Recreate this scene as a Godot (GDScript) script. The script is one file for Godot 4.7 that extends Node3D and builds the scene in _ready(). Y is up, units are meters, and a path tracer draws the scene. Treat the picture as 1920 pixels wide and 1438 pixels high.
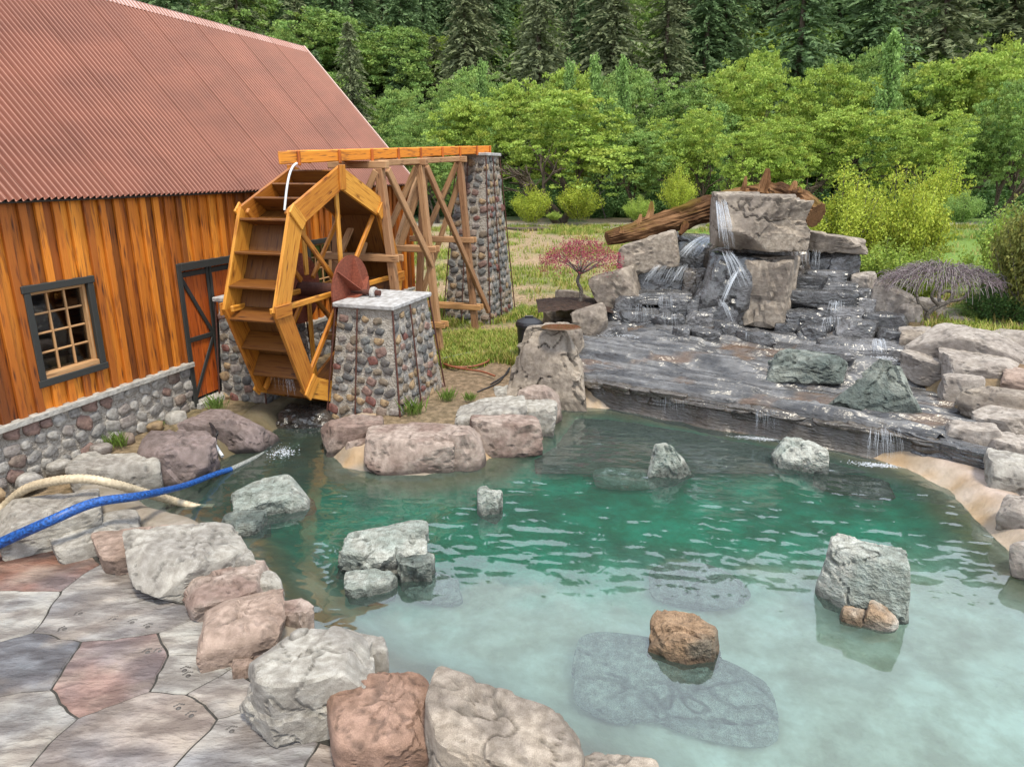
extends Node3D
# A mill barn with a water wheel beside a teal pond and a rock waterfall, forest behind. Metres, y up; the pond's near patio is y = 0.

const U := Vector3(0.3135, 0, -0.9496)   # along the barn's long wall and the flume
const N := Vector3(0.9496, 0, 0.3135)    # out of the barn's wall, along the wheel's axle
const WALL := Vector3(-4.86, 0, -10.46)  # the barn wall's foot at the door's near jamb
const HUB := Vector3(-2.95, 1.68, -11.3) # centre of the water wheel
const WATER := -0.2
var M := {}
var taken := {}
var rng := RandomNumberGenerator.new()
var nz := FastNoiseLite.new()
var nz2 := FastNoiseLite.new()
var ridged := FastNoiseLite.new()
var pond := PackedVector2Array()
var rock_y := 9.0   # height of the centre of the boulder being built
var terrace_poly := PackedVector2Array()


# ---------- naming and tagging ----------
func named(parent: Node, called: String) -> String:
	var key = str(parent.get_instance_id()) + called
	var k = taken.get(key, 0)
	taken[key] = k + 1
	return called if k == 0 else "%s_%03d" % [called, k]

func tag(o: Node, label := "", category := "", group := "", kind := "") -> Node:
	if label: o.set_meta("label", label)
	if category: o.set_meta("category", category)
	if group: o.set_meta("group", group)
	if kind: o.set_meta("kind", kind)
	return o

func thing(called: String, label: String, category: String, at := Vector3.ZERO, group := "") -> Node3D:
	var o := Node3D.new()
	o.name = named(self, called)
	add_child(o, true)
	o.position = at
	tag(o, label, category, group)
	return o

func put(parent: Node3D, called: String, mesh: Mesh, mat: Material, xf := Transform3D.IDENTITY) -> MeshInstance3D:
	var o := MeshInstance3D.new()
	o.name = named(parent, called)
	o.mesh = mesh
	o.material_override = mat
	parent.add_child(o, true)
	o.transform = xf if parent == self else parent.global_transform.affine_inverse() * xf
	return o

func copy_of(t: Node3D, xf: Transform3D, label: String, group := "") -> Node3D:
	var c: Node3D = t.duplicate()
	var called: String = t.get_meta("called") if t.has_meta("called") else String(t.name)
	c.name = named(self, called)
	add_child(c, true)
	c.transform = xf
	c.set_meta("label", label)
	if group: c.set_meta("group", group)
	return c

func wallp(s: float, y: float, off := 0.0) -> Vector3:
	return WALL + U * s + N * off + Vector3.UP * y

func flp(s: float, n: float, y: float) -> Vector3:
	return Vector3(HUB.x, 0, HUB.z) + U * s + N * n + Vector3.UP * y


# ---------- meshes ----------
# boards weather darker towards their foot: how much, over what length, from what colour
var worn := 0.0
var worn_len := 1.0
var worn_from := Color.WHITE

func tri(st: SurfaceTool, a: Vector3, b: Vector3, c: Vector3, mid: Vector3, ax: int, uo: Vector2):
	var n = (b - a).cross(c - a)
	if n.dot((a + b + c) / 3.0 - mid) > 0.0:
		var t = b; b = c; c = t
		n = -n
	n = -n.normalized()
	var an = n.abs()
	var o1 = (ax + 1) % 3
	var o2 = (ax + 2) % 3
	for p in [a, b, c]:
		var q = p - mid
		if worn > 0.0: st.set_color(worn_from.lerp(worn_from * Color(0.42, 0.30, 0.27), worn * smoothstep(0.0, -0.5, q[ax] / worn_len)))
		st.set_normal(n)
		if an[ax] > 0.9: st.set_uv(Vector2(q[o1], q[o2] * 0.3) + uo)
		elif an[o1] > an[o2]: st.set_uv(Vector2(q[o2], q[ax]) + uo)
		else: st.set_uv(Vector2(q[o1] + 0.37, q[ax]) + uo)
		st.add_vertex(p)

func quad(st, a, b, c, d, mid, ax, uo):
	tri(st, a, b, c, mid, ax, uo)
	tri(st, a, c, d, mid, ax, uo)

# a box with chamfered edges, its grain along the longest side
func cbox(st: SurfaceTool, s: Vector3, b: float, mid := Vector3.ZERO, uo := Vector2.ZERO):
	var h = s * 0.5
	var ax = 0
	if s.y >= s.x and s.y >= s.z: ax = 1
	elif s.z >= s.x and s.z >= s.y: ax = 2
	var pt = func(sg: Vector3, face: int) -> Vector3:
		var v = Vector3(sg.x * (h.x - b), sg.y * (h.y - b), sg.z * (h.z - b))
		v[face] = sg[face] * h[face]
		return v + mid
	for f in 3:
		var f1 = (f + 1) % 3
		var f2 = (f + 2) % 3
		for sg in [-1.0, 1.0]:
			var q = []
			for w in [[-1, -1], [1, -1], [1, 1], [-1, 1]]:
				var v = Vector3.ZERO
				v[f] = sg; v[f1] = w[0]; v[f2] = w[1]
				q.append(pt.call(v, f))
			quad(st, q[0], q[1], q[2], q[3], mid, ax, uo)
		for w in [[-1, -1], [1, -1], [1, 1], [-1, 1]]:
			var v0 = Vector3.ZERO
			v0[f] = -1; v0[f1] = w[0]; v0[f2] = w[1]
			var v1 = v0
			v1[f] = 1
			quad(st, pt.call(v0, f1), pt.call(v1, f1), pt.call(v1, f2), pt.call(v0, f2), mid, ax, uo)
	for x in [-1, 1]:
		for y in [-1, 1]:
			for z in [-1, 1]:
				var v = Vector3(x, y, z)
				tri(st, pt.call(v, 0), pt.call(v, 1), pt.call(v, 2), mid, ax, uo)

func box(s: Vector3, b := 0.008, col := Color.WHITE) -> ArrayMesh:
	var st := SurfaceTool.new()
	st.begin(Mesh.PRIMITIVE_TRIANGLES)
	st.set_color(col)
	cbox(st, s, minf(b, minf(s.x, minf(s.y, s.z)) * 0.4), Vector3.ZERO, Vector2(rng.randf() * 7.0, rng.randf() * 7.0))
	return st.commit()

# where a straight timber from a to b lies: its length is local y
func along(a: Vector3, b: Vector3, side := N) -> Transform3D:
	var y = (b - a).normalized()
	var x = (side - y * side.dot(y)).normalized()
	return Transform3D(Basis(x, y, x.cross(y)), (a + b) * 0.5)

func timber(parent, called, a: Vector3, b: Vector3, w: float, d: float, mat, side := N, col := Color.WHITE) -> MeshInstance3D:
	return put(parent, called, box(Vector3(w, a.distance_to(b), d), 0.012, col), mat, along(a, b, side))

func board(parent, called, s0: float, s1: float, y0: float, y1: float, off: float, thick: float, mat, col := Color.WHITE) -> MeshInstance3D:
	var xf = Transform3D(Basis(U, Vector3.UP, N * -1.0), wallp((s0 + s1) / 2, (y0 + y1) / 2, off + thick / 2))
	return put(parent, called, box(Vector3(s1 - s0, y1 - y0, thick), 0.006, col), mat, xf)

# a tube through points; radius per point; knots smooths it; ripple makes hose rings
func tube(pts: Array, radii: Array, segs := 10, steps := 6, ripple := 0.0, col := Color.WHITE, rough := 0.0) -> ArrayMesh:
	var cur := Curve3D.new()
	cur.bake_interval = 0.02
	for i in pts.size():
		var t = (pts[min(i + 1, pts.size() - 1)] - pts[max(i - 1, 0)]) / 6.0
		cur.add_point(pts[i], -t, t)
	var V := PackedVector3Array()
	var Nn := PackedVector3Array()
	var UV := PackedVector2Array()
	var C := PackedColorArray()
	var I := PackedInt32Array()
	var total = (pts.size() - 1) * steps
	var last_x = Vector3(0.31, 0.77, 0.55)
	var dist = 0.0
	var before = pts[0]
	for i in total + 1:
		var f = float(i) / steps
		var k = mini(int(f), pts.size() - 2)
		var p = cur.sample(k, f - k)
		var p2 = cur.sample(k, minf(f - k + 0.02, 1.0))
		var p1 = cur.sample(k, maxf(f - k - 0.02, 0.0))
		var y = (p2 - p1).normalized()
		var x = (last_x - y * last_x.dot(y)).normalized()
		last_x = x
		var z = x.cross(y)
		dist += p.distance_to(before)
		before = p
		var r = lerpf(radii[mini(k, radii.size() - 1)], radii[mini(k + 1, radii.size() - 1)], f - k)
		if ripple > 0.0: r *= 1.0 + (ripple if i % 2 == 0 else -ripple)
		for s in segs:
			var a = TAU * s / segs
			var dv = x * cos(a) + z * sin(a)
			var rr = r
			if rough > 0.0: rr *= 1.0 + rough * (0.8 * nz.get_noise_3dv((p + dv * r) * 22.0) + 0.9 * ridged.get_noise_3dv(dv * 42.0 + Vector3(0, dist * 2.2, dist)))
			V.append(p + dv * rr)
			Nn.append(dv)
			UV.append(Vector2(float(s) / segs * r * 6.0, dist))
			C.append(col)
	for i in total:
		for s in segs:
			var a = i * segs + s
			var b = i * segs + (s + 1) % segs
			I.append_array([a, b, a + segs, b, b + segs, a + segs])
	for e in [0, total]:
		var c = V.size()
		var m = Vector3.ZERO
		for s in segs: m += V[e * segs + s]
		V.append(m / segs)
		Nn.append((pts[1] - pts[0]).normalized() * (-1.0 if e == 0 else 1.0) if e == 0 else (pts[-1] - pts[-2]).normalized())
		UV.append(Vector2.ZERO); C.append(col)
		for s in segs:
			var a = e * segs + s
			var b = e * segs + (s + 1) % segs
			if e == 0: I.append_array([c, b, a])
			else: I.append_array([c, a, b])
	return mesh_of(V, normals_of(V, I) if rough > 0.0 else Nn, UV, C, I)

func mesh_of(V, Nn, UV, C, I) -> ArrayMesh:
	var arr = []
	arr.resize(Mesh.ARRAY_MAX)
	arr[Mesh.ARRAY_VERTEX] = V
	if Nn != null: arr[Mesh.ARRAY_NORMAL] = Nn
	if UV != null: arr[Mesh.ARRAY_TEX_UV] = UV
	if C != null: arr[Mesh.ARRAY_COLOR] = C
	arr[Mesh.ARRAY_INDEX] = I
	var m := ArrayMesh.new()
	m.add_surface_from_arrays(Mesh.PRIMITIVE_TRIANGLES, arr)
	return m

func normals_of(V: PackedVector3Array, I: PackedInt32Array) -> PackedVector3Array:
	var out := PackedVector3Array()
	out.resize(V.size())
	for k in range(0, I.size(), 3):
		var a = I[k]
		var b = I[k + 1]
		var c = I[k + 2]
		var n = (V[c] - V[a]).cross(V[b] - V[a])
		out[a] += n
		out[b] += n
		out[c] += n
	for k in out.size(): out[k] = out[k].normalized()
	return out

# a surface of revolution from (radius, height) pairs
func lathe(prof: Array, segs := 24, flat := true) -> ArrayMesh:
	var st := SurfaceTool.new()
	st.begin(Mesh.PRIMITIVE_TRIANGLES)
	st.set_smooth_group(-1 if flat else 0)
	for i in prof.size() - 1:
		for s in segs:
			var a = TAU * s / segs
			var b = TAU * (s + 1) / segs
			var p = prof[i]
			var q = prof[i + 1]
			var v = [Vector3(p.x * cos(a), p.y, p.x * sin(a)), Vector3(p.x * cos(b), p.y, p.x * sin(b)), Vector3(q.x * cos(b), q.y, q.x * sin(b)), Vector3(q.x * cos(a), q.y, q.x * sin(a))]
			for k in [0, 1, 2, 0, 2, 3]:
				st.set_uv(Vector2(v[k].x + v[k].z, v[k].y))
				st.add_vertex(v[k])
	st.generate_normals()
	return st.commit()

# a boulder: a convex body cut by random planes (k: how crisp its edges are), then weathered. Colours run from ca to cb in patches.
func rock(size: Vector3, sd: int, k: float, ca: Color, cb: Color, segs := 40, cuts := 7, amp := 0.035, flat := 0.0, taper := 0.0, strata := 0.0, sharp := false) -> ArrayMesh:
	var r := RandomNumberGenerator.new()
	r.seed = sd * 7919 + 13
	var pn := []
	var jit = 0.24 if cuts > 9 else 0.15 if cuts > 4 else 0.08
	for ax in 3:
		for sg in [-1.0, 1.0]:
			var v = Vector3(r.randf_range(-jit, jit), r.randf_range(-jit, jit), r.randf_range(-jit, jit))
			if ax == 1 and sg > 0: v *= 1.0 - flat
			v[ax] = sg
			pn.append(v.normalized())
	for i in cuts:
		var v = Vector3(r.randfn(), r.randfn() * 0.8, r.randfn()).normalized()
		pn.append(v / r.randf_range(0.95, 1.25))
	# spalled beds: past a wavy line across the face the surface steps back a little
	var beds := []
	for i in 4:
		beds.append([Vector3(r.randfn(), r.randfn(), r.randfn()).normalized(), r.randf_range(0.15, 0.75), r.randf_range(0.4, 1.1)])
	var rings = int(segs * 0.55)
	var V := PackedVector3Array()
	var C := PackedColorArray()
	var I := PackedInt32Array()
	var off = Vector3(sd * 3.7, sd * 1.9, -sd * 2.3)
	var big = maxf(size.x, maxf(size.y, size.z))
	var hs = size * 0.5
	for i in rings + 1:
		var ph = PI * i / rings
		var cnt = segs
		if i == 0 or i == rings: cnt = 1
		for s in cnt:
			var th = TAU * (s + 0.5 * (i % 2)) / segs
			var d = Vector3(sin(ph) * cos(th), cos(ph), sin(ph) * sin(th))
			var sum = 0.0
			for p in pn:
				var q = d.dot(p)
				if q > 0.05: sum += pow(q, k)
			var v = d * pow(sum, -1.0 / k)
			v = v * hs
			var up01 = clampf(v.y / size.y + 0.5, 0.0, 1.0)
			if taper != 0.0:
				v.x = v.x * (1.0 - taper * up01) + taper * 0.12 * size.x * up01
				v.z *= 1.0 - taper * up01
			var nn = (d / hs).normalized()
			var w = v + off
			var e = nz.get_noise_3dv(w * (2.0 / big) * 10.0) * 0.30 + ridged.get_noise_3dv(w * (1.1 / big) * 10.0) * 0.22 + nz.get_noise_3dv(w * 60.0) * 0.06 + nz.get_noise_3dv(w * 150.0) * 0.03
			var ledge = 0.0
			for q in beds:
				var past = d.dot(q[0]) + 0.35 * nz.get_noise_3dv(w * (3.0 / big) * 10.0) - q[1]
				ledge = maxf(ledge, smoothstep(0.035, 0.0, absf(past - 0.03)))
				e -= q[2] * smoothstep(0.0, 0.05, past)
			var groove = smoothstep(0.05, 0.0, absf(nz2.get_noise_3dv(w * (1.6 / big) * 10.0)))
			e -= 0.6 * groove
			v += nn * e * amp * big
			if strata > 0.0:
				var l = v.y / 0.055 + 1.6 * nz.get_noise_3dv(w * 8.0)
				v += Vector3(nn.x, 0, nn.z) * (absf(fposmod(l, 1.0) - 0.5) - 0.25) * strata * (0.5 + nz.get_noise_3dv(w * 11.0))
			V.append(v)
			var mix = smoothstep(-0.25, 0.35, nz.get_noise_3dv(w * 9.0) + 0.5 * nz2.get_noise_3dv(w * 30.0))
			var c = ca.lerp(cb, mix)
			var g = 1.0 + 0.12 * nz2.get_noise_3dv(w * 70.0)
			g *= 1.0 - 0.5 * groove - 0.25 * ledge * (1.0 - groove)   # crack and ledge shade painted in as darker lines
			g *= lerpf(1.0, 0.42, smoothstep(0.06, 0.0, v.y + rock_y - WATER - 0.03 - 0.05 * nz.get_noise_3dv(w * 12.0)))   # soaked dark at the waterline
			C.append(Color(c.r * g, c.g * g, c.b * g))
	# fit the weathered body to the size asked for
	var box_ := AABB(V[0], Vector3.ZERO)
	for v in V: box_ = box_.expand(v)
	var fit := size / box_.size
	var mid := box_.get_center()
	for i in V.size(): V[i] = (V[i] - mid) * fit
	var ix = func(i: int, s: int) -> int:
		if i == 0: return 0
		if i == rings: return 1 + (rings - 1) * segs
		return 1 + (i - 1) * segs + posmod(s, segs)
	for i in rings:
		for s in segs:
			var o = i % 2
			var a = ix.call(i, s)
			var b = ix.call(i, s + 1)
			var c = ix.call(i + 1, s)
			var d = ix.call(i + 1, s + 1)
			if i == 0: I.append_array([a, d, c])
			elif i == rings - 1: I.append_array([a, b, c])
			elif o == 0: I.append_array([a, b, c, b, d, c])
			else: I.append_array([a, b, d, a, d, c])
	return mesh_of(V, null if sharp else normals_of(V, I), null, C, I)


# ---------- materials ----------
func lin(r: float, g: float, b: float) -> Color:
	return Color(r, g, b).linear_to_srgb()

func noise_tex(sd: int, freq: float, lo: Color, hi: Color, oct := 5, kind := FastNoiseLite.TYPE_SIMPLEX_SMOOTH, frac := FastNoiseLite.FRACTAL_FBM, side := 512, a := 0.0, b := 1.0) -> NoiseTexture2D:
	var f := FastNoiseLite.new()
	f.seed = sd
	f.noise_type = kind
	f.frequency = freq
	f.fractal_type = frac
	f.fractal_octaves = oct
	f.fractal_gain = 0.58
	var g := Gradient.new()
	g.set_color(0, lo); g.set_color(1, hi)
	g.set_offset(0, a); g.set_offset(1, b)
	var t := NoiseTexture2D.new()
	t.width = side; t.height = side
	t.seamless = true
	t.noise = f
	t.color_ramp = g
	return t

func mat(called: String, col: Color, rough := 0.85, tex: Texture2D = null, scale := 1.0, bump: Texture2D = null, depth := 0.0, spec := 0.5, metal := 0.0, tri_plane := true) -> StandardMaterial3D:
	var m := StandardMaterial3D.new()
	m.resource_name = called
	m.albedo_color = col
	m.roughness = rough
	m.metallic_specular = spec
	m.metallic = metal
	m.vertex_color_use_as_albedo = true
	if tex: m.albedo_texture = tex
	if bump:
		m.heightmap_enabled = true
		m.heightmap_texture = bump
		m.heightmap_scale = depth
	if tri_plane:
		m.uv1_triplanar = true
		m.uv1_world_triplanar = true
	m.uv1_scale = Vector3.ONE * scale
	M[called] = m
	return m

# wood grain: long fibres, darker streaks, knots; v runs along the grain
func wood_tex(sd: int, base: Array, streak: float) -> ImageTexture:
	var w = 256
	var h = 512
	var im := Image.create(w, h, false, Image.FORMAT_RGB8)
	var f := FastNoiseLite.new()
	f.seed = sd
	f.frequency = 1.0
	f.fractal_octaves = 3
	var g := FastNoiseLite.new()
	g.seed = sd + 5
	g.frequency = 1.0
	g.fractal_octaves = 4
	var kn := []
	var r := RandomNumberGenerator.new()
	r.seed = sd
	for i in 4: kn.append(Vector2(r.randf() * w, r.randf() * h))
	for y in h:
		for x in w:
			# blend to wrap in both directions
			var bx = minf(1.0, minf(x, w - x) / 24.0)
			var warp = 0.0
			var kd = 0.0
			for q in kn:
				var dd = Vector2(x - q.x, (y - q.y) * 0.45).length()
				kd = maxf(kd, exp(-dd * dd / 40.0))
				warp += exp(-dd * dd / 500.0) * signf(x - q.x) * 5.0
			var ang = TAU * y / h
			var X = (x + warp) * 0.16
			var fib = f.get_noise_3d(X, cos(ang) * 0.5, sin(ang) * 0.5)
			var fine = f.get_noise_3d(X * 3.4 + 40.0, cos(ang) * 1.6, sin(ang) * 1.6)
			var blot = g.get_noise_3d(x * 0.03, cos(ang) * 0.7 + 9.0, sin(ang) * 0.7)
			var v = clampf(0.5 + 0.5 * fib + 0.35 * fine, 0.0, 1.0)
			var t = clampf(0.5 + streak * blot + 0.3 * fib, 0.0, 1.0)
			var c: Color = base[0].lerp(base[1], v)
			c = c.lerp(base[2], smoothstep(0.55, 1.1, t) * 0.6)
			c = c.lerp(base[3], kd * 0.8)
			im.set_pixel(x, y, c)
	return ImageTexture.create_from_image(im)

func _ready():
	rng.seed = 4242
	nz.seed = 11; nz.frequency = 0.1; nz.fractal_octaves = 4
	nz2.seed = 29; nz2.frequency = 0.1; nz2.fractal_octaves = 3
	ridged.seed = 5; ridged.frequency = 0.1; ridged.fractal_type = FastNoiseLite.FRACTAL_RIDGED; ridged.fractal_octaves = 3

	# camera: a wide lens looking down from a raised deck
	var cam := Camera3D.new()
	cam.name = "camera"
	cam.fov = 56.08
	cam.near = 0.05
	cam.far = 2500.0
	add_child(cam, true)
	cam.position = Vector3(0, 3.5, 0)
	cam.rotation_degrees = Vector3(-16.55, 0, 0)
	cam.current = true

	# bright overcast sky, a veiled sun high behind the camera
	var we := WorldEnvironment.new()
	we.name = "environment"
	var env := Environment.new()
	var sky := Sky.new()
	var sm := ProceduralSkyMaterial.new()
	sm.sky_top_color = Color(0.90, 0.94, 1.0)
	sm.sky_horizon_color = Color(0.97, 0.98, 1.0)
	sm.sky_curve = 0.2
	sm.sky_energy_multiplier = 1.0
	sm.ground_bottom_color = Color(0.25, 0.26, 0.2)
	sm.ground_horizon_color = Color(0.5, 0.52, 0.45)
	sm.sun_angle_max = 1.0
	sky.sky_material = sm
	env.background_mode = Environment.BG_SKY
	env.sky = sky
	env.background_energy_multiplier = 0.68
	env.tonemap_mode = Environment.TONE_MAPPER_LINEAR
	env.tonemap_exposure = 2.75
	env.sdfgi_enabled = true
	env.ssao_enabled = true
	env.ssil_enabled = true
	we.environment = env
	add_child(we, true)
	var sun := DirectionalLight3D.new()
	sun.name = "sun"
	sun.light_energy = 0.5
	sun.light_color = Color(1.0, 0.96, 0.88)
	sun.light_angular_distance = 10.0
	sun.shadow_enabled = true
	add_child(sun, true)
	sun.rotation_degrees = Vector3(-66, 24, 0)

	materials()
	outlines()
	ground()
	hillside()
	pond_basin()
	terrace()
	water()
	patio()
	barn()
	pillars()
	wheel()
	flume()
	boulders()
	falls()
	logs()
	small_things()
	garden()
	trees()


func materials():
	var W1 := Color.WHITE
	var mott = noise_tex(3, 0.012, Color(0.78, 0.765, 0.75), Color(1, 1, 1), 6, FastNoiseLite.TYPE_SIMPLEX_SMOOTH, FastNoiseLite.FRACTAL_FBM, 512, 0.25, 0.75)
	var grain = noise_tex(7, 0.03, Color(0, 0, 0), Color(1, 1, 1), 6)
	var crack = noise_tex(9, 0.009, Color(0, 0, 0), Color(1, 1, 1), 5, FastNoiseLite.TYPE_SIMPLEX_SMOOTH, FastNoiseLite.FRACTAL_RIDGED)
	var speck = noise_tex(13, 0.09, Color(0.68, 0.67, 0.66), Color(1, 1, 1), 3, FastNoiseLite.TYPE_SIMPLEX_SMOOTH, FastNoiseLite.FRACTAL_FBM, 512, 0.25, 0.6)
	var streak = noise_tex(21, 0.02, Color(0.5, 0.5, 0.5), Color(1, 1, 1), 5, FastNoiseLite.TYPE_SIMPLEX_SMOOTH, FastNoiseLite.FRACTAL_FBM, 512, 0.3, 0.7)
	var m = mat("rock", W1, 0.88, mott, 1.3, noise_tex(15, 0.011, Color(0, 0, 0), Color(1, 1, 1), 6, FastNoiseLite.TYPE_SIMPLEX_SMOOTH, FastNoiseLite.FRACTAL_RIDGED), 0.8)
	m.detail_enabled = true; m.detail_blend_mode = BaseMaterial3D.BLEND_MODE_MUL; m.detail_albedo = speck
	m.detail_uv_layer = BaseMaterial3D.DETAIL_UV_2; m.uv2_triplanar = true; m.uv2_world_triplanar = true; m.uv2_scale = Vector3.ONE * 3.3
	m = mat("rough_rock", W1, 0.92, mott, 1.3, crack, 4.0)
	m.detail_enabled = true; m.detail_blend_mode = BaseMaterial3D.BLEND_MODE_MUL; m.detail_albedo = speck
	m.detail_uv_layer = BaseMaterial3D.DETAIL_UV_2; m.uv2_triplanar = true; m.uv2_world_triplanar = true; m.uv2_scale = Vector3.ONE * 2.1
	m = mat("wet_rock", W1, 0.3, mott, 1.1, crack, 1.5, 0.66)
	m.roughness_texture = noise_tex(31, 0.02, Color(0.35, 0.35, 0.35), Color(1, 1, 1), 4)
	m.roughness = 0.4
	m = mat("wet_shelf", W1, 0.5, mott, 0.8, noise_tex(33, 0.02, Color(0, 0, 0), Color(1, 1, 1), 6), 1.4, 0.62)
	m.uv1_scale = Vector3(0.5, 2.2, 1.6)
	m.roughness = 0.5
	m.roughness_texture = noise_tex(35, 0.016, Color(0.2, 0.2, 0.2), Color(1, 1, 1), 4)
	m = mat("flagstone", W1, 0.75, noise_tex(41, 0.007, Color(0.72, 0.70, 0.70), Color(1, 1, 1), 6, FastNoiseLite.TYPE_SIMPLEX_SMOOTH, FastNoiseLite.FRACTAL_FBM, 512, 0.3, 0.72), 0.55, noise_tex(43, 0.008, Color(0, 0, 0), Color(1, 1, 1), 6, FastNoiseLite.TYPE_SIMPLEX_SMOOTH, FastNoiseLite.FRACTAL_RIDGED), 3.0)
	m.uv1_scale = Vector3(0.42, 0.5, 0.95)
	mat("ground", W1, 0.95, noise_tex(51, 0.02, Color(0.55, 0.55, 0.5), Color(1, 1, 1), 6), 0.6, grain, 3.0)
	mat("mortar", lin(0.42, 0.39, 0.35), 0.95, mott, 1.5, grain, 2.5)
	mat("cobble", W1, 0.7, mott, 2.3, grain, 0.8)
	mat("concrete", lin(0.5, 0.5, 0.49), 0.85, mott, 1.0, grain, 1.0)
	mat("basin", W1, 0.8, noise_tex(19, 0.008, Color(0.80, 0.785, 0.74), Color(1, 1, 1), 6, FastNoiseLite.TYPE_SIMPLEX_SMOOTH, FastNoiseLite.FRACTAL_FBM, 512, 0.2, 0.75), 0.43, grain, 1.5)
	mat("rust", lin(0.29, 0.085, 0.05), 0.65, mott, 3.0, grain, 0.3, 0.5, 0.3)
	mat("dark_rust", lin(0.11, 0.04, 0.028), 0.7, mott, 4.0, grain, 0.3, 0.5, 0.2)
	m = mat("roof_metal", lin(0.255, 0.09, 0.056), 0.42, noise_tex(61, 0.006, Color(0.78, 0.76, 0.76), Color(1, 1, 1), 5), 0.35, null, 0.0, 0.5, 0.15)
	m = mat("roof_trim", lin(0.55, 0.38, 0.34), 0.45, null, 1.0, null, 0.0, 0.5, 0.2)
	var orange = wood_tex(71, [Color(0.95, 0.64, 0.22), Color(0.84, 0.50, 0.14), Color(0.46, 0.26, 0.13), Color(0.3, 0.15, 0.07)], 1.1)
	var amber = wood_tex(73, [Color(0.98, 0.76, 0.38), Color(0.80, 0.52, 0.17), Color(0.55, 0.30, 0.08), Color(0.3, 0.15, 0.05)], 0.9)
	var bare = wood_tex(75, [Color(0.78, 0.66, 0.52), Color(0.60, 0.46, 0.33), Color(0.42, 0.30, 0.2), Color(0.25, 0.15, 0.1)], 0.8)
	var wb = noise_tex(77, 0.02, Color(0, 0, 0), Color(1, 1, 1), 4)
	m = mat("plank", W1, 0.62, orange, 1.0, orange, 0.5, 0.5, 0.0, false)
	m.uv1_scale = Vector3(2.4, 0.42, 1)
	m = mat("wheel_wood", W1, 0.5, amber, 1.0, amber, 0.4, 0.5, 0.0, false)
	m.uv1_scale = Vector3(2.2, 0.45, 1)
	m = mat("bare_wood", W1, 0.75, bare, 1.0, bare, 0.4, 0.5, 0.0, false)
	m.uv1_scale = Vector3(3.0, 0.6, 1)
	m = mat("driftwood", W1, 0.9, bare, 1.0, bare, 3.0, 0.3, 0.0, false)
	m.uv1_scale = Vector3(3.5, 0.35, 1)
	mat("black_paint", lin(0.035, 0.037, 0.035), 0.6, speck, 4.0)
	m = mat("glass", Color(0.02, 0.025, 0.025, 0.3), 0.03)
	m.transparency = BaseMaterial3D.TRANSPARENCY_ALPHA
	m.vertex_color_use_as_albedo = false; m.albedo_texture = null; m.uv1_triplanar = false
	mat("dark_room", lin(0.03, 0.03, 0.03), 0.9)
	mat("blue_hose", lin(0.02, 0.13, 0.5), 0.45, streak, 3.0)
	mat("beige_hose", lin(0.62, 0.53, 0.38), 0.55, mott, 3.0)
	mat("plastic", W1, 0.45, streak, 5.0)
	mat("black_plastic", lin(0.018, 0.018, 0.022), 0.4)
	mat("bark", lin(0.16, 0.12, 0.085), 0.95, streak, 2.0, crack, 3.0)
	mat("grey_bark", lin(0.24, 0.21, 0.18), 0.95, streak, 3.0, crack, 1.0)
	for q in [["leaf_bright", lin(0.34, 0.46, 0.085), 0.65], ["leaf_mid", lin(0.25, 0.38, 0.10), 0.6], ["leaf_deep", lin(0.085, 0.17, 0.045), 0.4], ["leaf_yellow", lin(0.42, 0.50, 0.065), 0.6], ["leaf_pink", lin(0.37, 0.08, 0.115), 0.5], ["leaf_poplar", lin(0.26, 0.42, 0.12), 0.55], ["leaf_red", lin(0.25, 0.27, 0.07), 0.5], ["needle", lin(0.15, 0.24, 0.10), 0.5], ["needle_brown", lin(0.20, 0.235, 0.12), 0.5], ["grass_blade", lin(0.17, 0.265, 0.05), 0.4]]:
		m = mat(q[0], q[1], 0.6, null, 1.0, null, 0.0, 0.35, 0.0, false)
		m.backlight_enabled = true
		m.backlight = Color(q[2], q[2], q[2]).linear_to_srgb()
		m.cull_mode = BaseMaterial3D.CULL_DISABLED
	m = mat("pond_water", Color(0.84, 0.98, 0.95, 0.03), 0.02, null, 1.0, null, 0.0, 0.68, 0.0, false)
	m.vertex_color_use_as_albedo = false
	m.refraction_enabled = true
	m.refraction_scale = 0.09
	m.transparency = BaseMaterial3D.TRANSPARENCY_ALPHA
	m = mat("falling_water", Color(0.93, 0.96, 1.0, 0.22), 0.3, null, 1.0, null, 0.0, 0.5, 0.0, false)
	m.vertex_color_use_as_albedo = false
	m.transparency = BaseMaterial3D.TRANSPARENCY_ALPHA
	m = mat("foam", Color(0.95, 0.97, 1.0, 0.6), 0.5, null, 1.0, null, 0.0, 0.5, 0.0, false)
	m.vertex_color_use_as_albedo = false
	m.transparency = BaseMaterial3D.TRANSPARENCY_ALPHA
	m = mat("brown_water", lin(0.10, 0.055, 0.025), 0.05, null, 1.0, null, 0.0, 0.5, 0.0, false)


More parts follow.
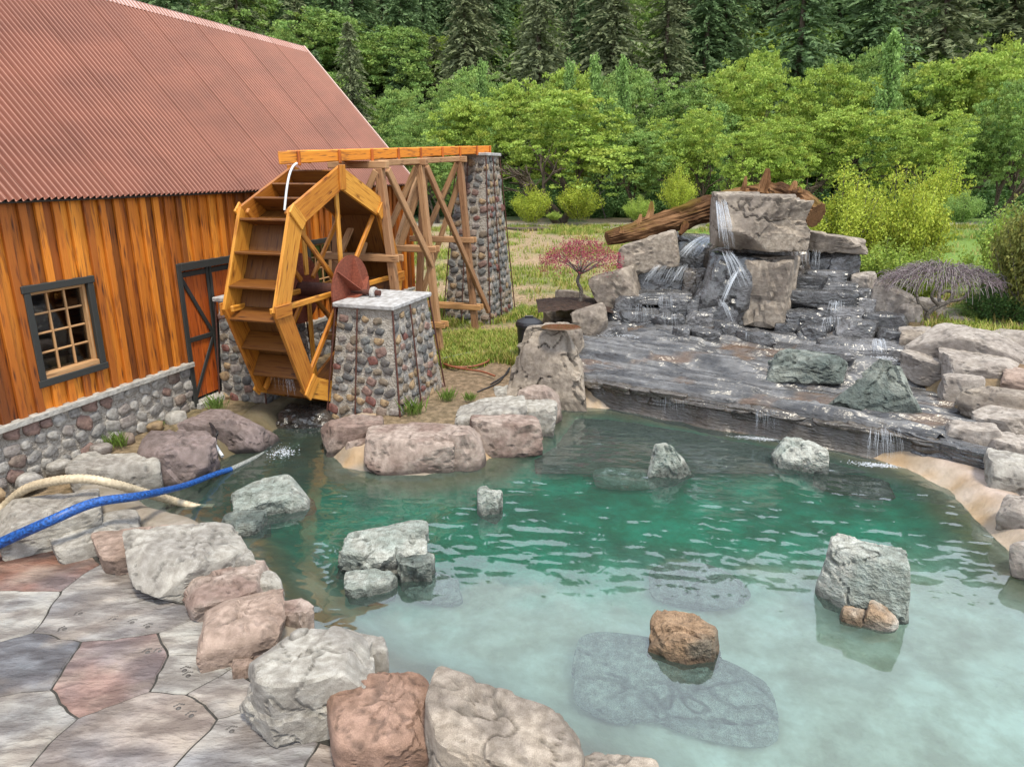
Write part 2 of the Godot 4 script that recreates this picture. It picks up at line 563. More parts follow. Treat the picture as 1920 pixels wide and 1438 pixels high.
# ---------- land ----------
func outlines():
	for q in [Vector2(-4.445, -7.781), Vector2(-4.265, -8.435), Vector2(-3.866, -8.710), Vector2(-3.522, -9.683), Vector2(-3.377, -10.791), Vector2(-2.845, -11.421), Vector2(-2.499, -10.791), Vector2(-2.671, -9.351), Vector2(-2.205, -8.605), Vector2(-1.611, -8.352), Vector2(-1.074, -8.352), Vector2(-0.383, -8.710), Vector2(0.306, -9.683), Vector2(0.796, -11.084), Vector2(1.629, -10.976), Vector2(2.638, -10.512), Vector2(3.465, -9.991), Vector2(4.204, -9.473), Vector2(4.823, -8.890), Vector2(5.109, -8.468), Vector2(5.222, -7.958), Vector2(5.021, -6.846), Vector2(4.919, -6.080), Vector2(5.200, -4.500), Vector2(5.400, -2.800), Vector2(3.600, -1.900), Vector2(1.600, -2.700), Vector2(0.516, -3.745), Vector2(0.000, -4.067), Vector2(-0.428, -4.379), Vector2(-0.981, -4.658), Vector2(-1.593, -5.133), Vector2(-1.902, -5.355), Vector2(-2.285, -5.895), Vector2(-2.656, -6.534), Vector2(-3.391, -7.135), Vector2(-3.967, -7.366)]: pond.append(q)
	for q in [Vector2(1.133, -12.555), Vector2(1.139, -11.370), Vector2(1.851, -10.882), Vector2(2.590, -10.431), Vector2(3.212, -10.063), Vector2(3.675, -9.815), Vector2(4.121, -9.508), Vector2(4.701, -9.154), Vector2(5.134, -8.803), Vector2(5.606, -8.420), Vector2(5.763, -8.275), Vector2(6.362, -8.965), Vector2(6.807, -10.244), Vector2(6.941, -11.564), Vector2(7.363, -13.237), Vector2(8.0, -13.8), Vector2(8.2, -17.6), Vector2(2.6, -17.6), Vector2(1.495, -15.303), Vector2(1.123, -13.228)]: terrace_poly.append(q)

# signed distance to an outline: positive inside
func inside(poly: PackedVector2Array, p: Vector2) -> float:
	var best = 1e9
	for i in poly.size():
		var a = poly[i]
		var b = poly[(i + 1) % poly.size()]
		var ab = b - a
		var t = clampf((p - a).dot(ab) / ab.length_squared(), 0.0, 1.0)
		best = minf(best, p.distance_squared_to(a + ab * t))
	best = sqrt(best)
	return best if Geometry2D.is_point_in_polygon(p, poly) else -best

func land(x: float, z: float) -> float:
	var y = 0.03 * nz.get_noise_2d(x * 3.0, z * 3.0)
	if z > -8.5: y -= 0.12 * smoothstep(-8.5, -7.6, z)
	# the bank behind the right-hand rocks
	y += 0.75 * smoothstep(5.6, 7.6, x) * smoothstep(-8.5, -11.0, z) * smoothstep(-26.0, -16.0, z)
	if z < -70.0: y += maxf(0.0, -z - 74.0) * 0.7
	return y

func steps(a: Array) -> PackedFloat32Array:
	var o := PackedFloat32Array()
	var v = a[0]
	o.append(v)
	for k in range(1, a.size(), 2):
		while (v < a[k] - 0.01 if a[k + 1] > 0 else v > a[k] + 0.01):
			v += a[k + 1]
			o.append(v)
	return o

func sheet(xs: PackedFloat32Array, zs: PackedFloat32Array, high: Callable, tint: Callable) -> ArrayMesh:
	var V := PackedVector3Array()
	var C := PackedColorArray()
	var I := PackedInt32Array()
	for z in zs:
		for x in xs:
			var y = high.call(x, z)
			V.append(Vector3(x, y, z))
			C.append(tint.call(x, y, z))
	var w = xs.size()
	for j in zs.size() - 1:
		for i in w - 1:
			var a = j * w + i
			I.append_array([a, a + w, a + 1, a + 1, a + w, a + w + 1])
	var nn = normals_of(V, I)
	if nn[0].y < 0.0:
		for k in nn.size(): nn[k] = -nn[k]
		for k in range(0, I.size(), 3):
			var t = I[k]; I[k] = I[k + 1]; I[k + 1] = t
	return mesh_of(V, nn, null, C, I)

func ground():
	var xs = steps([-260.0, -40.0, 20.0, -12.0, 2.0, 14.0, 0.3, 40.0, 2.0, 260.0, 20.0])
	var zs = steps([60.0, 4.0, -8.0, -24.0, -0.3, -90.0, -2.0])
	var high = func(x, z):
		var y = land(x, z)
		if x > -9.0 and x < 12.0 and z > -16.0 and z < 2.0:
			var d = inside(pond, Vector2(x, z))
			if d > -0.45: y = lerpf(y, -1.9, smoothstep(-0.45, -0.05, d))
			if inside(terrace_poly, Vector2(x, z)) > 0.2: y -= 0.3
		return y
	var tint = func(x, _y, z):
		var a = nz.get_noise_2d(x * 2.2, z * 2.2)
		var b = nz2.get_noise_2d(x * 0.6 + 50.0, z * 0.9)
		var green = Color(0.15, 0.21, 0.045)
		var dry = Color(0.46, 0.33, 0.20)
		var dirt = Color(0.30, 0.21, 0.135)
		var t = clampf(0.5 + 0.9 * a + 0.5 * b, 0.0, 1.0)
		var c = green.lerp(dry, smoothstep(0.38, 0.62, t))
		# bare earth round the wheel's pillar and the pond's bank, a greener patch by the trestle
		var near = clampf(1.0 - Vector2((x + 0.2) / 2.2, (z + 12.0) / 2.8).length(), 0.0, 1.0)
		c = c.lerp(dirt, smoothstep(0.0, 0.5, near + 0.35 * a))
		if z > -11.0: c = c.lerp(Color(0.27, 0.20, 0.13), 0.75)
		# a drier, browner middle of the field
		var field = smoothstep(-20.0, -23.0, z) * smoothstep(-36.0, -30.0, z) * smoothstep(8.0, 5.0, x) * smoothstep(-4.0, 0.0, x)
		c = c.lerp(Color(0.52, 0.36, 0.23), field * (0.65 + 0.5 * b))
		# the lawn on the right
		if x > 9.0 and z < -16.0: c = c.lerp(Color(0.17, 0.33, 0.03), smoothstep(9.0, 11.0, x) * 0.9)
		# mulch under the right-hand shrubs
		var mulch = smoothstep(7.0, 7.6, x) * smoothstep(-8.0, -10.0, z) * smoothstep(-18.0, -15.0, z)
		c = c.lerp(Color(0.33, 0.21, 0.135), mulch * (0.75 + 0.4 * a))
		# the pale track in front of the trees
		var track = smoothstep(-44.0, -46.0, z) * smoothstep(-52.0, -50.0, z)
		c = c.lerp(Color(0.50, 0.44, 0.37), track * 0.9)
		if z < -53.0: c = c.lerp(Color(0.05, 0.085, 0.02), smoothstep(-53.0, -56.0, z))
		return c
	tag(put(self, "ground", sheet(xs, zs, high, tint), M.ground), "", "", "", "structure")

func hill(x: float, z: float) -> float:
	return maxf(0.0, -z - 74.0) * (0.7 + 0.06 * nz.get_noise_2d(x * 0.25, 3.0)) + 5.0 * nz2.get_noise_2d(x * 0.4, z * 0.4) * smoothstep(-74.0, -110.0, z)

func hillside():
	var high = func(x, z): return hill(x, z) + 0.35
	var tint = func(x, _y, z):
		return Color(0.05, 0.10, 0.025).lerp(Color(0.09, 0.17, 0.035), 0.5 + 0.5 * nz.get_noise_2d(x, z))
	tag(put(self, "hillside", sheet(steps([-260.0, 260.0, 6.5]), steps([-76.0, -330.0, -6.0]), high, tint), M.ground), "", "", "", "structure")

# the painted concrete bowl of the pond, with its sandy rim
func basin_y(x: float, z: float) -> float:
	var d = inside(pond, Vector2(x, z))
	var lump = 0.05 * nz.get_noise_2d(x * 9.0, z * 9.0)
	if d > 0.0:
		var deep = 0.62 - 0.2 * smoothstep(-6.0, -4.0, z)
		return WATER - 0.02 - deep * smoothstep(-0.02, 0.75, d) + lump * smoothstep(0.1, 0.6, d)
	var under = 0.10 * smoothstep(0.6, 1.2, x) * smoothstep(-8.6, -9.4, z)
	return WATER - 0.02 + (0.2 + under) * smoothstep(0.0, -0.25, d) + 0.035 * smoothstep(-0.2, -0.4, d) - 0.6 * smoothstep(-0.55, -0.8, d) + lump * 0.4

func pond_basin():
	var tint = func(x, _y, z):
		var d = inside(pond, Vector2(x, z))
		var a = nz.get_noise_2d(x * 8.0, z * 8.0)
		var b = nz2.get_noise_2d(x * 22.0, z * 22.0)
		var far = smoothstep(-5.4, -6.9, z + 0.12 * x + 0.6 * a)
		var teal = Color(0.66, 0.73, 0.685).lerp(Color(0.008, 0.36, 0.235).lerp(Color(0.02, 0.45, 0.36), smoothstep(-8.0, -10.0, z)), far)  # sky's white sheen painted into the near floor; back lightened against the lip's shade
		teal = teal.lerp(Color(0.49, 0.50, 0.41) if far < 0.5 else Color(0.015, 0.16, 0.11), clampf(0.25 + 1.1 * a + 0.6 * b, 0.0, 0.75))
		var bank = Color(0.40, 0.28, 0.165).lerp(Color(0.47, 0.39, 0.32), clampf(0.5 + a * 1.8 + b, 0.0, 1.0))
		var c = bank.lerp(Color(0.25, 0.19, 0.10), smoothstep(0.02, 0.12, d))
		c = c.lerp(teal, smoothstep(0.15, 0.5, d + 0.15 * a))
		# the dark, muddy channel under the wheel
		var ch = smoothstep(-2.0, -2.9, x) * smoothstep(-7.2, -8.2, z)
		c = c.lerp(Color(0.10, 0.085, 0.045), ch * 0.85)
		if d < 0.1 and x < 1.0 and z > -8.6: c = c.lerp(Color(0.26, 0.235, 0.205), 0.85)
		if d < -0.1: c = c.lerp(Color(0.44, 0.36, 0.32), smoothstep(-0.1, -0.35, d) * smoothstep(1.0, 3.0, x))
		return c
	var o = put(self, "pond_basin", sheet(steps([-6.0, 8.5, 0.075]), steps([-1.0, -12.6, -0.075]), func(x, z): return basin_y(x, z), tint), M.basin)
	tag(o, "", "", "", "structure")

func water():
	var h := FastNoiseLite.new()
	h.seed = 77; h.frequency = 1.0; h.fractal_octaves = 2
	var high = func(x, z):
		# ripples run out from the falls and the wheel and die down towards the near end
		var s = smoothstep(-3.6, -9.5, z + 0.1 * x)
		var a = 0.0006 + 0.0058 * s
		var w = h.get_noise_3d(x * 1.9, z * 5.0, 0.0) + 0.45 * h.get_noise_3d(x * 5.5 + 9.0, z * 11.0, 4.0)
		w += 1.6 * h.get_noise_3d(x * 0.5, z * 1.0, 8.0) * 0.5
		return WATER + a * w
	var xs = steps([-5.6, 7.6, 0.04])
	var zs = steps([-1.4, -12.2, -0.035])
	var V := PackedVector3Array()
	var I := PackedInt32Array()
	var keep := {}
	var w = xs.size()
	for j in zs.size():
		for i in w:
			V.append(Vector3(xs[i], high.call(xs[i], zs[j]), zs[j]))
	var fine := PackedByteArray()
	fine.resize(V.size())
	for j in range(0, zs.size()):
		for i in range(0, w, 1):
			fine[j * w + i] = 1 if (i % 3 == 1 and j % 3 == 1 and inside(pond, Vector2(xs[i], zs[j])) > -0.3) else 0
	for j in zs.size() - 1:
		for i in w - 1:
			var ci = mini(i - i % 3 + 1, w - 1)
			var cj = mini(j - j % 3 + 1, zs.size() - 1)
			if fine[cj * w + ci] == 0: continue
			var a = j * w + i
			I.append_array([a, a + w, a + 1, a + 1, a + w, a + w + 1])
	var nn = normals_of(V, I)
	var up = 0.0
	for k in 200: up += nn[I[k * 3]].y
	if up < 0.0:
		for k in nn.size(): nn[k] = -nn[k]
		for k in range(0, I.size(), 3):
			var t = I[k]; I[k] = I[k + 1]; I[k + 1] = t
	for k in nn.size():
		if nn[k].length_squared() < 0.5: nn[k] = Vector3.UP
	tag(put(self, "pond_water", mesh_of(V, nn, null, null, I), M.pond_water), "", "", "", "structure")

# the broad shelf of layered wet rock between the falls and the pond
func shelf_y(x: float, z: float) -> float:
	var p = Vector2(x, z)
	var d = inside(terrace_poly, p) + 0.10 * nz.get_noise_2d(x * 7.0, z * 7.0)
	var back = smoothstep(-10.2, -14.0, z)
	var la = x * 0.834 + z * 0.551   # along the front edge
	var lb = -x * 0.551 + z * 0.834
	var v = 0.22 + 0.31 * back + 0.20 * nz.get_noise_2d(la * 2.0 + 7.0, lb * 8.0) + 0.05 * nz2.get_noise_2d(la * 5.0, lb * 5.0)
	# thin beds that end in ragged little steps
	var b = v * 15.0 + 1.2 * nz2.get_noise_2d(la * 4.0, lb * 24.0) + 0.8 * ridged.get_noise_2d(la * 4.0, lb * 34.0)
	var fl = floorf(b)
	var y = (fl + 0.45 * (b - fl) + 0.55 * smoothstep(0.8, 1.0, b - fl)) / 15.0
	y += 0.005 * nz2.get_noise_2d(la * 30.0, lb * 140.0)
	# the mound that carries the falls
	y += 1.5 * exp(-(pow((x - 5.4) / 1.75, 2.0) + pow((z + 15.9) / 1.15, 2.0)))
	var edge = smoothstep(-0.07, 0.01, d)
	var lip = WATER - 0.3 + 0.3 * smoothstep(-0.22, -0.10, d)
	return lerpf(lip, y, edge)

func terrace():
	var tint = func(x, y, z):
		var a = nz.get_noise_2d(x * 5.0, z * 9.0)
		var b = nz2.get_noise_2d((x * 0.834 + z * 0.551) * 9.0, (-x * 0.551 + z * 0.834) * 60.0)
		var c = Color(0.05, 0.05, 0.053).lerp(Color(0.17, 0.17, 0.175), clampf(0.45 + 1.6 * b, 0.0, 1.0))
		c = c.lerp(Color(0.13, 0.085, 0.055), smoothstep(0.2, 0.5, a))
		if y < 0.12: c = c.lerp(Color(0.085, 0.07, 0.055), 0.75)
		return c
	var shelf = put(self, "rock_shelf", sheet(steps([0.3, 8.2, 0.035]), steps([-8.6, -17.4, -0.03]), func(x, z): return shelf_y(x, z), tint), M.wet_shelf)
	tag(shelf, "wide shelf of layered wet grey rock between the waterfall and the pond", "rock shelf")
	# the ragged dark beds that show in the shelf's front edge
	rng.seed = 31
	var k = 0
	for i in range(1, 9):
		var a = terrace_poly[i]
		var b = terrace_poly[i + 1]
		var n = maxi(1, roundi(a.distance_to(b) / 0.55))
		for j in n:
			for bed in 2:
				var p = a.lerp(b, (j + 0.5 + rng.randf_range(-0.2, 0.2)) / n)
				var l = a.distance_to(b) / n * rng.randf_range(1.15, 1.6)
				var dir = (b - a).normalized()
				var out = Vector2(-dir.y, dir.x)
				if inside(terrace_poly, p + out * 0.05) > inside(terrace_poly, p - out * 0.05): out = -out
				var c = p - out * (0.03 + 0.08 * bed + rng.randf() * 0.08)
				var m = rock(Vector3(l, 0.15, 0.42), 700 + k, 18.0, Color(0.11, 0.095, 0.08), Color(0.06, 0.052, 0.045), 40, 5, 0.03, 0.8, 0.0, 0.05)
				put(shelf, "lip_stone", m, M.wet_rock, Transform3D(Basis(Vector3.UP, -atan2(dir.y, dir.x) + rng.randf_range(-0.08, 0.08)), Vector3(c.x, 0.15 - 0.11 * bed + rng.randf() * 0.03, c.y)))
				k += 1

func patio():
	var pad = put(self, "patio", patio_base(), M.ground)
	tag(pad, "", "", "", "structure")
	var tones = {"red": Color(0.20, 0.10, 0.07), "grey": Color(0.28, 0.265, 0.25), "pale": Color(0.33, 0.32, 0.295), "dark": Color(0.13, 0.135, 0.15), "pink": Color(0.27, 0.175, 0.15), "tan": Color(0.29, 0.245, 0.215)}
	var rows = [
		["red", [Vector2(-5.889, -5.815), Vector2(-5.322, -6.032), Vector2(-4.901, -6.150), Vector2(-4.428, -6.211), Vector2(-4.079, -6.140), Vector2(-3.829, -5.936), Vector2(-3.910, -5.476), Vector2(-4.436, -5.468), Vector2(-5.521, -5.386)]],
		["grey", [Vector2(-3.910, -5.476), Vector2(-3.829, -5.936), Vector2(-3.655, -5.964), Vector2(-3.239, -5.619), Vector2(-3.004, -5.370), Vector2(-2.611, -5.214), Vector2(-2.551, -5.102), Vector2(-2.795, -4.869), Vector2(-3.338, -4.756), Vector2(-3.777, -4.890)]],
		["pale", [Vector2(-5.521, -5.386), Vector2(-4.436, -5.468), Vector2(-3.910, -5.476), Vector2(-3.777, -4.890), Vector2(-3.964, -4.776), Vector2(-4.714, -4.447)]],
		["dark", [Vector2(-4.714, -4.447), Vector2(-3.964, -4.776), Vector2(-3.777, -4.890), Vector2(-3.338, -4.756), Vector2(-3.242, -4.239), Vector2(-3.551, -4.169), Vector2(-4.280, -3.942)]],
		["pink", [Vector2(-3.338, -4.756), Vector2(-2.795, -4.869), Vector2(-2.574, -4.597), Vector2(-2.547, -4.212), Vector2(-2.895, -3.956), Vector2(-3.242, -4.239)]],
		["pale", [Vector2(-2.795, -4.869), Vector2(-2.551, -5.102), Vector2(-2.344, -4.856), Vector2(-2.214, -4.628), Vector2(-2.574, -4.597)]],
		["pale", [Vector2(-2.574, -4.597), Vector2(-2.214, -4.628), Vector2(-2.037, -4.476), Vector2(-2.268, -4.196), Vector2(-2.547, -4.212)]],
		["grey", [Vector2(-2.268, -4.196), Vector2(-2.037, -4.476), Vector2(-1.710, -4.196), Vector2(-1.668, -4.066), Vector2(-1.952, -3.966)]],
		["pale", [Vector2(-4.280, -3.942), Vector2(-3.551, -4.169), Vector2(-3.242, -4.239), Vector2(-2.895, -3.956), Vector2(-2.966, -3.551), Vector2(-2.965, -3.310), Vector2(-3.316, -2.820)]],
		["tan", [Vector2(-2.895, -3.956), Vector2(-2.547, -4.212), Vector2(-2.268, -4.196), Vector2(-1.952, -3.966), Vector2(-2.063, -3.551), Vector2(-2.096, -3.237), Vector2(-2.488, -3.034), Vector2(-2.965, -3.310), Vector2(-2.966, -3.551)]],
		["grey", [Vector2(-1.952, -3.966), Vector2(-1.668, -4.066), Vector2(-1.382, -3.824), Vector2(-1.224, -3.747), Vector2(-1.271, -3.551), Vector2(-1.195, -3.167), Vector2(-2.096, -3.237), Vector2(-2.063, -3.551)]],
		["tan", [Vector2(-1.224, -3.747), Vector2(-1.008, -3.690), Vector2(-0.697, -3.423), Vector2(-0.683, -2.971), Vector2(-1.195, -3.167), Vector2(-1.271, -3.551)]],
		["tan", [Vector2(-5.428, -4.196), Vector2(-4.714, -4.447), Vector2(-3.316, -2.820), Vector2(-3.722, -2.550)]],
		["grey", [Vector2(-6.564, -5.291), Vector2(-5.521, -5.386), Vector2(-4.714, -4.447), Vector2(-5.428, -4.196)]],
		["pale", [Vector2(-2.965, -3.310), Vector2(-2.488, -3.034), Vector2(-2.077, -2.210), Vector2(-2.981, -2.429), Vector2(-3.316, -2.820)]],
		["grey", [Vector2(-2.488, -3.034), Vector2(-2.096, -3.237), Vector2(-1.195, -3.167), Vector2(-0.969, -2.210), Vector2(-2.077, -2.210)]],
	]
	var slabs = []
	for q in rows:
		slabs.append(put(pad, "flagstone", flagstone(q[1], tones[q[0]], q[0]), M.flagstone))
	for q in [Vector3(-3.062, 0.400, -5.008), Vector3(-2.910, 0.300, -4.952), Vector3(-3.227, 0.800, -5.051), Vector3(-3.550, 1.200, -5.132), Vector3(-2.336, 0.500, -4.372), Vector3(-2.388, 0.200, -4.429), Vector3(-2.260, 0.300, -4.045), Vector3(-2.144, 0.500, -3.976), Vector3(-1.822, 0.400, -3.838), Vector3(-2.756, 0.600, -4.635), Vector3(-2.669, 0.900, -4.647), Vector3(-3.557, 1.400, -4.924)]:
		var st := SurfaceTool.new()
		st.begin(Mesh.PRIMITIVE_TRIANGLES)
		st.set_color(Color(0.14, 0.13, 0.125))
		var a = q.y
		var c = Vector3(q.x, 0.004, q.z)
		var dots = [[0.0, 0.0, 0.018]]
		for k in 5: dots.append([-0.03 + 0.015 * k, -0.03 - 0.008 * (2 - absi(k - 2)), 0.008])
		for d in dots:
			var o = c + Vector3(d[0], 0, d[1]).rotated(Vector3.UP, a)
			for s in 10:
				var t0 = TAU * s / 10
				var t1 = TAU * (s + 1) / 10
				st.set_normal(Vector3.UP); st.add_vertex(o + Vector3(0, 0.003, 0))
				st.set_normal(Vector3(cos(t0), 0.4, sin(t0)).normalized()); st.add_vertex(o + Vector3(cos(t0), 0, sin(t0)) * d[2])
				st.set_normal(Vector3(cos(t1), 0.4, sin(t1)).normalized()); st.add_vertex(o + Vector3(cos(t1), 0, sin(t1)) * d[2])
		var best = slabs[0]
		for k in slabs.size():
			var poly := PackedVector2Array()
			for v in rows[k][1]: poly.append(v)
			if Geometry2D.is_point_in_polygon(Vector2(q.x, q.z), poly): best = slabs[k]
		put(best, "paw_print", st.commit(), M.flagstone)

func patio_base() -> ArrayMesh:
	var st := SurfaceTool.new()
	st.begin(Mesh.PRIMITIVE_TRIANGLES)
	var edge = PackedVector2Array([Vector2(-6.744, -6.498), Vector2(-4.614, -6.180), Vector2(-3.868, -6.080), Vector2(-3.018, -5.707), Vector2(-2.428, -5.291), Vector2(-1.781, -4.660), Vector2(-1.121, -3.894), Vector2(-0.494, -3.310), Vector2(-0.159, -2.680), Vector2(-1.862, -1.692), Vector2(-5.297, -2.971)])
	var ids = Geometry2D.triangulate_polygon(edge)
	st.set_color(Color(0.07, 0.065, 0.06))
	st.set_normal(Vector3.UP)
	for k in range(0, ids.size(), 3):
		var turned = (edge[ids[k + 1]] - edge[ids[k]]).cross(edge[ids[k + 2]] - edge[ids[k]]) > 0.0
		for j in ([0, 1, 2] if turned else [0, 2, 1]): st.add_vertex(Vector3(edge[ids[k + j]].x, -0.010, edge[ids[k + j]].y))
	return st.commit()

func flagstone(pts: Array, tone: Color, called: String) -> ArrayMesh:
	var poly := PackedVector2Array()
	for i in pts.size():
		var a: Vector2 = pts[i]
		var b: Vector2 = pts[(i + 1) % pts.size()]
		var n = maxi(1, int(a.distance_to(b) / 0.06))
		for k in n:
			var p = a.lerp(b, float(k) / n)
			poly.append(p + Vector2(nz2.get_noise_2d(p.x * 30.0, p.y * 30.0), nz2.get_noise_2d(p.x * 30.0 + 70.0, p.y * 30.0)) * 0.03)
	var outer = Geometry2D.offset_polygon(poly, -0.007, Geometry2D.JOIN_ROUND)[0]
	var inner = Geometry2D.offset_polygon(poly, -0.014, Geometry2D.JOIN_ROUND)[0]
	var st := SurfaceTool.new()
	st.begin(Mesh.PRIMITIVE_TRIANGLES)
	var colour = func(p: Vector2) -> Color:
		var a = nz.get_noise_2d(p.x * 9.0 + tone.r * 400.0, p.y * 12.0)
		var b = nz2.get_noise_2d(p.x * 7.0 - p.y * 12.0, p.y * 22.0 + p.x * 15.0)
		var c = tone.lerp(Color(0.17, 0.175, 0.195), clampf(0.1 + 1.1 * a, 0.0, 0.6))
		c = c.lerp(Color(0.37, 0.315, 0.26), clampf(0.9 * b, 0.0, 0.5))
		return c
	# a fine grid inside so that the tone can run across the slab
	var ids = Geometry2D.triangulate_delaunay(fill(inner))
	var f = fill(inner)
	for k in range(0, ids.size(), 3):
		var m = (f[ids[k]] + f[ids[k + 1]] + f[ids[k + 2]]) / 3.0
		if not Geometry2D.is_point_in_polygon(m, inner): continue
		var turned = (f[ids[k + 1]] - f[ids[k]]).cross(f[ids[k + 2]] - f[ids[k]]) > 0.0
		for j in ([0, 1, 2] if turned else [0, 2, 1]):
			var p = f[ids[k + j]]
			st.set_normal(Vector3.UP); st.set_color(colour.call(p)); st.add_vertex(Vector3(p.x, 0.003 + 0.004 * nz.get_noise_2d(p.x * 20, p.y * 20), p.y))
	for k in inner.size():
		var a = inner[k]
		var b = inner[(k + 1) % inner.size()]
		var ca = near_of(outer, a)
		var cb = near_of(outer, b)
		var nrm = Vector3(ca.x - a.x, 0.6 * 0.02, ca.y - a.y).normalized()
		nrm = (nrm * 0.5 + Vector3.UP).normalized()
		var ring = [[a, 0.003], [b, 0.003], [cb, -0.013], [a, 0.003], [cb, -0.013], [ca, -0.013]]
		if (b - a).cross(cb - a) < 0.0: ring = [ring[0], ring[2], ring[1], ring[3], ring[5], ring[4]]
		for q in ring:
			st.set_normal(nrm); st.set_color(colour.call(q[0])); st.add_vertex(Vector3(q[0].x, q[1], q[0].y))
	return st.commit()

func near_of(poly: PackedVector2Array, p: Vector2) -> Vector2:
	var best = poly[0]
	for q in poly:
		if q.distance_squared_to(p) < best.distance_squared_to(p): best = q
	return best

func fill(poly: PackedVector2Array) -> PackedVector2Array:
	var out := PackedVector2Array(poly)
	var r = Rect2(poly[0], Vector2.ZERO)
	for p in poly: r = r.expand(p)
	var x = r.position.x + 0.03
	while x < r.end.x:
		var y = r.position.y + 0.03
		while y < r.end.y:
			var p = Vector2(x + 0.012 * sin(y * 91.0), y + 0.012 * sin(x * 73.0))
			if inside(poly, p) > 0.025: out.append(p)
			y += 0.06
		x += 0.06
	return out


# ---------- the barn ----------
var stones := []

func stone_shapes():
	var pal = [[Color(0.34, 0.33, 0.32), Color(0.22, 0.215, 0.21)], [Color(0.46, 0.445, 0.42), Color(0.32, 0.31, 0.30)], [Color(0.15, 0.155, 0.16), Color(0.095, 0.098, 0.105)], [Color(0.30, 0.20, 0.17), Color(0.20, 0.125, 0.11)],
		[Color(0.40, 0.29, 0.17), Color(0.26, 0.18, 0.11)], [Color(0.26, 0.21, 0.155), Color(0.16, 0.13, 0.10)], [Color(0.21, 0.22, 0.22), Color(0.13, 0.135, 0.14)], [Color(0.30, 0.24, 0.20), Color(0.2, 0.15, 0.13)],
		[Color(0.44, 0.42, 0.39), Color(0.31, 0.30, 0.29)], [Color(0.26, 0.10, 0.08), Color(0.18, 0.08, 0.07)], [Color(0.36, 0.33, 0.31), Color(0.24, 0.21, 0.20)], [Color(0.15, 0.15, 0.155), Color(0.11, 0.10, 0.095)]]
	for i in pal.size():
		stones.append(rock(Vector3(1.0, 0.9, 0.8), 300 + i, 5.0 + (i % 4) * 1.5, pal[i][0], pal[i][1], 16, 5, 0.03))

# round stones packed over a flat face; half(y) is its half width at height y
func stone_face(parent: Node3D, foot: Vector3, across: Vector3, up: Vector3, high: float, half: Callable, size: float, kinds: Array, fit := 1.0, skip := []):
	var out = across.cross(up).normalized()
	var y = size * 0.45
	var row = 0
	while y < high - size * 0.25:
		var w = half.call(y)
		var x = -w + size * (0.35 + 0.3 * (row % 2))
		while x < w - size * 0.3:
			var sz = size * rng.randf_range(0.78, 1.22)
			var ok = true
			for q in skip:
				if x > q[0] and x < q[1]: ok = false
			if ok:
				var c = foot + across * (x + rng.randf_range(-0.1, 0.1) * size) + up * (y + rng.randf_range(-0.16, 0.16) * size) + out * 0.005
				var a = rng.randf_range(-0.6, 0.6)
				var bx = (across * cos(a) + up * sin(a)).normalized()
				var by = out.cross(bx)
				var sc = Vector3(sz * rng.randf_range(0.95, 1.3), sz * rng.randf_range(0.75, 1.02), size * rng.randf_range(0.5, 0.7)) * fit
				put(parent, "stone", stones[kinds[rng.randi() % kinds.size()]], M.cobble, Transform3D(Basis(bx * sc.x, by * sc.y, out * sc.z), c))
			x += sz * 1.16
		y += size * 0.93
		row += 1

const HOLES := [[-2.44, -1.5, 1.03, 2.23], [-0.03, 1.33, 0.05, 2.13], [3.2, 4.15, 1.1, 2.24]]

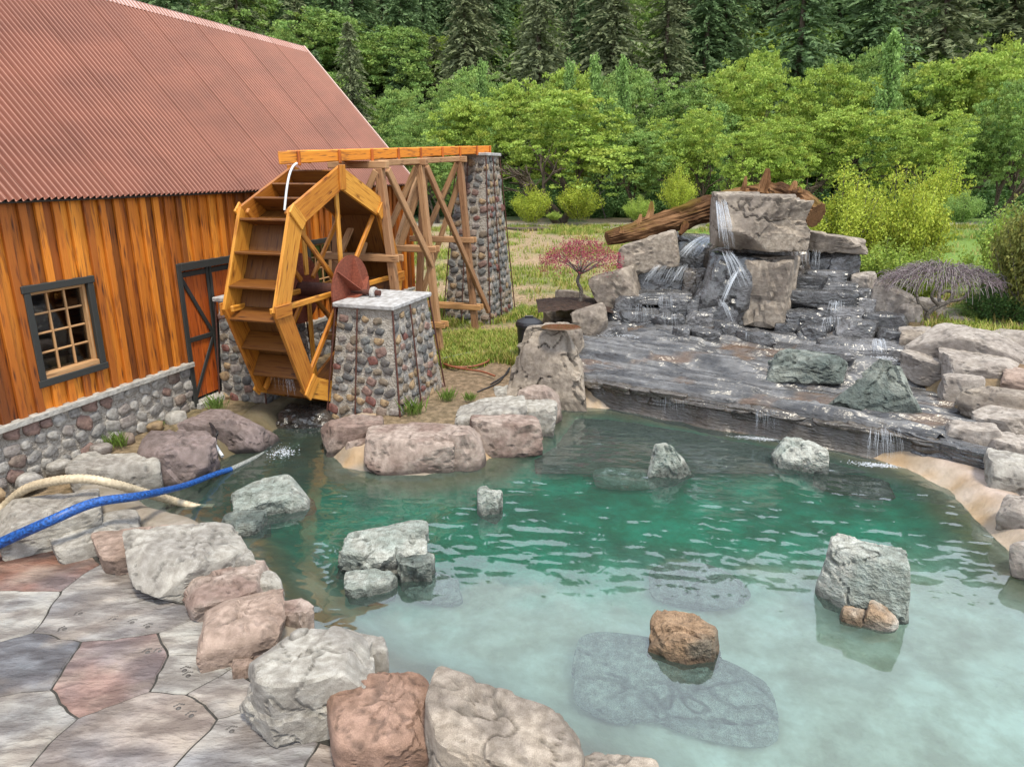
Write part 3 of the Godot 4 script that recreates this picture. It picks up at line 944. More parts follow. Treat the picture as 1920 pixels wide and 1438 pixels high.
func barn():
	stone_shapes()
	var b = thing("mill_barn", "long barn of orange stained boards with a rust red corrugated roof and stone footing", "barn", WALL)
	var s0 = -8.0
	var s1 = 7.55
	# walls with openings, floor and the far side, so that the inside is dark
	var cuts = [s0, -2.40, -1.54, 0.0, 1.3, 3.24, 4.11, s1]
	for k in cuts.size() - 1:
		var hole = null
		for q in HOLES:
			if cuts[k] > q[0] - 0.1 and cuts[k + 1] < q[1] + 0.1: hole = q
		if hole == null: board(b, "wall", cuts[k], cuts[k + 1], 0.02, 3.4, -0.16, 0.14, M.dark_room)
		else:
			board(b, "wall", cuts[k], cuts[k + 1], 0.02, hole[2] + 0.04, -0.16, 0.14, M.dark_room)
			board(b, "wall", cuts[k], cuts[k + 1], hole[3] - 0.04, 3.4, -0.16, 0.14, M.dark_room)
	board(b, "back_wall", s0, s1, 0.02, 3.4, -5.2, 0.12, M.plank, Color(0.6, 0.5, 0.4))
	for s in [s0, s1 - 0.1]:
		var st := SurfaceTool.new()
		st.begin(Mesh.PRIMITIVE_TRIANGLES)
		var pr = [wallp(s, 0, 0.0), wallp(s, 3.35, 0.0), wallp(s, 6.15, -2.6), wallp(s, 3.35, -5.2), wallp(s, 0, -5.2)]
		for k in [[0, 1, 3], [0, 3, 4], [1, 2, 3]]:
			for d in [0.0, 0.1]:
				for j in k:
					st.set_normal(U * (1.0 if d > 0 else -1.0)); st.set_color(Color(0.7, 0.5, 0.4)); st.set_uv(Vector2(pr[j].dot(N), pr[j].y)); st.add_vertex(pr[j] + U * d)
		put(b, "gable", st.commit(), M.plank)
	# boards and the battens over their joints
	var tones = [Color(0.80, 0.73, 0.62), Color(0.66, 0.56, 0.44), Color(0.46, 0.36, 0.30), Color(0.30, 0.24, 0.23), Color(0.86, 0.85, 0.8), Color(0.55, 0.43, 0.32), Color(0.38, 0.27, 0.23)]
	var s = s0
	var i = 0
	while s < s1 - 0.05:
		var w = rng.randf_range(0.20, 0.235)
		for batten in 2:
			var a = s + 0.004 if batten == 0 else s + w - 0.045
			var e = minf(s + w - 0.004 if batten == 0 else s + w + 0.05, s1)
			var off = 0.0 if batten == 0 else 0.026
			var spans = [[0.74, 3.24]]
			for q in HOLES:
				if (a + e) / 2 > q[0] + 0.01 and (a + e) / 2 < q[1] - 0.01:
					spans = [[q[3] - 0.03, 3.24]]
					if q[2] > 0.74: spans.append([0.74, q[2] + 0.03])
			for sp in spans:
				var col = tones[rng.randi() % tones.size()] * (0.8 if s < -2.6 and rng.randf() < 0.6 else 1.0)
				if batten == 1: col = tones[rng.randi() % 5] * Color(1, 0.97, 0.92)
				worn = rng.randf_range(0.1, 0.9) * (1.0 if sp[1] - sp[0] > 1.2 else 0.0)
				worn_len = sp[1] - sp[0]
				worn_from = col
				board(b, "plank" if batten == 0 else "batten", a, e, sp[0] - rng.randf() * 0.012, sp[1], off, 0.02 if batten == 0 else 0.045, M.plank, col)
				worn = 0.0
		s += w
		i += 1
	# stone footing
	board(b, "footing", s0, -0.05, -0.1, 0.69, -0.02, 0.07, M.mortar)
	board(b, "footing", 1.4, s1, -0.1, 0.69, -0.02, 0.07, M.mortar)
	board(b, "ledge", s0, -0.02, 0.675, 0.745, 0.0, 0.13, M.concrete, Color(0.9, 0.88, 0.84))
	board(b, "ledge", 1.36, s1, 0.675, 0.745, 0.0, 0.13, M.concrete, Color(0.9, 0.88, 0.84))
	stone_face(b, wallp((s0 - 0.05) / 2, 0.0, 0.05), U * -1.0, Vector3.UP, 0.70, func(_y): return 4.0, 0.185, [0, 1, 8, 10, 1, 8, 10, 7, 0, 3], 0.97)
	stone_face(b, wallp((1.4 + s1) / 2, 0.0, 0.05), U * -1.0, Vector3.UP, 0.70, func(_y): return 3.0, 0.19, [0, 1, 8, 10, 1, 8, 10, 7, 0])
	for k in 16:
		var ss = -7.6 + 0.47 * k + rng.randf_range(-0.1, 0.1)
		var sc = rng.randf_range(0.2, 0.32)
		put(b, "stone", stones[[1, 8, 10, 7, 4][k % 5]], M.cobble, Transform3D(Basis(Vector3.UP, rng.randf() * 6.0).scaled(Vector3(sc * 1.2, sc * 0.8, sc)), wallp(ss, 0.05, 0.18)))
	barn_window(b, -2.44, -1.5, 1.03, 2.23)
	barn_window(b, 3.2, 4.15, 1.1, 2.24)
	# double door with Z braces
	for leaf in 2:
		var a = 0.02 if leaf == 0 else 0.66
		var e = 0.64 if leaf == 0 else 1.28
		var d = put(b, "door", box(Vector3(e - a, 1.98, 0.03), 0.004, Color(0.3, 0.2, 0.15)), M.dark_room, Transform3D(Basis(U, Vector3.UP, -N), wallp((a + e) / 2, 1.1, -0.06)))
		for k in 4:
			var p0 = a + (e - a) * k / 4.0
			board(d, "plank", p0 + 0.003, p0 + (e - a) / 4.0 - 0.003, 0.13, 2.08, -0.045, 0.02, M.plank, [Color(0.62, 0.36, 0.25), Color(0.52, 0.28, 0.2), Color(0.58, 0.33, 0.22), Color(0.46, 0.24, 0.18)][k])
		var z = -0.012
		for y in [1.98, 1.0]:
			board(d, "brace", a + 0.055, e - 0.055, y, y + 0.075, z - 0.01, 0.022, M.black_paint)
		for x in [a, e - 0.05]:
			board(d, "brace", x, x + 0.055, 0.12, 2.09, z - 0.01, 0.024, M.black_paint)
		var p = a + 0.05 if leaf == 0 else e - 0.05
		var r = e - 0.05 if leaf == 0 else a + 0.05
		timber(d, "brace", wallp(p, 1.98, z + 0.002), wallp(r, 1.06, z + 0.002), 0.02, 0.07, M.black_paint)
		timber(d, "brace", wallp(r, 1.0, z + 0.002), wallp(p, 0.16, z + 0.002), 0.02, 0.07, M.black_paint)
	board(b, "door_frame", -0.09, -0.005, 0.05, 2.2, 0.0, 0.095, M.black_paint)
	board(b, "door_frame", 1.305, 1.39, 0.05, 2.2, 0.0, 0.095, M.black_paint)
	board(b, "door_frame", -0.005, 1.305, 2.09, 2.2, 0.0, 0.098, M.black_paint)
	board(b, "door_sill", -0.05, 1.35, -0.05, 0.09, -0.1, 0.26, M.concrete)
	roof(b)

func barn_window(b, a: float, e: float, y0: float, y1: float):
	var w = thing_part(b, "window", wallp((a + e) / 2, y0, 0.0))
	var f = 0.085
	board(w, "frame", a, a + f, y0 + f, y1 - f, 0.03, 0.058, M.black_paint)
	board(w, "frame", e - f, e, y0 + f, y1 - f, 0.03, 0.058, M.black_paint)
	board(w, "frame", a - 0.02, e + 0.02, y1 - f, y1, 0.03, 0.063, M.black_paint)
	board(w, "frame", a - 0.02, e + 0.02, y0, y0 + f, 0.03, 0.063, M.black_paint)
	var i0 = a + f
	var i1 = e - f
	var j0 = y0 + f
	var j1 = y1 - f
	var wc = Color(1.0, 0.9, 0.74)
	board(w, "sash", i0, i0 + 0.035, j0, j1, -0.06, 0.09, M.bare_wood, wc)
	board(w, "sash", i1 - 0.035, i1, j0, j1, -0.06, 0.09, M.bare_wood, wc)
	board(w, "sash", i0 + 0.035, i1 - 0.035, j1 - 0.04, j1, -0.06, 0.085, M.bare_wood, wc)
	board(w, "sill", i0, i1, j0 - 0.01, j0 + 0.06, -0.06, 0.13, M.bare_wood, wc)
	for k in 2:
		var x = lerpf(i0 + 0.035, i1 - 0.035, (k + 1) / 3.0)
		board(w, "muntin", x - 0.013, x + 0.013, j0 + 0.06, j1 - 0.04, -0.045, 0.04, M.bare_wood, wc)
	for k in 3:
		var y = lerpf(j0 + 0.06, j1 - 0.04, (k + 1) / 4.0)
		for c in 3:
			var x0 = lerpf(i0 + 0.035, i1 - 0.035, c / 3.0) + 0.013
			var x1 = lerpf(i0 + 0.035, i1 - 0.035, (c + 1) / 3.0) - 0.013
			board(w, "muntin", x0, x1, y - 0.012, y + 0.012, -0.043, 0.034, M.bare_wood, wc)
	for c in 3:
		for k in 4:
			var x0 = lerpf(i0 + 0.035, i1 - 0.035, c / 3.0)
			var x1 = lerpf(i0 + 0.035, i1 - 0.035, (c + 1) / 3.0)
			var ya = lerpf(j0 + 0.06, j1 - 0.04, k / 4.0)
			var yb = lerpf(j0 + 0.06, j1 - 0.04, (k + 1) / 4.0)
			board(w, "pane", x0, x1, ya, yb, -0.03, 0.004, M.glass)

func thing_part(parent: Node3D, called: String, at: Vector3) -> Node3D:
	var o := Node3D.new()
	o.name = named(parent, called)
	parent.add_child(o, true)
	o.transform = parent.global_transform.affine_inverse() * Transform3D(Basis(), at)
	return o

func corrugated(width: float, length: float, waves: int, col := Color.WHITE) -> ArrayMesh:
	var V := PackedVector3Array()
	var Nn := PackedVector3Array()
	var C := PackedColorArray()
	var I := PackedInt32Array()
	var n = waves * 8
	for side in 2:
		var base = V.size()
		for j in 2:
			for i in n + 1:
				var ph = TAU * waves * i / n
				V.append(Vector3(width * i / n - width / 2, (j - 0.5) * length, 0.026 * cos(ph) - side * 0.003))
				Nn.append(Vector3(0.026 * sin(ph) * TAU * waves / width, 0, 1).normalized() * (1.0 - 2.0 * side))
				C.append(col)
		for i in n:
			var a = base + i
			if side == 0: I.append_array([a, a + n + 1, a + 1, a + 1, a + n + 1, a + n + 2])
			else: I.append_array([a, a + 1, a + n + 1, a + 1, a + n + 2, a + n + 1])
	return mesh_of(V, Nn, null, C, I)

func roof(b):
	var e = wallp(0, 3.18, 0.2)
	var rdg = wallp(0, 6.27, -2.6)
	var up = (rdg - e).normalized()
	var out = U.cross(up).normalized()
	if out.y < 0: out = -out
	var L = e.distance_to(rdg)
	var s = 7.62
	var k = 0
	var sheets = []
	for t in [0.96, 1.0, 0.98, 1.03, 0.94]: sheets.append(corrugated(0.70, L, 8, Color(t, t, t * 0.98)))
	var r = put(b, "roof", box(Vector3(15.6, 0.05, 0.03), 0.005), M.black_paint, Transform3D(Basis(U, up, U.cross(up)), wallp(-0.2, 3.17, 0.14)))
	while s > -8.2:
		put(r, "roof_sheet", sheets[(k * 3 + k / 4) % 5], M.roof_metal, Transform3D(Basis(U, up, U.cross(up)), wallp(s - 0.35, 4.725 + 0.006 * (k % 2), -1.2)))
		s -= 0.6125 + 0.00
		k += 1
	var up2 = (rdg - wallp(0, 3.18, -5.4)).normalized()
	for side in 2:
		var y = up if side == 0 else up2
		var c = wallp(-0.2, 6.265, -2.6) - y * 0.09 + Vector3.UP * 0.022
		put(r, "ridge_cap", box(Vector3(15.7, 0.2, 0.004), 0.001), M.roof_trim, Transform3D(Basis(U, y, U.cross(y)), c))
	put(r, "back_slope", corrugated(15.7, L, 180), M.roof_metal, Transform3D(Basis(U, up2, U.cross(up2)), wallp(-0.2, 4.725, -4.0)))
	for side in 2:
		var y = up if side == 0 else up2
		put(r, "gable_trim", box(Vector3(0.035, L + 0.02, 0.14), 0.004), M.roof_trim, Transform3D(Basis(U, y, U.cross(y)), wallp(7.635, 4.70, -1.2 if side == 0 else -4.0)))


# ---------- stone pillars ----------
func pillar(label: String, c: Vector3, y0: float, y1: float, top: Vector2, foot: Vector2, cap: float, stone: float, mid_rods: bool):
	var p = thing("stone_pillar", label, "stone pillar", Vector3(c.x, y0, c.z))
	var st := SurfaceTool.new()
	st.begin(Mesh.PRIMITIVE_TRIANGLES)
	st.set_color(Color.WHITE)
	var at = func(a, b, t): return Vector3(c.x, lerpf(y0, y1, t), c.z) + N * a * lerpf(foot.x, top.x, t) + U * b * lerpf(foot.y, top.y, t)
	var cs = [[-1, -1], [1, -1], [1, 1], [-1, 1]]
	var h = y1 - y0
	for k in 4:
		var a = cs[k]
		var b = cs[(k + 1) % 4]
		var q = [at.call(a[0], a[1], 0.0), at.call(b[0], b[1], 0.0), at.call(b[0], b[1], 1.0), at.call(a[0], a[1], 1.0)]
		var n = (q[1] - q[0]).cross(q[3] - q[0]).normalized()
		var mid = (q[0] + q[1]) / 2
		if n.dot(mid - c) < 0: n = -n
		var turned = (q[1] - q[0]).cross(q[2] - q[0]).dot(n) < 0.0
		for j in ([0, 1, 2, 0, 2, 3] if turned else [0, 2, 1, 0, 3, 2]):
			st.set_normal(n); st.add_vertex(q[j])
	put(p, "mortar", st.commit(), M.mortar)
	for k in 4:
		var a = cs[k]
		var b = cs[(k + 1) % 4]
		var f0 = at.call((a[0] + b[0]) / 2.0, (a[1] + b[1]) / 2.0, 0.0)
		var f1 = at.call((a[0] + b[0]) / 2.0, (a[1] + b[1]) / 2.0, 1.0)
		var across = (at.call(b[0], b[1], 0.0) - at.call(a[0], a[1], 0.0)).normalized()
		var up = (f1 - f0).normalized()
		if across.cross(up).dot(f0 - Vector3(c.x, y0, c.z)) < 0: across = -across
		var w0 = foot.y if k % 2 == 1 else foot.x
		var w1 = top.y if k % 2 == 1 else top.x
		stone_face(p, f0, across, up, f0.distance_to(f1), func(y): return lerpf(w0, w1, clampf(y / h, 0, 1)) - 0.01, stone, [2, 6, 11, 3, 5, 4, 7, 2, 6, 5, 5, 9, 4, 0, 10], 0.86)
	for k in 4:
		var a = cs[k]
		put(p, "corner_rod", tube([at.call(a[0], a[1], 0.0) + (N * a[0] + U * a[1]) * 0.03, at.call(a[0], a[1], 1.0) + (N * a[0] + U * a[1]) * 0.03], [0.014], 6, 1), M.dark_rust)
		if mid_rods:
			var b = cs[(k + 1) % 4]
			var m0 = (a[0] * 0.6 + b[0] * 0.4)
			var m1 = (a[1] * 0.6 + b[1] * 0.4)
			var o = (N * (a[0] + b[0]) + U * (a[1] + b[1])) * 0.03
			put(p, "face_rod", tube([at.call(m0, m1, 0.0) + o, at.call(m0, m1, 1.0) + o], [0.012], 6, 1), M.dark_rust)
	var xf = Transform3D(Basis(N, Vector3.UP, N.cross(Vector3.UP)), Vector3(c.x, y1 + cap / 2, c.z))
	put(p, "cap_slab", box(Vector3(top.x * 2 + 0.13, cap, top.y * 2 + 0.13), 0.014, Color(0.95, 0.96, 1.0)), M.concrete, xf)

func pillars():
	pillar("short cobbled pillar with rusty rods in front of the water wheel, carrying its axle", HUB * Vector3(1, 0, 1) + N * 1.02 + U * 0.02, -0.35, 1.55, Vector2(0.44, 0.60), Vector2(0.62, 0.84), 0.07, 0.165, true)
	pillar("cobbled pillar half hidden between the barn door and the water wheel", HUB * Vector3(1, 0, 1) - N * 1.06 - U * 0.22, -0.35, 1.55, Vector2(0.36, 0.55), Vector2(0.42, 0.68), 0.07, 0.17, false)
	pillar("tall tapering pillar of dark cobbles under the flume's far end", Vector3(HUB.x, 0, HUB.z) + U * 6.72 + N * 0.06, -0.1, 3.80, Vector2(0.33, 0.44), Vector2(0.58, 0.92), 0.07, 0.19, true)


# ---------- water wheel ----------
# a flat piece: a polygon given in order (first side along the grain), pushed out by depth
func plate(pts: Array, depth: Vector3, col := Color.WHITE) -> ArrayMesh:
	var st := SurfaceTool.new()
	st.begin(Mesh.PRIMITIVE_TRIANGLES)
	st.set_color(col)
	var g = (pts[1] - pts[0]).normalized()
	var dn = depth.normalized()
	var x = g.cross(dn)
	var uo = Vector2(rng.randf() * 5, rng.randf() * 5)
	var n = pts.size()
	var mid = Vector3.ZERO
	for p in pts: mid += p / n
	mid += depth * 0.5
	var add = func(a, b, c):
		var nn = (b - a).cross(c - a)
		var o = [a, b, c]
		if nn.dot((a + b + c) / 3.0 - mid) > 0: o = [a, c, b]
		var out = -((o[1] - o[0]).cross(o[2] - o[0])).normalized()
		for p in o:
			st.set_normal(out); st.set_uv(Vector2(p.dot(x) + p.dot(dn), p.dot(g)) + uo); st.add_vertex(p)
	for k in range(1, n - 1):
		add.call(pts[0], pts[k], pts[k + 1])
		add.call(pts[0] + depth, pts[k] + depth, pts[k + 1] + depth)
	for k in n:
		var a = pts[k]
		var b = pts[(k + 1) % n]
		add.call(a, b, b + depth)
		add.call(a, b + depth, a + depth)
	return st.commit()

func wp(th: float, r: float, k: float) -> Vector3:
	return HUB + U * (r * cos(th)) + Vector3.UP * (r * sin(th)) + N * k

func wheel():
	var w = thing("water_wheel", "eight sided amber wooden water wheel turning beside the orange barn", "water wheel", HUB)
	var R = 1.88
	var hw = 0.40
	var cols = [Color(0.72, 0.65, 0.5), Color(0.62, 0.49, 0.32), Color(0.82, 0.8, 0.7), Color(0.5, 0.39, 0.27)]
	for side in [1.0, -1.0]:
		for i in 8:
			var a = PI / 2 + i * TAU / 8
			var b = a + TAU / 8
			var k0 = side * (hw - 0.025)
			var inn = R - 0.34
			var pts = [wp(a, R, k0), wp(b, R, k0), wp(b, inn, k0), wp(a, inn, k0)]
			put(w, "rim_board", plate(pts, N * side * 0.05, cols[(i * 3 + int(side)) % 4] * (Color.WHITE if side > 0 else Color(0.85, 0.8, 0.75))), M.wheel_wood)
			# lapped plates that tie two rim boards at each corner, outside the rim
			var t = Vector3.UP.cross(N)
			var e = wp(a, R - 0.17, side * (hw + 0.04))
			var rad = (wp(a, 1, 0) - HUB).normalized()
			put(w, "joint_plate", box(Vector3(0.17, 0.36, 0.03), 0.006, cols[(i + 1) % 4]), M.wheel_wood, Transform3D(Basis(rad.cross(N), rad, rad.cross(N).cross(rad)), e))
			# spokes from the hub flange to the corners
			var s0 = wp(a, 0.22, side * (hw - 0.085))
			var s1 = wp(a, R - 0.06, side * (hw - 0.085))
			timber(w, "spoke", s0, s1, 0.05, 0.085, M.wheel_wood, N, cols[(i + 2) % 4])
	for i in 8:
		var a = PI / 2 + i * TAU / 8
		var b = a + TAU / 8
		var r0 = R - 0.31
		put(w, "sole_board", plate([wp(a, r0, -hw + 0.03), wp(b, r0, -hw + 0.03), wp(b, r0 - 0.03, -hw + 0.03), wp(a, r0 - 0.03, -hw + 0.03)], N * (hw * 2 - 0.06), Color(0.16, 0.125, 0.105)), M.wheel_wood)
		for j in 3:
			var p = wp(a, R, 0).lerp(wp(b, R, 0), (j + 0.35) / 3.0)
			var q = wp(a, r0, 0).lerp(wp(b, r0, 0), (j + 0.05) / 3.0)
			var dirv = (p - q).normalized()
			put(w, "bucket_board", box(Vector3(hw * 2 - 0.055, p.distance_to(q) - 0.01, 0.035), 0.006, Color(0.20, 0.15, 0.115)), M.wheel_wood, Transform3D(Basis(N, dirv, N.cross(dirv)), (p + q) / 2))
	var ax = func(k: float) -> Transform3D: return Transform3D(Basis(U, N, U.cross(N)), HUB + N * k)
	put(w, "axle", lathe([Vector2(0.0, -1.35), Vector2(0.045, -1.35), Vector2(0.045, -0.5), Vector2(0.115, -0.499), Vector2(0.115, 0.42), Vector2(0.045, 0.421), Vector2(0.045, 0.97), Vector2(0.0, 0.97)], 20), M.dark_rust, ax.call(0.0))
	for side in [1.0, -1.0]:
		var fl = put(w, "flange", lathe([Vector2(0.04, -0.012), Vector2(0.56, -0.012), Vector2(0.56, 0.012), Vector2(0.04, 0.012)], 40), M.rust, ax.call(side * 0.47))
		for i in 6:
			var a = 0.3 + i * TAU / 6
			var rib = [wp(a, 0.05, side * 0.483), wp(a, 0.53, side * 0.483), wp(a, 0.53, side * 0.505), wp(a, 0.07, side * 0.70)]
			put(fl, "rib", plate(rib, (wp(a + PI / 2, 1, 0) - HUB).normalized() * 0.014), M.rust)
	put(w, "bearing", lathe([Vector2(0.046, -0.035), Vector2(0.085, -0.035), Vector2(0.095, 0.0), Vector2(0.085, 0.035), Vector2(0.046, 0.035)], 18), M.concrete, ax.call(0.86))
	put(w, "bearing", lathe([Vector2(0.046, -0.035), Vector2(0.085, -0.035), Vector2(0.095, 0.0), Vector2(0.085, 0.035), Vector2(0.046, 0.035)], 18), M.concrete, ax.call(-1.0))


# ---------- flume and trestle ----------
func fy(s: float) -> float:
	return 3.735 + (s + 1.24) * 0.037

func flume():
	var f = thing("flume", "long orange wooden flume with upright cleats above the water wheel", "flume", flp(3, 0, 3.6))
	var C = [Color(1, 0.9, 0.65), Color(1, 0.82, 0.55)]
	for n in [0.24, -0.24]:
		var cuts = [-1.24 if n > 0 else -0.35, 0.25, 3.14, 7.0]
		for k in 3:
			timber(f, "side_board", flp(cuts[k] + 0.002, n, fy(cuts[k]) - 0.085), flp(cuts[k + 1] - 0.002, n, fy(cuts[k + 1]) - 0.085), 0.03, 0.17, M.plank, N, [Color(0.92, 0.92, 0.86), Color(0.88, 0.84, 0.76), Color(0.85, 0.74, 0.62)][k])
		for s in [-0.82, 0.25, 1.26, 2.22, 3.14, 4.16, 5.09, 6.09, 6.96]:
			if n < 0 and s < 0: continue
			timber(f, "cleat", flp(s, n + signf(n) * 0.03, fy(s) - 0.2), flp(s, n + signf(n) * 0.03, fy(s) + 0.003), 0.03, 0.07, M.plank, N, Color(0.62, 0.42, 0.28))
	timber(f, "floor_board", flp(-0.3, 0, fy(-0.3) - 0.158), flp(7.0, 0, fy(7.0) - 0.158), 0.448, 0.025, M.plank, N, Color(0.8, 0.65, 0.45))
	timber(f, "end_board", flp(6.98, -0.22, fy(7) - 0.08), flp(6.98, 0.22, fy(7) - 0.08), 0.02, 0.14, M.plank, U)

	var t = thing("trestle", "weathered timber trestle of three braced frames under the flume", "trestle", flp(3, 0, 0))
	var m = M.bare_wood
	var tones = [Color(0.95, 0.88, 0.8), Color(0.7, 0.58, 0.5), Color(0.85, 0.75, 0.66), Color(0.6, 0.5, 0.44)]
	var bents = [1.25, 2.78, 4.72]
	for i in 3:
		var s = bents[i]
		var y = fy(s) - 0.19
		timber(t, "cap_beam", flp(s, -0.55, y - 0.06), flp(s, 0.55, y - 0.06), 0.12, 0.12, m, U, tones[i])
		for sg in [1.0, -1.0]:
			timber(t, "leg", flp(s, sg * 0.40, y - 0.12), flp(s, sg * 0.72, -0.15), 0.13, 0.13, m, U, tones[(i + (1 if sg > 0 else 3)) % 4])
		for d in [-0.085, 0.085]:
			timber(t, "tie", flp(s + d, -0.78, 2.06), flp(s + d, 0.72, 2.06), 0.035, 0.12, m, U, tones[2])
			timber(t, "tie", flp(s + d, -0.9, 0.62), flp(s + d, 0.86, 0.62), 0.035, 0.12, m, U, Color(1, 0.85, 0.62))
		timber(t, "brace", flp(s - 0.05, 0.36, y - 0.15), flp(s - 0.05, -0.52, 1.95), 0.04, 0.12, m, U, tones[0])
		timber(t, "brace", flp(s + 0.05, 0.40, y - 0.4), flp(s + 0.05, -0.66, 0.66), 0.04, 0.12, m, U, tones[0])
	timber(t, "brace", flp(1.4, 0.46, 3.5), flp(2.78, 0.60, 1.75), 0.07, 0.14, m, N, tones[2])
	timber(t, "brace", flp(2.9, 0.48, 3.55), flp(5.3, 0.80, 0.42), 0.07, 0.14, m, N, tones[1])
	timber(t, "brace", flp(1.3, -0.46, 3.3), flp(2.7, -0.62, 1.2), 0.07, 0.14, m, N, tones[3])
	timber(t, "brace", flp(4.6, -0.46, 3.5), flp(2.9, -0.64, 1.0), 0.07, 0.14, m, N, tones[0])
	timber(t, "girt", flp(1.25, 0.40, 3.60), flp(4.9, 0.40, 3.72), 0.07, 0.10, m, N, tones[2])

	var hose = tube([Vector3(-2.950, 3.583, -10.310), Vector3(-2.980, 3.541, -10.222), Vector3(-3.011, 3.430, -10.125), Vector3(-3.039, 3.244, -10.042), Vector3(-3.067, 2.976, -9.958)], [0.016], 10, 8)
	tag(put(self, "white_hose", hose, white_pipe()), "thin white hose curving down from the flume onto the wheel", "hose")

func white_pipe() -> StandardMaterial3D:
	if not M.has("white_pipe"): mat("white_pipe", lin(0.6, 0.63, 0.66), 0.4)
	return M.white_pipe


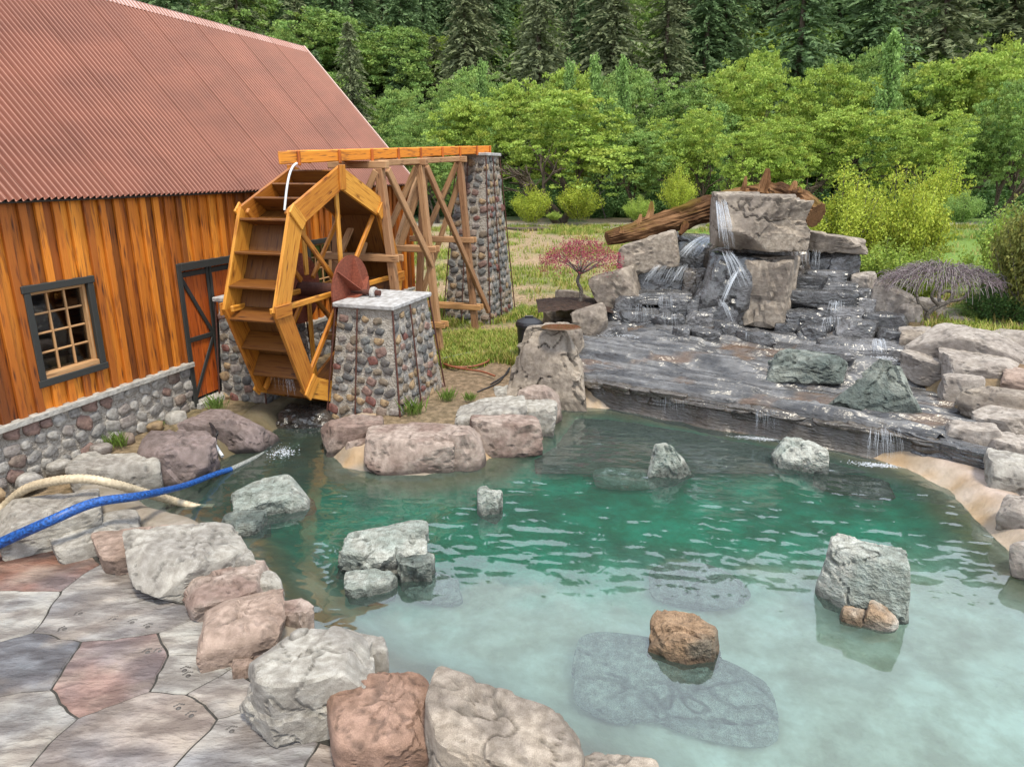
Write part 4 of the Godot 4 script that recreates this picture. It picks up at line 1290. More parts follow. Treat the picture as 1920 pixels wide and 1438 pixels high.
# ---------- boulders ----------
func boulders():
	var tint = {"pale": [Color(0.49, 0.475, 0.435), Color(0.37, 0.355, 0.33)], "pink": [Color(0.47, 0.385, 0.34), Color(0.30, 0.215, 0.185)], "tan": [Color(0.45, 0.345, 0.29), Color(0.33, 0.24, 0.195)], "red": [Color(0.40, 0.26, 0.20), Color(0.29, 0.175, 0.125)],
		"purple": [Color(0.30, 0.24, 0.235), Color(0.20, 0.16, 0.155)], "brown": [Color(0.46, 0.40, 0.335), Color(0.29, 0.25, 0.215)], "wet": [Color(0.115, 0.117, 0.125), Color(0.05, 0.051, 0.055)], "wetlight": [Color(0.19, 0.19, 0.20), Color(0.085, 0.086, 0.09)],
		"wetbrown": [Color(0.11, 0.092, 0.078), Color(0.06, 0.053, 0.048)], "green": [Color(0.34, 0.38, 0.35), Color(0.14, 0.175, 0.165)], "mint": [Color(0.56, 0.59, 0.55), Color(0.36, 0.415, 0.385)], "dry": [Color(0.49, 0.445, 0.405), Color(0.375, 0.335, 0.305)],
		"rust": [Color(0.40, 0.27, 0.17), Color(0.20, 0.17, 0.13)], "white": [Color(0.66, 0.63, 0.58), Color(0.42, 0.30, 0.2)], "sunk": [Color(0.56, 0.61, 0.59), Color(0.41, 0.45, 0.44)], "olive": [Color(0.16, 0.15, 0.085), Color(0.09, 0.10, 0.065)]}
	var rows = [
		["boulder", "pale grey two layered boulder under the blue and beige hoses", "pale", Vector3(-4.613, 0.078, -6.513), Vector3(0.957, 0.477, 0.921), Vector3(0.000, 0.616, 0.000), 353, 41.6, 81, 0.80, 0.00, 4, 0.030, 0.020],
		["boulder", "grey boulder with a pale flat top between the hosed boulder and a pink one", "pale", Vector3(-4.096, 0.003, -6.367), Vector3(0.845, 0.326, 0.781), Vector3(0.000, 0.572, 0.000), 97, 41.6, 72, 0.60, 0.00, 9, 0.030, 0.000],
		["boulder", "flat topped pinkish tan boulder on the patio edge next to grey ones", "tan", Vector3(-3.473, 0.028, -6.031), Vector3(0.817, 0.376, 0.754), Vector3(0.000, 0.522, 0.000), 512, 46.8, 72, 0.60, 0.00, 5, 0.030, 0.000],
		["boulder", "large pale grey boulder with a raised faceted top at the patio's far corner", "pale", Vector3(-2.897, 0.088, -5.801), Vector3(1.109, 0.496, 1.006), Vector3(0.000, 0.463, 0.000), 603, 46.8, 102, 0.30, 0.00, 10, 0.030, 0.000],
		["boulder", "small pale lobe of rock on the water side of the faceted grey boulder", "pale", Vector3(-2.449, 0.109, -5.720), Vector3(0.293, 0.219, 0.233), Vector3(0.000, 0.405, 0.000), 454, 23.4, 40, 0.50, 0.00, 9, 0.030, 0.000],
		["boulder", "rough pinkish boulder with a split left end on the patio edge", "pink", Vector3(-2.456, 0.020, -5.395), Vector3(0.805, 0.360, 0.728), Vector3(0.000, 0.427, 0.000), 416, 31.2, 80, 0.50, 0.00, 10, 0.040, 0.000],
		["boulder", "tall pinkish tan boulder with a sheer patio side", "tan", Vector3(-2.098, 0.055, -4.849), Vector3(0.688, 0.431, 0.766), Vector3(0.000, 0.408, 0.000), 158, 44.2, 73, 0.40, -0.20, 9, 0.030, 0.000],
		["boulder", "small tan cobble wedged at the foot of two big patio boulders", "tan", Vector3(-1.942, -0.035, -4.433), Vector3(0.197, 0.250, 0.184), Vector3(0.000, 0.413, 0.000), 694, 18.2, 40, 0.50, 0.00, 9, 0.030, 0.000],
		["boulder", "big pale grey blocky boulder with a split in its top beside the patio", "pale", Vector3(-1.395, 0.146, -4.158), Vector3(0.909, 0.613, 0.854), Vector3(0.000, 0.324, 0.000), 616, 52.0, 113, 0.40, 0.00, 10, 0.038, 0.000],
		["boulder", "rounded reddish brown boulder beside the patio", "red", Vector3(-0.786, 0.078, -3.783), Vector3(0.809, 0.475, 0.676), Vector3(0.000, 0.205, 0.000), 788, 8.3, 108, 0.50, 0.00, 9, 0.025, 0.000],
		["boulder", "long grey brown boulder at the near water's edge", "brown", Vector3(-0.098, 0.137, -3.471), Vector3(1.098, 0.595, 0.612), Vector3(0.000, -0.422, 0.000), 560, 26.0, 124, 0.50, 0.00, 8, 0.030, 0.000],
		["boulder", "low grey boulder cut by the photo's bottom edge", "brown", Vector3(0.578, 0.049, -3.294), Vector3(0.520, 0.398, 0.304), Vector3(0.000, -0.174, 0.000), 779, 20.8, 81, 0.50, 0.00, 9, 0.030, 0.000],
		["boulder", "small pale rock filling the gap behind the faceted and the split boulders", "pale", Vector3(-2.145, -0.020, -5.501), Vector3(0.300, 0.279, 0.283), Vector3(0.000, 0.372, 0.000), 606, 26.0, 40, 0.50, 0.00, 9, 0.030, 0.000],
		["boulder", "pinkish rock behind the tall tan boulder at the water", "pink", Vector3(-1.778, -0.123, -5.105), Vector3(0.309, 0.455, 0.234), Vector3(0.000, 0.335, 0.000), 560, 28.6, 40, 0.50, 0.00, 9, 0.030, 0.000],
		["boulder", "low grey rock at the water behind the big split boulder", "pale", Vector3(-1.090, -0.125, -4.594), Vector3(0.318, 0.510, 0.252), Vector3(0.000, 0.233, 0.000), 143, 28.6, 40, 0.50, 0.00, 9, 0.030, 0.000],
		["boulder", "long pale grey boulder on the barn side bank", "pale", Vector3(-4.712, -0.107, -7.972), Vector3(1.010, 0.706, 0.596), Vector3(0.000, 0.234, 0.000), 648, 31.2, 74, 0.60, 0.00, 9, 0.030, 0.000],
		["boulder", "pinkish brown boulder between the pale and the purple boulders on the barn side", "purple", Vector3(-4.177, -0.070, -8.404), Vector3(0.918, 0.779, 0.717), Vector3(0.000, 0.061, 0.000), 183, 23.4, 66, 0.40, 0.00, 9, 0.030, 0.000],
		["boulder", "flat purple grey boulder by the foot of the hidden pillar", "purple", Vector3(-3.925, -0.108, -9.417), Vector3(1.172, 0.703, 0.655), Vector3(0.000, -0.105, 0.000), 584, 23.4, 74, 0.50, 0.00, 9, 0.030, 0.000],
		["boulder", "small reddish rock below the long pale boulder at the water", "purple", Vector3(-4.811, -0.252, -7.785), Vector3(0.550, 0.536, 0.382), Vector3(0.000, 0.553, 0.000), 730, 23.4, 42, 0.40, 0.00, 9, 0.030, 0.000],
		["boulder", "low dark wet boulder under the bottom of the water wheel", "wetbrown", Vector3(-3.117, -0.272, -10.399), Vector3(0.971, 0.556, 0.760), Vector3(0.000, -0.109, 0.000), 829, 20.8, 60, 0.50, 0.00, 9, 0.030, 0.000],
		["boulder", "pinkish brown boulder at the left foot of the short pillar", "pink", Vector3(-2.203, -0.108, -9.352), Vector3(0.868, 0.703, 0.689), Vector3(0.000, 0.231, 0.000), 873, 26.0, 55, 0.40, 0.00, 9, 0.030, 0.000],
		["boulder", "small pink stone wedged low between two bank boulders", "pink", Vector3(-2.056, -0.153, -8.988), Vector3(0.354, 0.414, 0.247), Vector3(0.000, 0.225, 0.000), 714, 23.4, 40, 0.50, 0.00, 9, 0.030, 0.000],
		["boulder", "broad pink grey boulder with a brown stained face below the short pillar", "pink", Vector3(-1.329, -0.111, -8.810), Vector3(1.224, 0.698, 0.943), Vector3(0.000, 0.150, 0.000), 204, 26.0, 84, 0.30, 0.00, 6, 0.030, 0.000],
		["boulder", "upright rounded pinkish boulder right of the broad stained one", "pink", Vector3(-0.679, -0.086, -8.819), Vector3(0.682, 0.788, 0.661), Vector3(0.000, 0.077, 0.000), 658, 20.8, 46, 0.50, 0.00, 9, 0.030, 0.000],
		["boulder", "pale slab topped boulder at the bend of the bank", "pale", Vector3(-0.286, -0.025, -9.768), Vector3(1.040, 0.671, 0.821), Vector3(0.000, 0.029, 0.000), 264, 33.8, 64, 0.50, 0.00, 9, 0.030, 0.000],
		["boulder", "pink grey boulder tucked under the pale slab at the bend", "pink", Vector3(-0.081, -0.092, -9.224), Vector3(1.001, 0.776, 0.541), Vector3(0.000, 0.009, 0.000), 268, 26.0, 66, 0.50, 0.00, 9, 0.030, 0.000],
		["boulder", "narrow pale boulder right of the pale slab", "pale", Vector3(0.317, -0.130, -10.040), Vector3(0.703, 0.700, 0.562), Vector3(0.000, -0.032, 0.000), 337, 23.4, 42, 0.50, 0.00, 9, 0.030, 0.000],
		["boulder", "smooth pinkish boulder at the foot of the stump shaped rock", "pink", Vector3(0.433, -0.075, -10.603), Vector3(0.704, 0.810, 0.685), Vector3(0.000, -0.041, 0.000), 658, 20.8, 40, 0.50, 0.00, 9, 0.030, 0.000],
		["boulder", "small flat pale stone on the dirt behind the pale slab", "pale", Vector3(-0.052, -0.037, -11.234), Vector3(0.515, 0.246, 0.420), Vector3(0.000, 0.005, 0.000), 786, 31.2, 40, 0.60, 0.00, 9, 0.030, 0.000],
		["boulder", "tall stump shaped brown grey boulder with a hollow top", "brown", Vector3(0.565, 0.356, -11.330), Vector3(1.325, 1.513, 0.878), Vector3(0.000, -0.050, 0.000), 77, 23.4, 120, 1.00, 0.42, 9, 0.050, 0.000],
		["boulder", "round shoulder of rock right behind the stump shaped boulder", "brown", Vector3(1.058, 0.473, -12.703), Vector3(0.568, 0.745, 0.458), Vector3(0.000, -0.083, 0.000), 100, 20.8, 40, 0.50, 0.00, 9, 0.030, 0.000],
		["boulder", "pale leaning boulder at the front rim of the maple planter", "brown", Vector3(1.517, 0.597, -13.698), Vector3(0.754, 0.755, 0.606), Vector3(0.000, -0.110, 0.250), 741, 31.2, 40, 0.50, 0.00, 9, 0.030, 0.000],
		["boulder", "low curved rim rock left of the maple planter", "brown", Vector3(1.102, 0.254, -16.055), Vector3(0.886, 0.468, 0.615), Vector3(0.000, -0.069, 0.000), 106, 26.0, 40, 0.60, 0.00, 9, 0.030, 0.000],
		["boulder", "thin rim rock along the back of the maple planter", "brown", Vector3(1.346, 0.689, -15.639), Vector3(0.811, 0.609, 0.404), Vector3(0.000, -0.086, 0.000), 356, 23.4, 40, 0.50, 0.00, 9, 0.030, 0.000],
		["boulder", "smooth grey brown boulder leaning right of the maple", "brown", Vector3(2.192, 1.074, -14.758), Vector3(1.007, 0.987, 0.889), Vector3(0.000, -0.147, 0.350), 692, 26.0, 44, 0.50, 0.00, 9, 0.030, 0.000],
		["boulder", "capsule shaped grey brown boulder under the driftwood log", "brown", Vector3(2.867, 1.800, -15.271), Vector3(1.295, 0.781, 0.890), Vector3(0.000, -0.186, 0.240), 138, 15.6, 55, 0.50, 0.00, 4, 0.030, 0.000],
		["boulder", "wet boulder backing the left cascade below the capsule boulder", "wet", Vector3(3.222, 1.162, -15.408), Vector3(1.247, 0.764, 0.978), Vector3(0.000, -0.206, 0.000), 229, 36.4, 55, 0.80, 0.00, 6, 0.022, 0.000],
		["boulder", "dark jagged wet rock left of the tilted wet slab", "wetbrown", Vector3(3.782, 1.228, -14.849), Vector3(0.525, 0.661, 0.470), Vector3(0.000, -0.249, 0.000), 729, 31.2, 46, 0.50, 0.00, 9, 0.030, 0.000],
		["boulder", "wet top slab of the left cascade", "wetlight", Vector3(3.085, 0.992, -14.888), Vector3(1.387, 0.256, 1.083), Vector3(0.000, -0.204, 0.000), 8, 67.6, 63, 0.70, 0.00, 4, 0.022, 0.030],
		["boulder", "short wet slab under the cascade's top slab", "wet", Vector3(3.391, 0.847, -14.425), Vector3(0.836, 0.381, 0.661), Vector3(0.000, -0.231, 0.000), 701, 67.6, 46, 0.60, 0.00, 4, 0.022, 0.030],
		["boulder", "wide wet rounded boulder at the left foot of the cascade", "wet", Vector3(2.485, 0.585, -14.355), Vector3(1.203, 0.510, 0.956), Vector3(0.000, -0.171, 0.000), 895, 46.8, 55, 0.30, 0.00, 6, 0.022, 0.000],
		["boulder", "square wet rock beside the wide rounded one at the cascade's foot", "wet", Vector3(3.094, 0.551, -13.957), Vector3(0.689, 0.441, 0.547), Vector3(0.000, -0.218, 0.000), 2, 62.4, 46, 0.80, 0.00, 6, 0.022, 0.000],
		["boulder", "smooth tilted wet block under the short wet slab", "wetlight", Vector3(3.697, 0.587, -13.922), Vector3(0.604, 0.514, 0.481), Vector3(0.000, -0.260, 0.000), 526, 67.6, 46, 0.80, 0.00, 6, 0.022, 0.000],
		["boulder", "small wet stone standing at the edge of the rock shelf", "wet", Vector3(3.174, 0.494, -13.141), Vector3(0.355, 0.389, 0.284), Vector3(0.000, -0.237, 0.000), 255, 52.0, 46, 0.80, 0.00, 6, 0.022, 0.000],
		["boulder", "angular wet rock with crossing cracks below the great block", "wet", Vector3(4.017, 0.537, -13.229), Vector3(0.477, 0.455, 0.380), Vector3(0.000, -0.295, 0.000), 765, 67.6, 46, 0.80, 0.00, 6, 0.022, 0.000],
		["boulder", "low wet kerb of rock below the great block", "wet", Vector3(4.486, 0.493, -12.969), Vector3(0.761, 0.365, 0.379), Vector3(0.000, -0.333, 0.000), 182, 62.4, 46, 0.80, 0.00, 6, 0.022, 0.000],
		["boulder", "sloping wet boulder leaning against the great block", "wet", Vector3(3.937, 0.958, -14.168), Vector3(0.781, 0.766, 0.618), Vector3(0.000, -0.271, -0.350), 26, 46.8, 46, 0.80, 0.00, 6, 0.022, 0.000],
		["boulder", "dark wet ledge at the top of the left cascade", "wet", Vector3(4.086, 1.593, -15.881), Vector3(0.950, 0.770, 0.842), Vector3(0.000, -0.252, 0.000), 25, 46.8, 46, 0.80, 0.00, 6, 0.022, 0.000],
		["boulder", "black wet stones in the gap beneath the driftwood log", "wetbrown", Vector3(3.886, 1.675, -16.939), Vector3(1.783, 0.880, 1.218), Vector3(0.000, -0.226, 0.000), 294, 26.0, 73, 0.50, 0.00, 9, 0.030, 0.000],
		["boulder", "dark wet sloping face left of the great brown block", "wet", Vector3(4.378, 1.148, -14.241), Vector3(1.339, 1.563, 1.172), Vector3(0.000, -0.298, 0.000), 594, 52.0, 63, 0.80, 0.32, 9, 0.040, 0.000],
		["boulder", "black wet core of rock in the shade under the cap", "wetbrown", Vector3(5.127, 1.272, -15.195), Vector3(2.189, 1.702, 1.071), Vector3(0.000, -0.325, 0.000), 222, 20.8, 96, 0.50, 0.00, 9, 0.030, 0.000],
		["boulder", "great upright brown block under the cap boulder", "brown", Vector3(5.031, 1.184, -14.083), Vector3(0.988, 1.393, 1.061), Vector3(0.000, -0.493, 0.000), 5, 62.4, 45, 1.00, 0.00, 1, 0.030, 0.000],
		["boulder", "huge cracked cap boulder balanced on top of the waterfall", "brown", Vector3(4.807, 2.546, -14.283), Vector3(1.760, 1.085, 1.360), Vector3(0.000, -0.005, 0.000), 52, 67.6, 110, 0.80, -0.05, 3, 0.040, 0.000],
		["boulder", "long flat grey boulder jutting right from under the cap", "brown", Vector3(6.472, 2.094, -14.772), Vector3(1.394, 0.417, 0.957), Vector3(0.000, -0.413, -0.100), 95, 26.0, 62, 0.50, 0.00, 5, 0.030, 0.000],
		["boulder", "wet square rock face right of the great block", "wet", Vector3(6.220, 1.537, -15.022), Vector3(0.967, 0.741, 0.857), Vector3(0.000, -0.393, 0.000), 360, 67.6, 46, 0.60, 0.00, 6, 0.022, 0.000],
		["boulder", "narrow wet rock at the right of the wet square face", "wetlight", Vector3(6.737, 1.492, -14.729), Vector3(0.649, 0.835, 0.580), Vector3(0.000, -0.429, 0.000), 590, 52.0, 46, 0.80, 0.00, 6, 0.022, 0.000],
		["boulder", "small wet dark stone under the cap boulder's right corner", "wet", Vector3(5.980, 1.914, -15.211), Vector3(0.442, 0.374, 0.353), Vector3(0.000, -0.375, 0.000), 319, 46.8, 46, 0.80, 0.00, 6, 0.022, 0.000],
		["boulder", "uppermost wet step right of the great block", "wetlight", Vector3(6.317, 1.401, -14.648), Vector3(0.925, 0.352, 0.820), Vector3(0.000, -0.407, 0.000), 545, 67.6, 46, 0.70, 0.00, 4, 0.022, 0.030],
		["boulder", "second wet step with a pale top beside the great block", "wet", Vector3(5.887, 1.333, -14.370), Vector3(0.782, 0.315, 0.696), Vector3(0.000, -0.389, 0.000), 872, 67.6, 46, 0.80, 0.00, 4, 0.022, 0.030],
		["boulder", "broad wet third step of the right cascade", "wet", Vector3(6.168, 1.024, -14.202), Vector3(1.327, 0.463, 1.038), Vector3(0.000, -0.410, 0.000), 321, 67.6, 63, 0.80, 0.00, 4, 0.022, 0.030],
		["boulder", "wet fourth step below the broad one", "wetlight", Vector3(6.313, 0.823, -13.631), Vector3(0.873, 0.356, 0.774), Vector3(0.000, -0.434, 0.000), 691, 67.6, 46, 0.70, 0.00, 4, 0.022, 0.030],
		["boulder", "wet rounded rock right of the broad third step", "wetlight", Vector3(6.690, 0.927, -13.751), Vector3(0.653, 0.471, 0.520), Vector3(0.000, -0.453, 0.000), 403, 52.0, 46, 0.40, 0.00, 6, 0.022, 0.000],
		["boulder", "wet swirled boulder in the middle of the right cascade", "wetlight", Vector3(6.401, 0.634, -13.202), Vector3(0.831, 0.482, 0.657), Vector3(0.000, -0.451, 0.000), 358, 41.6, 46, 0.40, 0.00, 6, 0.022, 0.000],
		["boulder", "wet stepped slab at the right of the swirled boulder", "wet", Vector3(7.011, 0.641, -13.286), Vector3(0.837, 0.616, 0.662), Vector3(0.000, -0.486, 0.000), 604, 67.6, 46, 0.60, 0.00, 4, 0.022, 0.020],
		["boulder", "wide lowest slab of the right cascade", "wetlight", Vector3(6.315, 0.453, -12.715), Vector3(1.590, 0.266, 1.084), Vector3(0.000, -0.461, 0.000), 24, 67.6, 84, 0.80, 0.00, 4, 0.022, 0.030],
		["boulder", "wet sloping rock left of the widest slab", "wet", Vector3(5.588, 0.531, -13.208), Vector3(0.668, 0.441, 0.538), Vector3(0.000, -0.400, 0.000), 205, 52.0, 46, 0.80, 0.00, 6, 0.022, 0.000],
		["boulder", "small wet rock at the right foot of the great block", "wet", Vector3(5.234, 0.518, -13.487), Vector3(0.454, 0.376, 0.368), Vector3(0.000, -0.370, 0.000), 129, 57.2, 46, 0.80, 0.00, 6, 0.022, 0.000],
		["boulder", "dark wet rock below the third step", "wet", Vector3(5.680, 0.717, -13.671), Vector3(0.754, 0.399, 0.671), Vector3(0.000, -0.394, 0.000), 363, 62.4, 46, 0.80, 0.00, 6, 0.022, 0.000],
		["boulder", "round dry grey boulder at the top of the right flank", "dry", Vector3(7.036, 1.261, -14.331), Vector3(0.528, 0.604, 0.473), Vector3(0.000, -0.456, 0.000), 642, 20.8, 40, 0.50, 0.00, 10, 0.030, 0.000],
		["boulder", "leaning pale grey boulder on the right flank", "dry", Vector3(7.298, 0.980, -13.902), Vector3(0.786, 0.773, 0.699), Vector3(0.000, -0.483, -0.400), 91, 23.4, 40, 0.50, 0.00, 10, 0.030, 0.000],
		["boulder", "wedge of dry rock on the flank behind the falls", "dry", Vector3(6.959, 1.303, -14.937), Vector3(0.572, 0.981, 0.456), Vector3(0.000, -0.436, 0.000), 179, 23.4, 40, 0.50, 0.00, 10, 0.030, 0.000],
		["boulder", "rounded pale boulder on the flank below the leaning one", "dry", Vector3(7.608, 0.754, -13.587), Vector3(0.608, 0.650, 0.544), Vector3(0.000, -0.510, 0.000), 748, 20.8, 40, 0.50, 0.00, 10, 0.030, 0.000],
		["boulder", "pale boulder at the weeping shrub's foot", "dry", Vector3(8.297, 0.708, -14.255), Vector3(0.743, 0.706, 0.663), Vector3(0.000, -0.527, 0.000), 870, 20.8, 40, 0.50, 0.00, 10, 0.030, 0.000],
		["boulder", "pale boulder right behind the weeping shrub", "dry", Vector3(8.568, 0.675, -13.961), Vector3(0.541, 0.479, 0.485), Vector3(0.000, -0.550, 0.000), 543, 23.4, 40, 0.50, 0.00, 10, 0.030, 0.000],
		["boulder", "thin wet slab low in the left cascade beside the small stone", "wet", Vector3(3.618, 0.480, -13.122), Vector3(0.532, 0.321, 0.424), Vector3(0.000, -0.269, 0.000), 382, 67.6, 46, 0.90, 0.00, 4, 0.022, 0.030],
		["boulder", "dark wet ledge between the wide boulder and the planter rock", "wetlight", Vector3(1.964, 0.466, -13.561), Vector3(0.630, 0.312, 0.501), Vector3(0.000, -0.144, 0.000), 438, 52.0, 46, 0.80, 0.00, 5, 0.022, 0.000],
		["boulder", "wet shelf of rock left of the cascade's top slab", "wet", Vector3(2.338, 0.865, -14.370), Vector3(0.618, 0.453, 0.491), Vector3(0.000, -0.161, 0.000), 596, 62.4, 46, 0.80, 0.00, 4, 0.022, 0.020],
		["boulder", "thin wet step between the second and third steps", "wetlight", Vector3(6.449, 1.234, -14.385), Vector3(0.890, 0.277, 0.790), Vector3(0.000, -0.421, 0.000), 645, 67.6, 46, 0.90, 0.00, 4, 0.022, 0.030],
		["boulder", "narrow wet slab at the right of the broad third step", "wet", Vector3(6.756, 1.068, -13.990), Vector3(0.538, 0.436, 0.482), Vector3(0.000, -0.450, 0.000), 839, 62.4, 46, 0.80, 0.00, 4, 0.022, 0.020],
		["boulder", "low wet slab in front of the widest lowest one", "wetlight", Vector3(5.424, 0.417, -12.112), Vector3(1.008, 0.274, 0.695), Vector3(0.000, -0.421, 0.000), 753, 67.6, 55, 0.90, 0.00, 4, 0.022, 0.030],
		["boulder", "flat wet rock at the right foot of the steps", "wet", Vector3(6.933, 0.499, -12.775), Vector3(0.635, 0.483, 0.505), Vector3(0.000, -0.497, 0.000), 780, 57.2, 46, 0.80, 0.00, 5, 0.022, 0.020],
		["boulder", "wet slab in the angle left of the swirled boulder", "wet", Vector3(5.848, 0.681, -13.507), Vector3(0.666, 0.379, 0.594), Vector3(0.000, -0.409, 0.000), 351, 62.4, 46, 0.80, 0.00, 4, 0.022, 0.020],
		["boulder", "grey boulder half wet at the right end of the steps", "dry", Vector3(7.189, 0.595, -12.553), Vector3(0.636, 0.491, 0.512), Vector3(0.000, -0.520, 0.000), 146, 23.4, 40, 0.50, 0.00, 10, 0.030, 0.000],
		["boulder", "brown boulder right of the widest wet slab", "brown", Vector3(7.063, 0.529, -12.236), Vector3(0.565, 0.559, 0.457), Vector3(0.000, -0.523, 0.000), 854, 26.0, 40, 0.50, 0.00, 9, 0.030, 0.000],
		["boulder", "small brown grey boulder below the huge flat one", "brown", Vector3(7.140, 0.482, -11.938), Vector3(0.553, 0.465, 0.446), Vector3(0.000, -0.539, 0.000), 806, 26.0, 40, 0.50, 0.00, 9, 0.030, 0.000],
		["boulder", "huge flat pale boulder on the right bank", "dry", Vector3(7.510, 0.655, -11.479), Vector3(1.739, 0.711, 1.261), Vector3(0.000, -0.829, 0.000), 630, 26.0, 96, 0.60, 0.00, 6, 0.022, 0.000],
		["boulder", "square pale boulder below the huge flat one", "dry", Vector3(7.176, 0.486, -10.642), Vector3(1.203, 0.572, 0.711), Vector3(0.000, -0.593, 0.000), 104, 36.4, 71, 0.70, 0.00, 5, 0.020, 0.000],
		["boulder", "grey slanting boulder with a pale tip beside the green pointed rock", "dry", Vector3(6.817, 0.390, -11.207), Vector3(1.075, 0.461, 0.740), Vector3(0.000, -0.546, -0.150), 95, 23.4, 60, 0.50, 0.00, 10, 0.030, 0.000],
		["boulder", "rounded pinkish boulder under the slanting one", "dry", Vector3(6.704, 0.362, -10.276), Vector3(0.611, 0.483, 0.492), Vector3(0.000, -0.578, 0.000), 66, 20.8, 40, 0.50, 0.00, 10, 0.030, 0.000],
		["boulder", "wavy brown banded boulder at the right edge", "brown", Vector3(6.777, 0.348, -9.543), Vector3(0.989, 0.497, 0.680), Vector3(0.000, -0.617, 0.000), 396, 20.8, 64, 0.50, 0.00, 9, 0.030, 0.000],
		["boulder", "pale boulder below the wavy banded one", "dry", Vector3(6.598, 0.218, -9.138), Vector3(0.711, 0.436, 0.562), Vector3(0.000, -0.625, 0.000), 84, 20.8, 48, 0.50, 0.00, 10, 0.030, 0.000],
		["boulder", "grey rounded boulder ending the rock shelf's lip", "dry", Vector3(5.956, 0.067, -8.709), Vector3(0.686, 0.674, 0.437), Vector3(0.000, -0.600, 0.000), 599, 23.4, 48, 0.50, 0.00, 10, 0.030, 0.000],
		["boulder", "pale boulder right of the shelf's last boulder", "dry", Vector3(6.287, 0.083, -8.450), Vector3(0.626, 0.406, 0.495), Vector3(0.000, -0.640, 0.000), 11, 20.8, 45, 0.50, 0.00, 10, 0.030, 0.000],
		["boulder", "grey boulder with a rough wet lower face on the right rim", "pale", Vector3(5.795, 0.061, -7.651), Vector3(0.660, 0.522, 0.520), Vector3(0.000, -0.648, 0.000), 104, 28.6, 51, 0.50, 0.00, 9, 0.030, 0.000],
		["boulder", "egg shaped boulder on the right rim", "dry", Vector3(5.330, 0.025, -6.780), Vector3(0.473, 0.449, 0.375), Vector3(0.000, -0.666, 0.000), 610, 15.6, 41, 0.50, 0.00, 10, 0.030, 0.000],
		["boulder", "half seen boulder at the right rim's near end", "dry", Vector3(4.956, -0.015, -6.028), Vector3(0.457, 0.369, 0.362), Vector3(0.000, -0.688, 0.000), 795, 15.6, 44, 0.50, 0.00, 10, 0.030, 0.000],
		["boulder", "pale boulder at the far right behind the huge flat one", "dry", Vector3(8.387, 0.685, -11.614), Vector3(0.965, 0.571, 0.760), Vector3(0.000, -0.625, 0.000), 381, 23.4, 52, 0.50, 0.00, 10, 0.030, 0.000],
		["boulder", "brown pale boulder at the right edge below the far one", "dry", Vector3(8.054, 0.550, -10.661), Vector3(0.812, 0.500, 0.642), Vector3(0.000, -0.647, 0.000), 267, 28.6, 48, 0.50, 0.00, 10, 0.030, 0.000],
		["boulder", "tan rough boulder at the right edge over the wavy one", "tan", Vector3(7.587, 0.458, -10.019), Vector3(0.845, 0.476, 0.667), Vector3(0.000, -0.648, 0.000), 267, 23.4, 52, 0.50, 0.00, 9, 0.030, 0.000],
		["boulder", "grey fallen slab among the shrubs behind the huge flat boulder", "brown", Vector3(8.692, 0.660, -13.502), Vector3(0.807, 0.279, 0.403), Vector3(0.000, -0.572, -0.200), 613, 23.4, 40, 0.50, 0.00, 9, 0.030, 0.000],
		["boulder", "low wet slab at the right end of the shelf's lip", "wet", Vector3(5.479, 0.057, -8.672), Vector3(1.417, 0.394, 0.467), Vector3(0.000, -0.913, 0.000), 775, 67.6, 96, 0.90, 0.00, 4, 0.022, 0.030],
		["boulder", "rounded green boulder on the wet shelf", "green", Vector3(4.756, 0.471, -11.193), Vector3(1.195, 0.521, 0.931), Vector3(0.000, -0.402, 0.000), 880, 26.0, 67, 0.50, 0.00, 9, 0.050, 0.000],
		["boulder", "pointed green boulder on the wet shelf", "green", Vector3(5.218, 0.550, -9.835), Vector3(1.245, 0.819, 0.791), Vector3(0.000, -0.488, 0.000), 301, 36.4, 78, 0.00, 0.72, 8, 0.045, 0.000],
		["pond_stone", "pale pointed stone slanting out of the water below the falls", "mint", Vector3(1.899, -0.198, -8.417), Vector3(0.722, 0.804, 0.498), Vector3(0.000, -0.222, 0.300), 8, 31.2, 51, 0.50, 0.60, 9, 0.050, 0.000],
		["pond_stone", "dark sunken part of a rock left of the pale pointed stone", "sunk", Vector3(1.430, -0.500, -8.424), Vector3(0.822, 0.500, 0.509), Vector3(0.000, -0.168, 0.000), 751, 18.2, 57, 0.50, 0.00, 9, 0.030, 0.000],
		["pond_stone", "pale angular stone close under the shelf's lip", "mint", Vector3(3.761, -0.247, -8.783), Vector3(0.778, 0.706, 0.611), Vector3(0.000, -0.405, 0.000), 237, 33.8, 53, 0.50, 0.00, 9, 0.045, 0.000],
		["pond_stone", "olive green sunken boulder beside the pale angular stone", "olive", Vector3(4.231, -0.470, -8.195), Vector3(0.948, 0.500, 0.650), Vector3(0.000, -0.477, 0.000), 590, 18.2, 68, 0.50, 0.00, 9, 0.030, 0.000],
		["pond_stone", "green grey boulder with a white cap in front of the wheel", "mint", Vector3(-2.759, -0.280, -7.581), Vector3(0.934, 0.641, 0.735), Vector3(0.000, 0.349, 0.000), 467, 23.4, 72, 0.50, 0.00, 9, 0.045, 0.000],
		["pond_stone", "low dark stone beside the patio's faceted boulder", "green", Vector3(-2.877, -0.326, -6.956), Vector3(0.555, 0.548, 0.437), Vector3(0.000, 0.392, 0.000), 701, 28.6, 47, 0.50, 0.00, 9, 0.030, 0.000],
		["pond_stone", "large whitish rough boulder in the left middle of the pond", "mint", Vector3(-1.270, -0.259, -6.351), Vector3(0.943, 0.682, 0.725), Vector3(0.000, 0.197, 0.000), 299, 28.6, 86, 0.50, 0.00, 9, 0.055, 0.000],
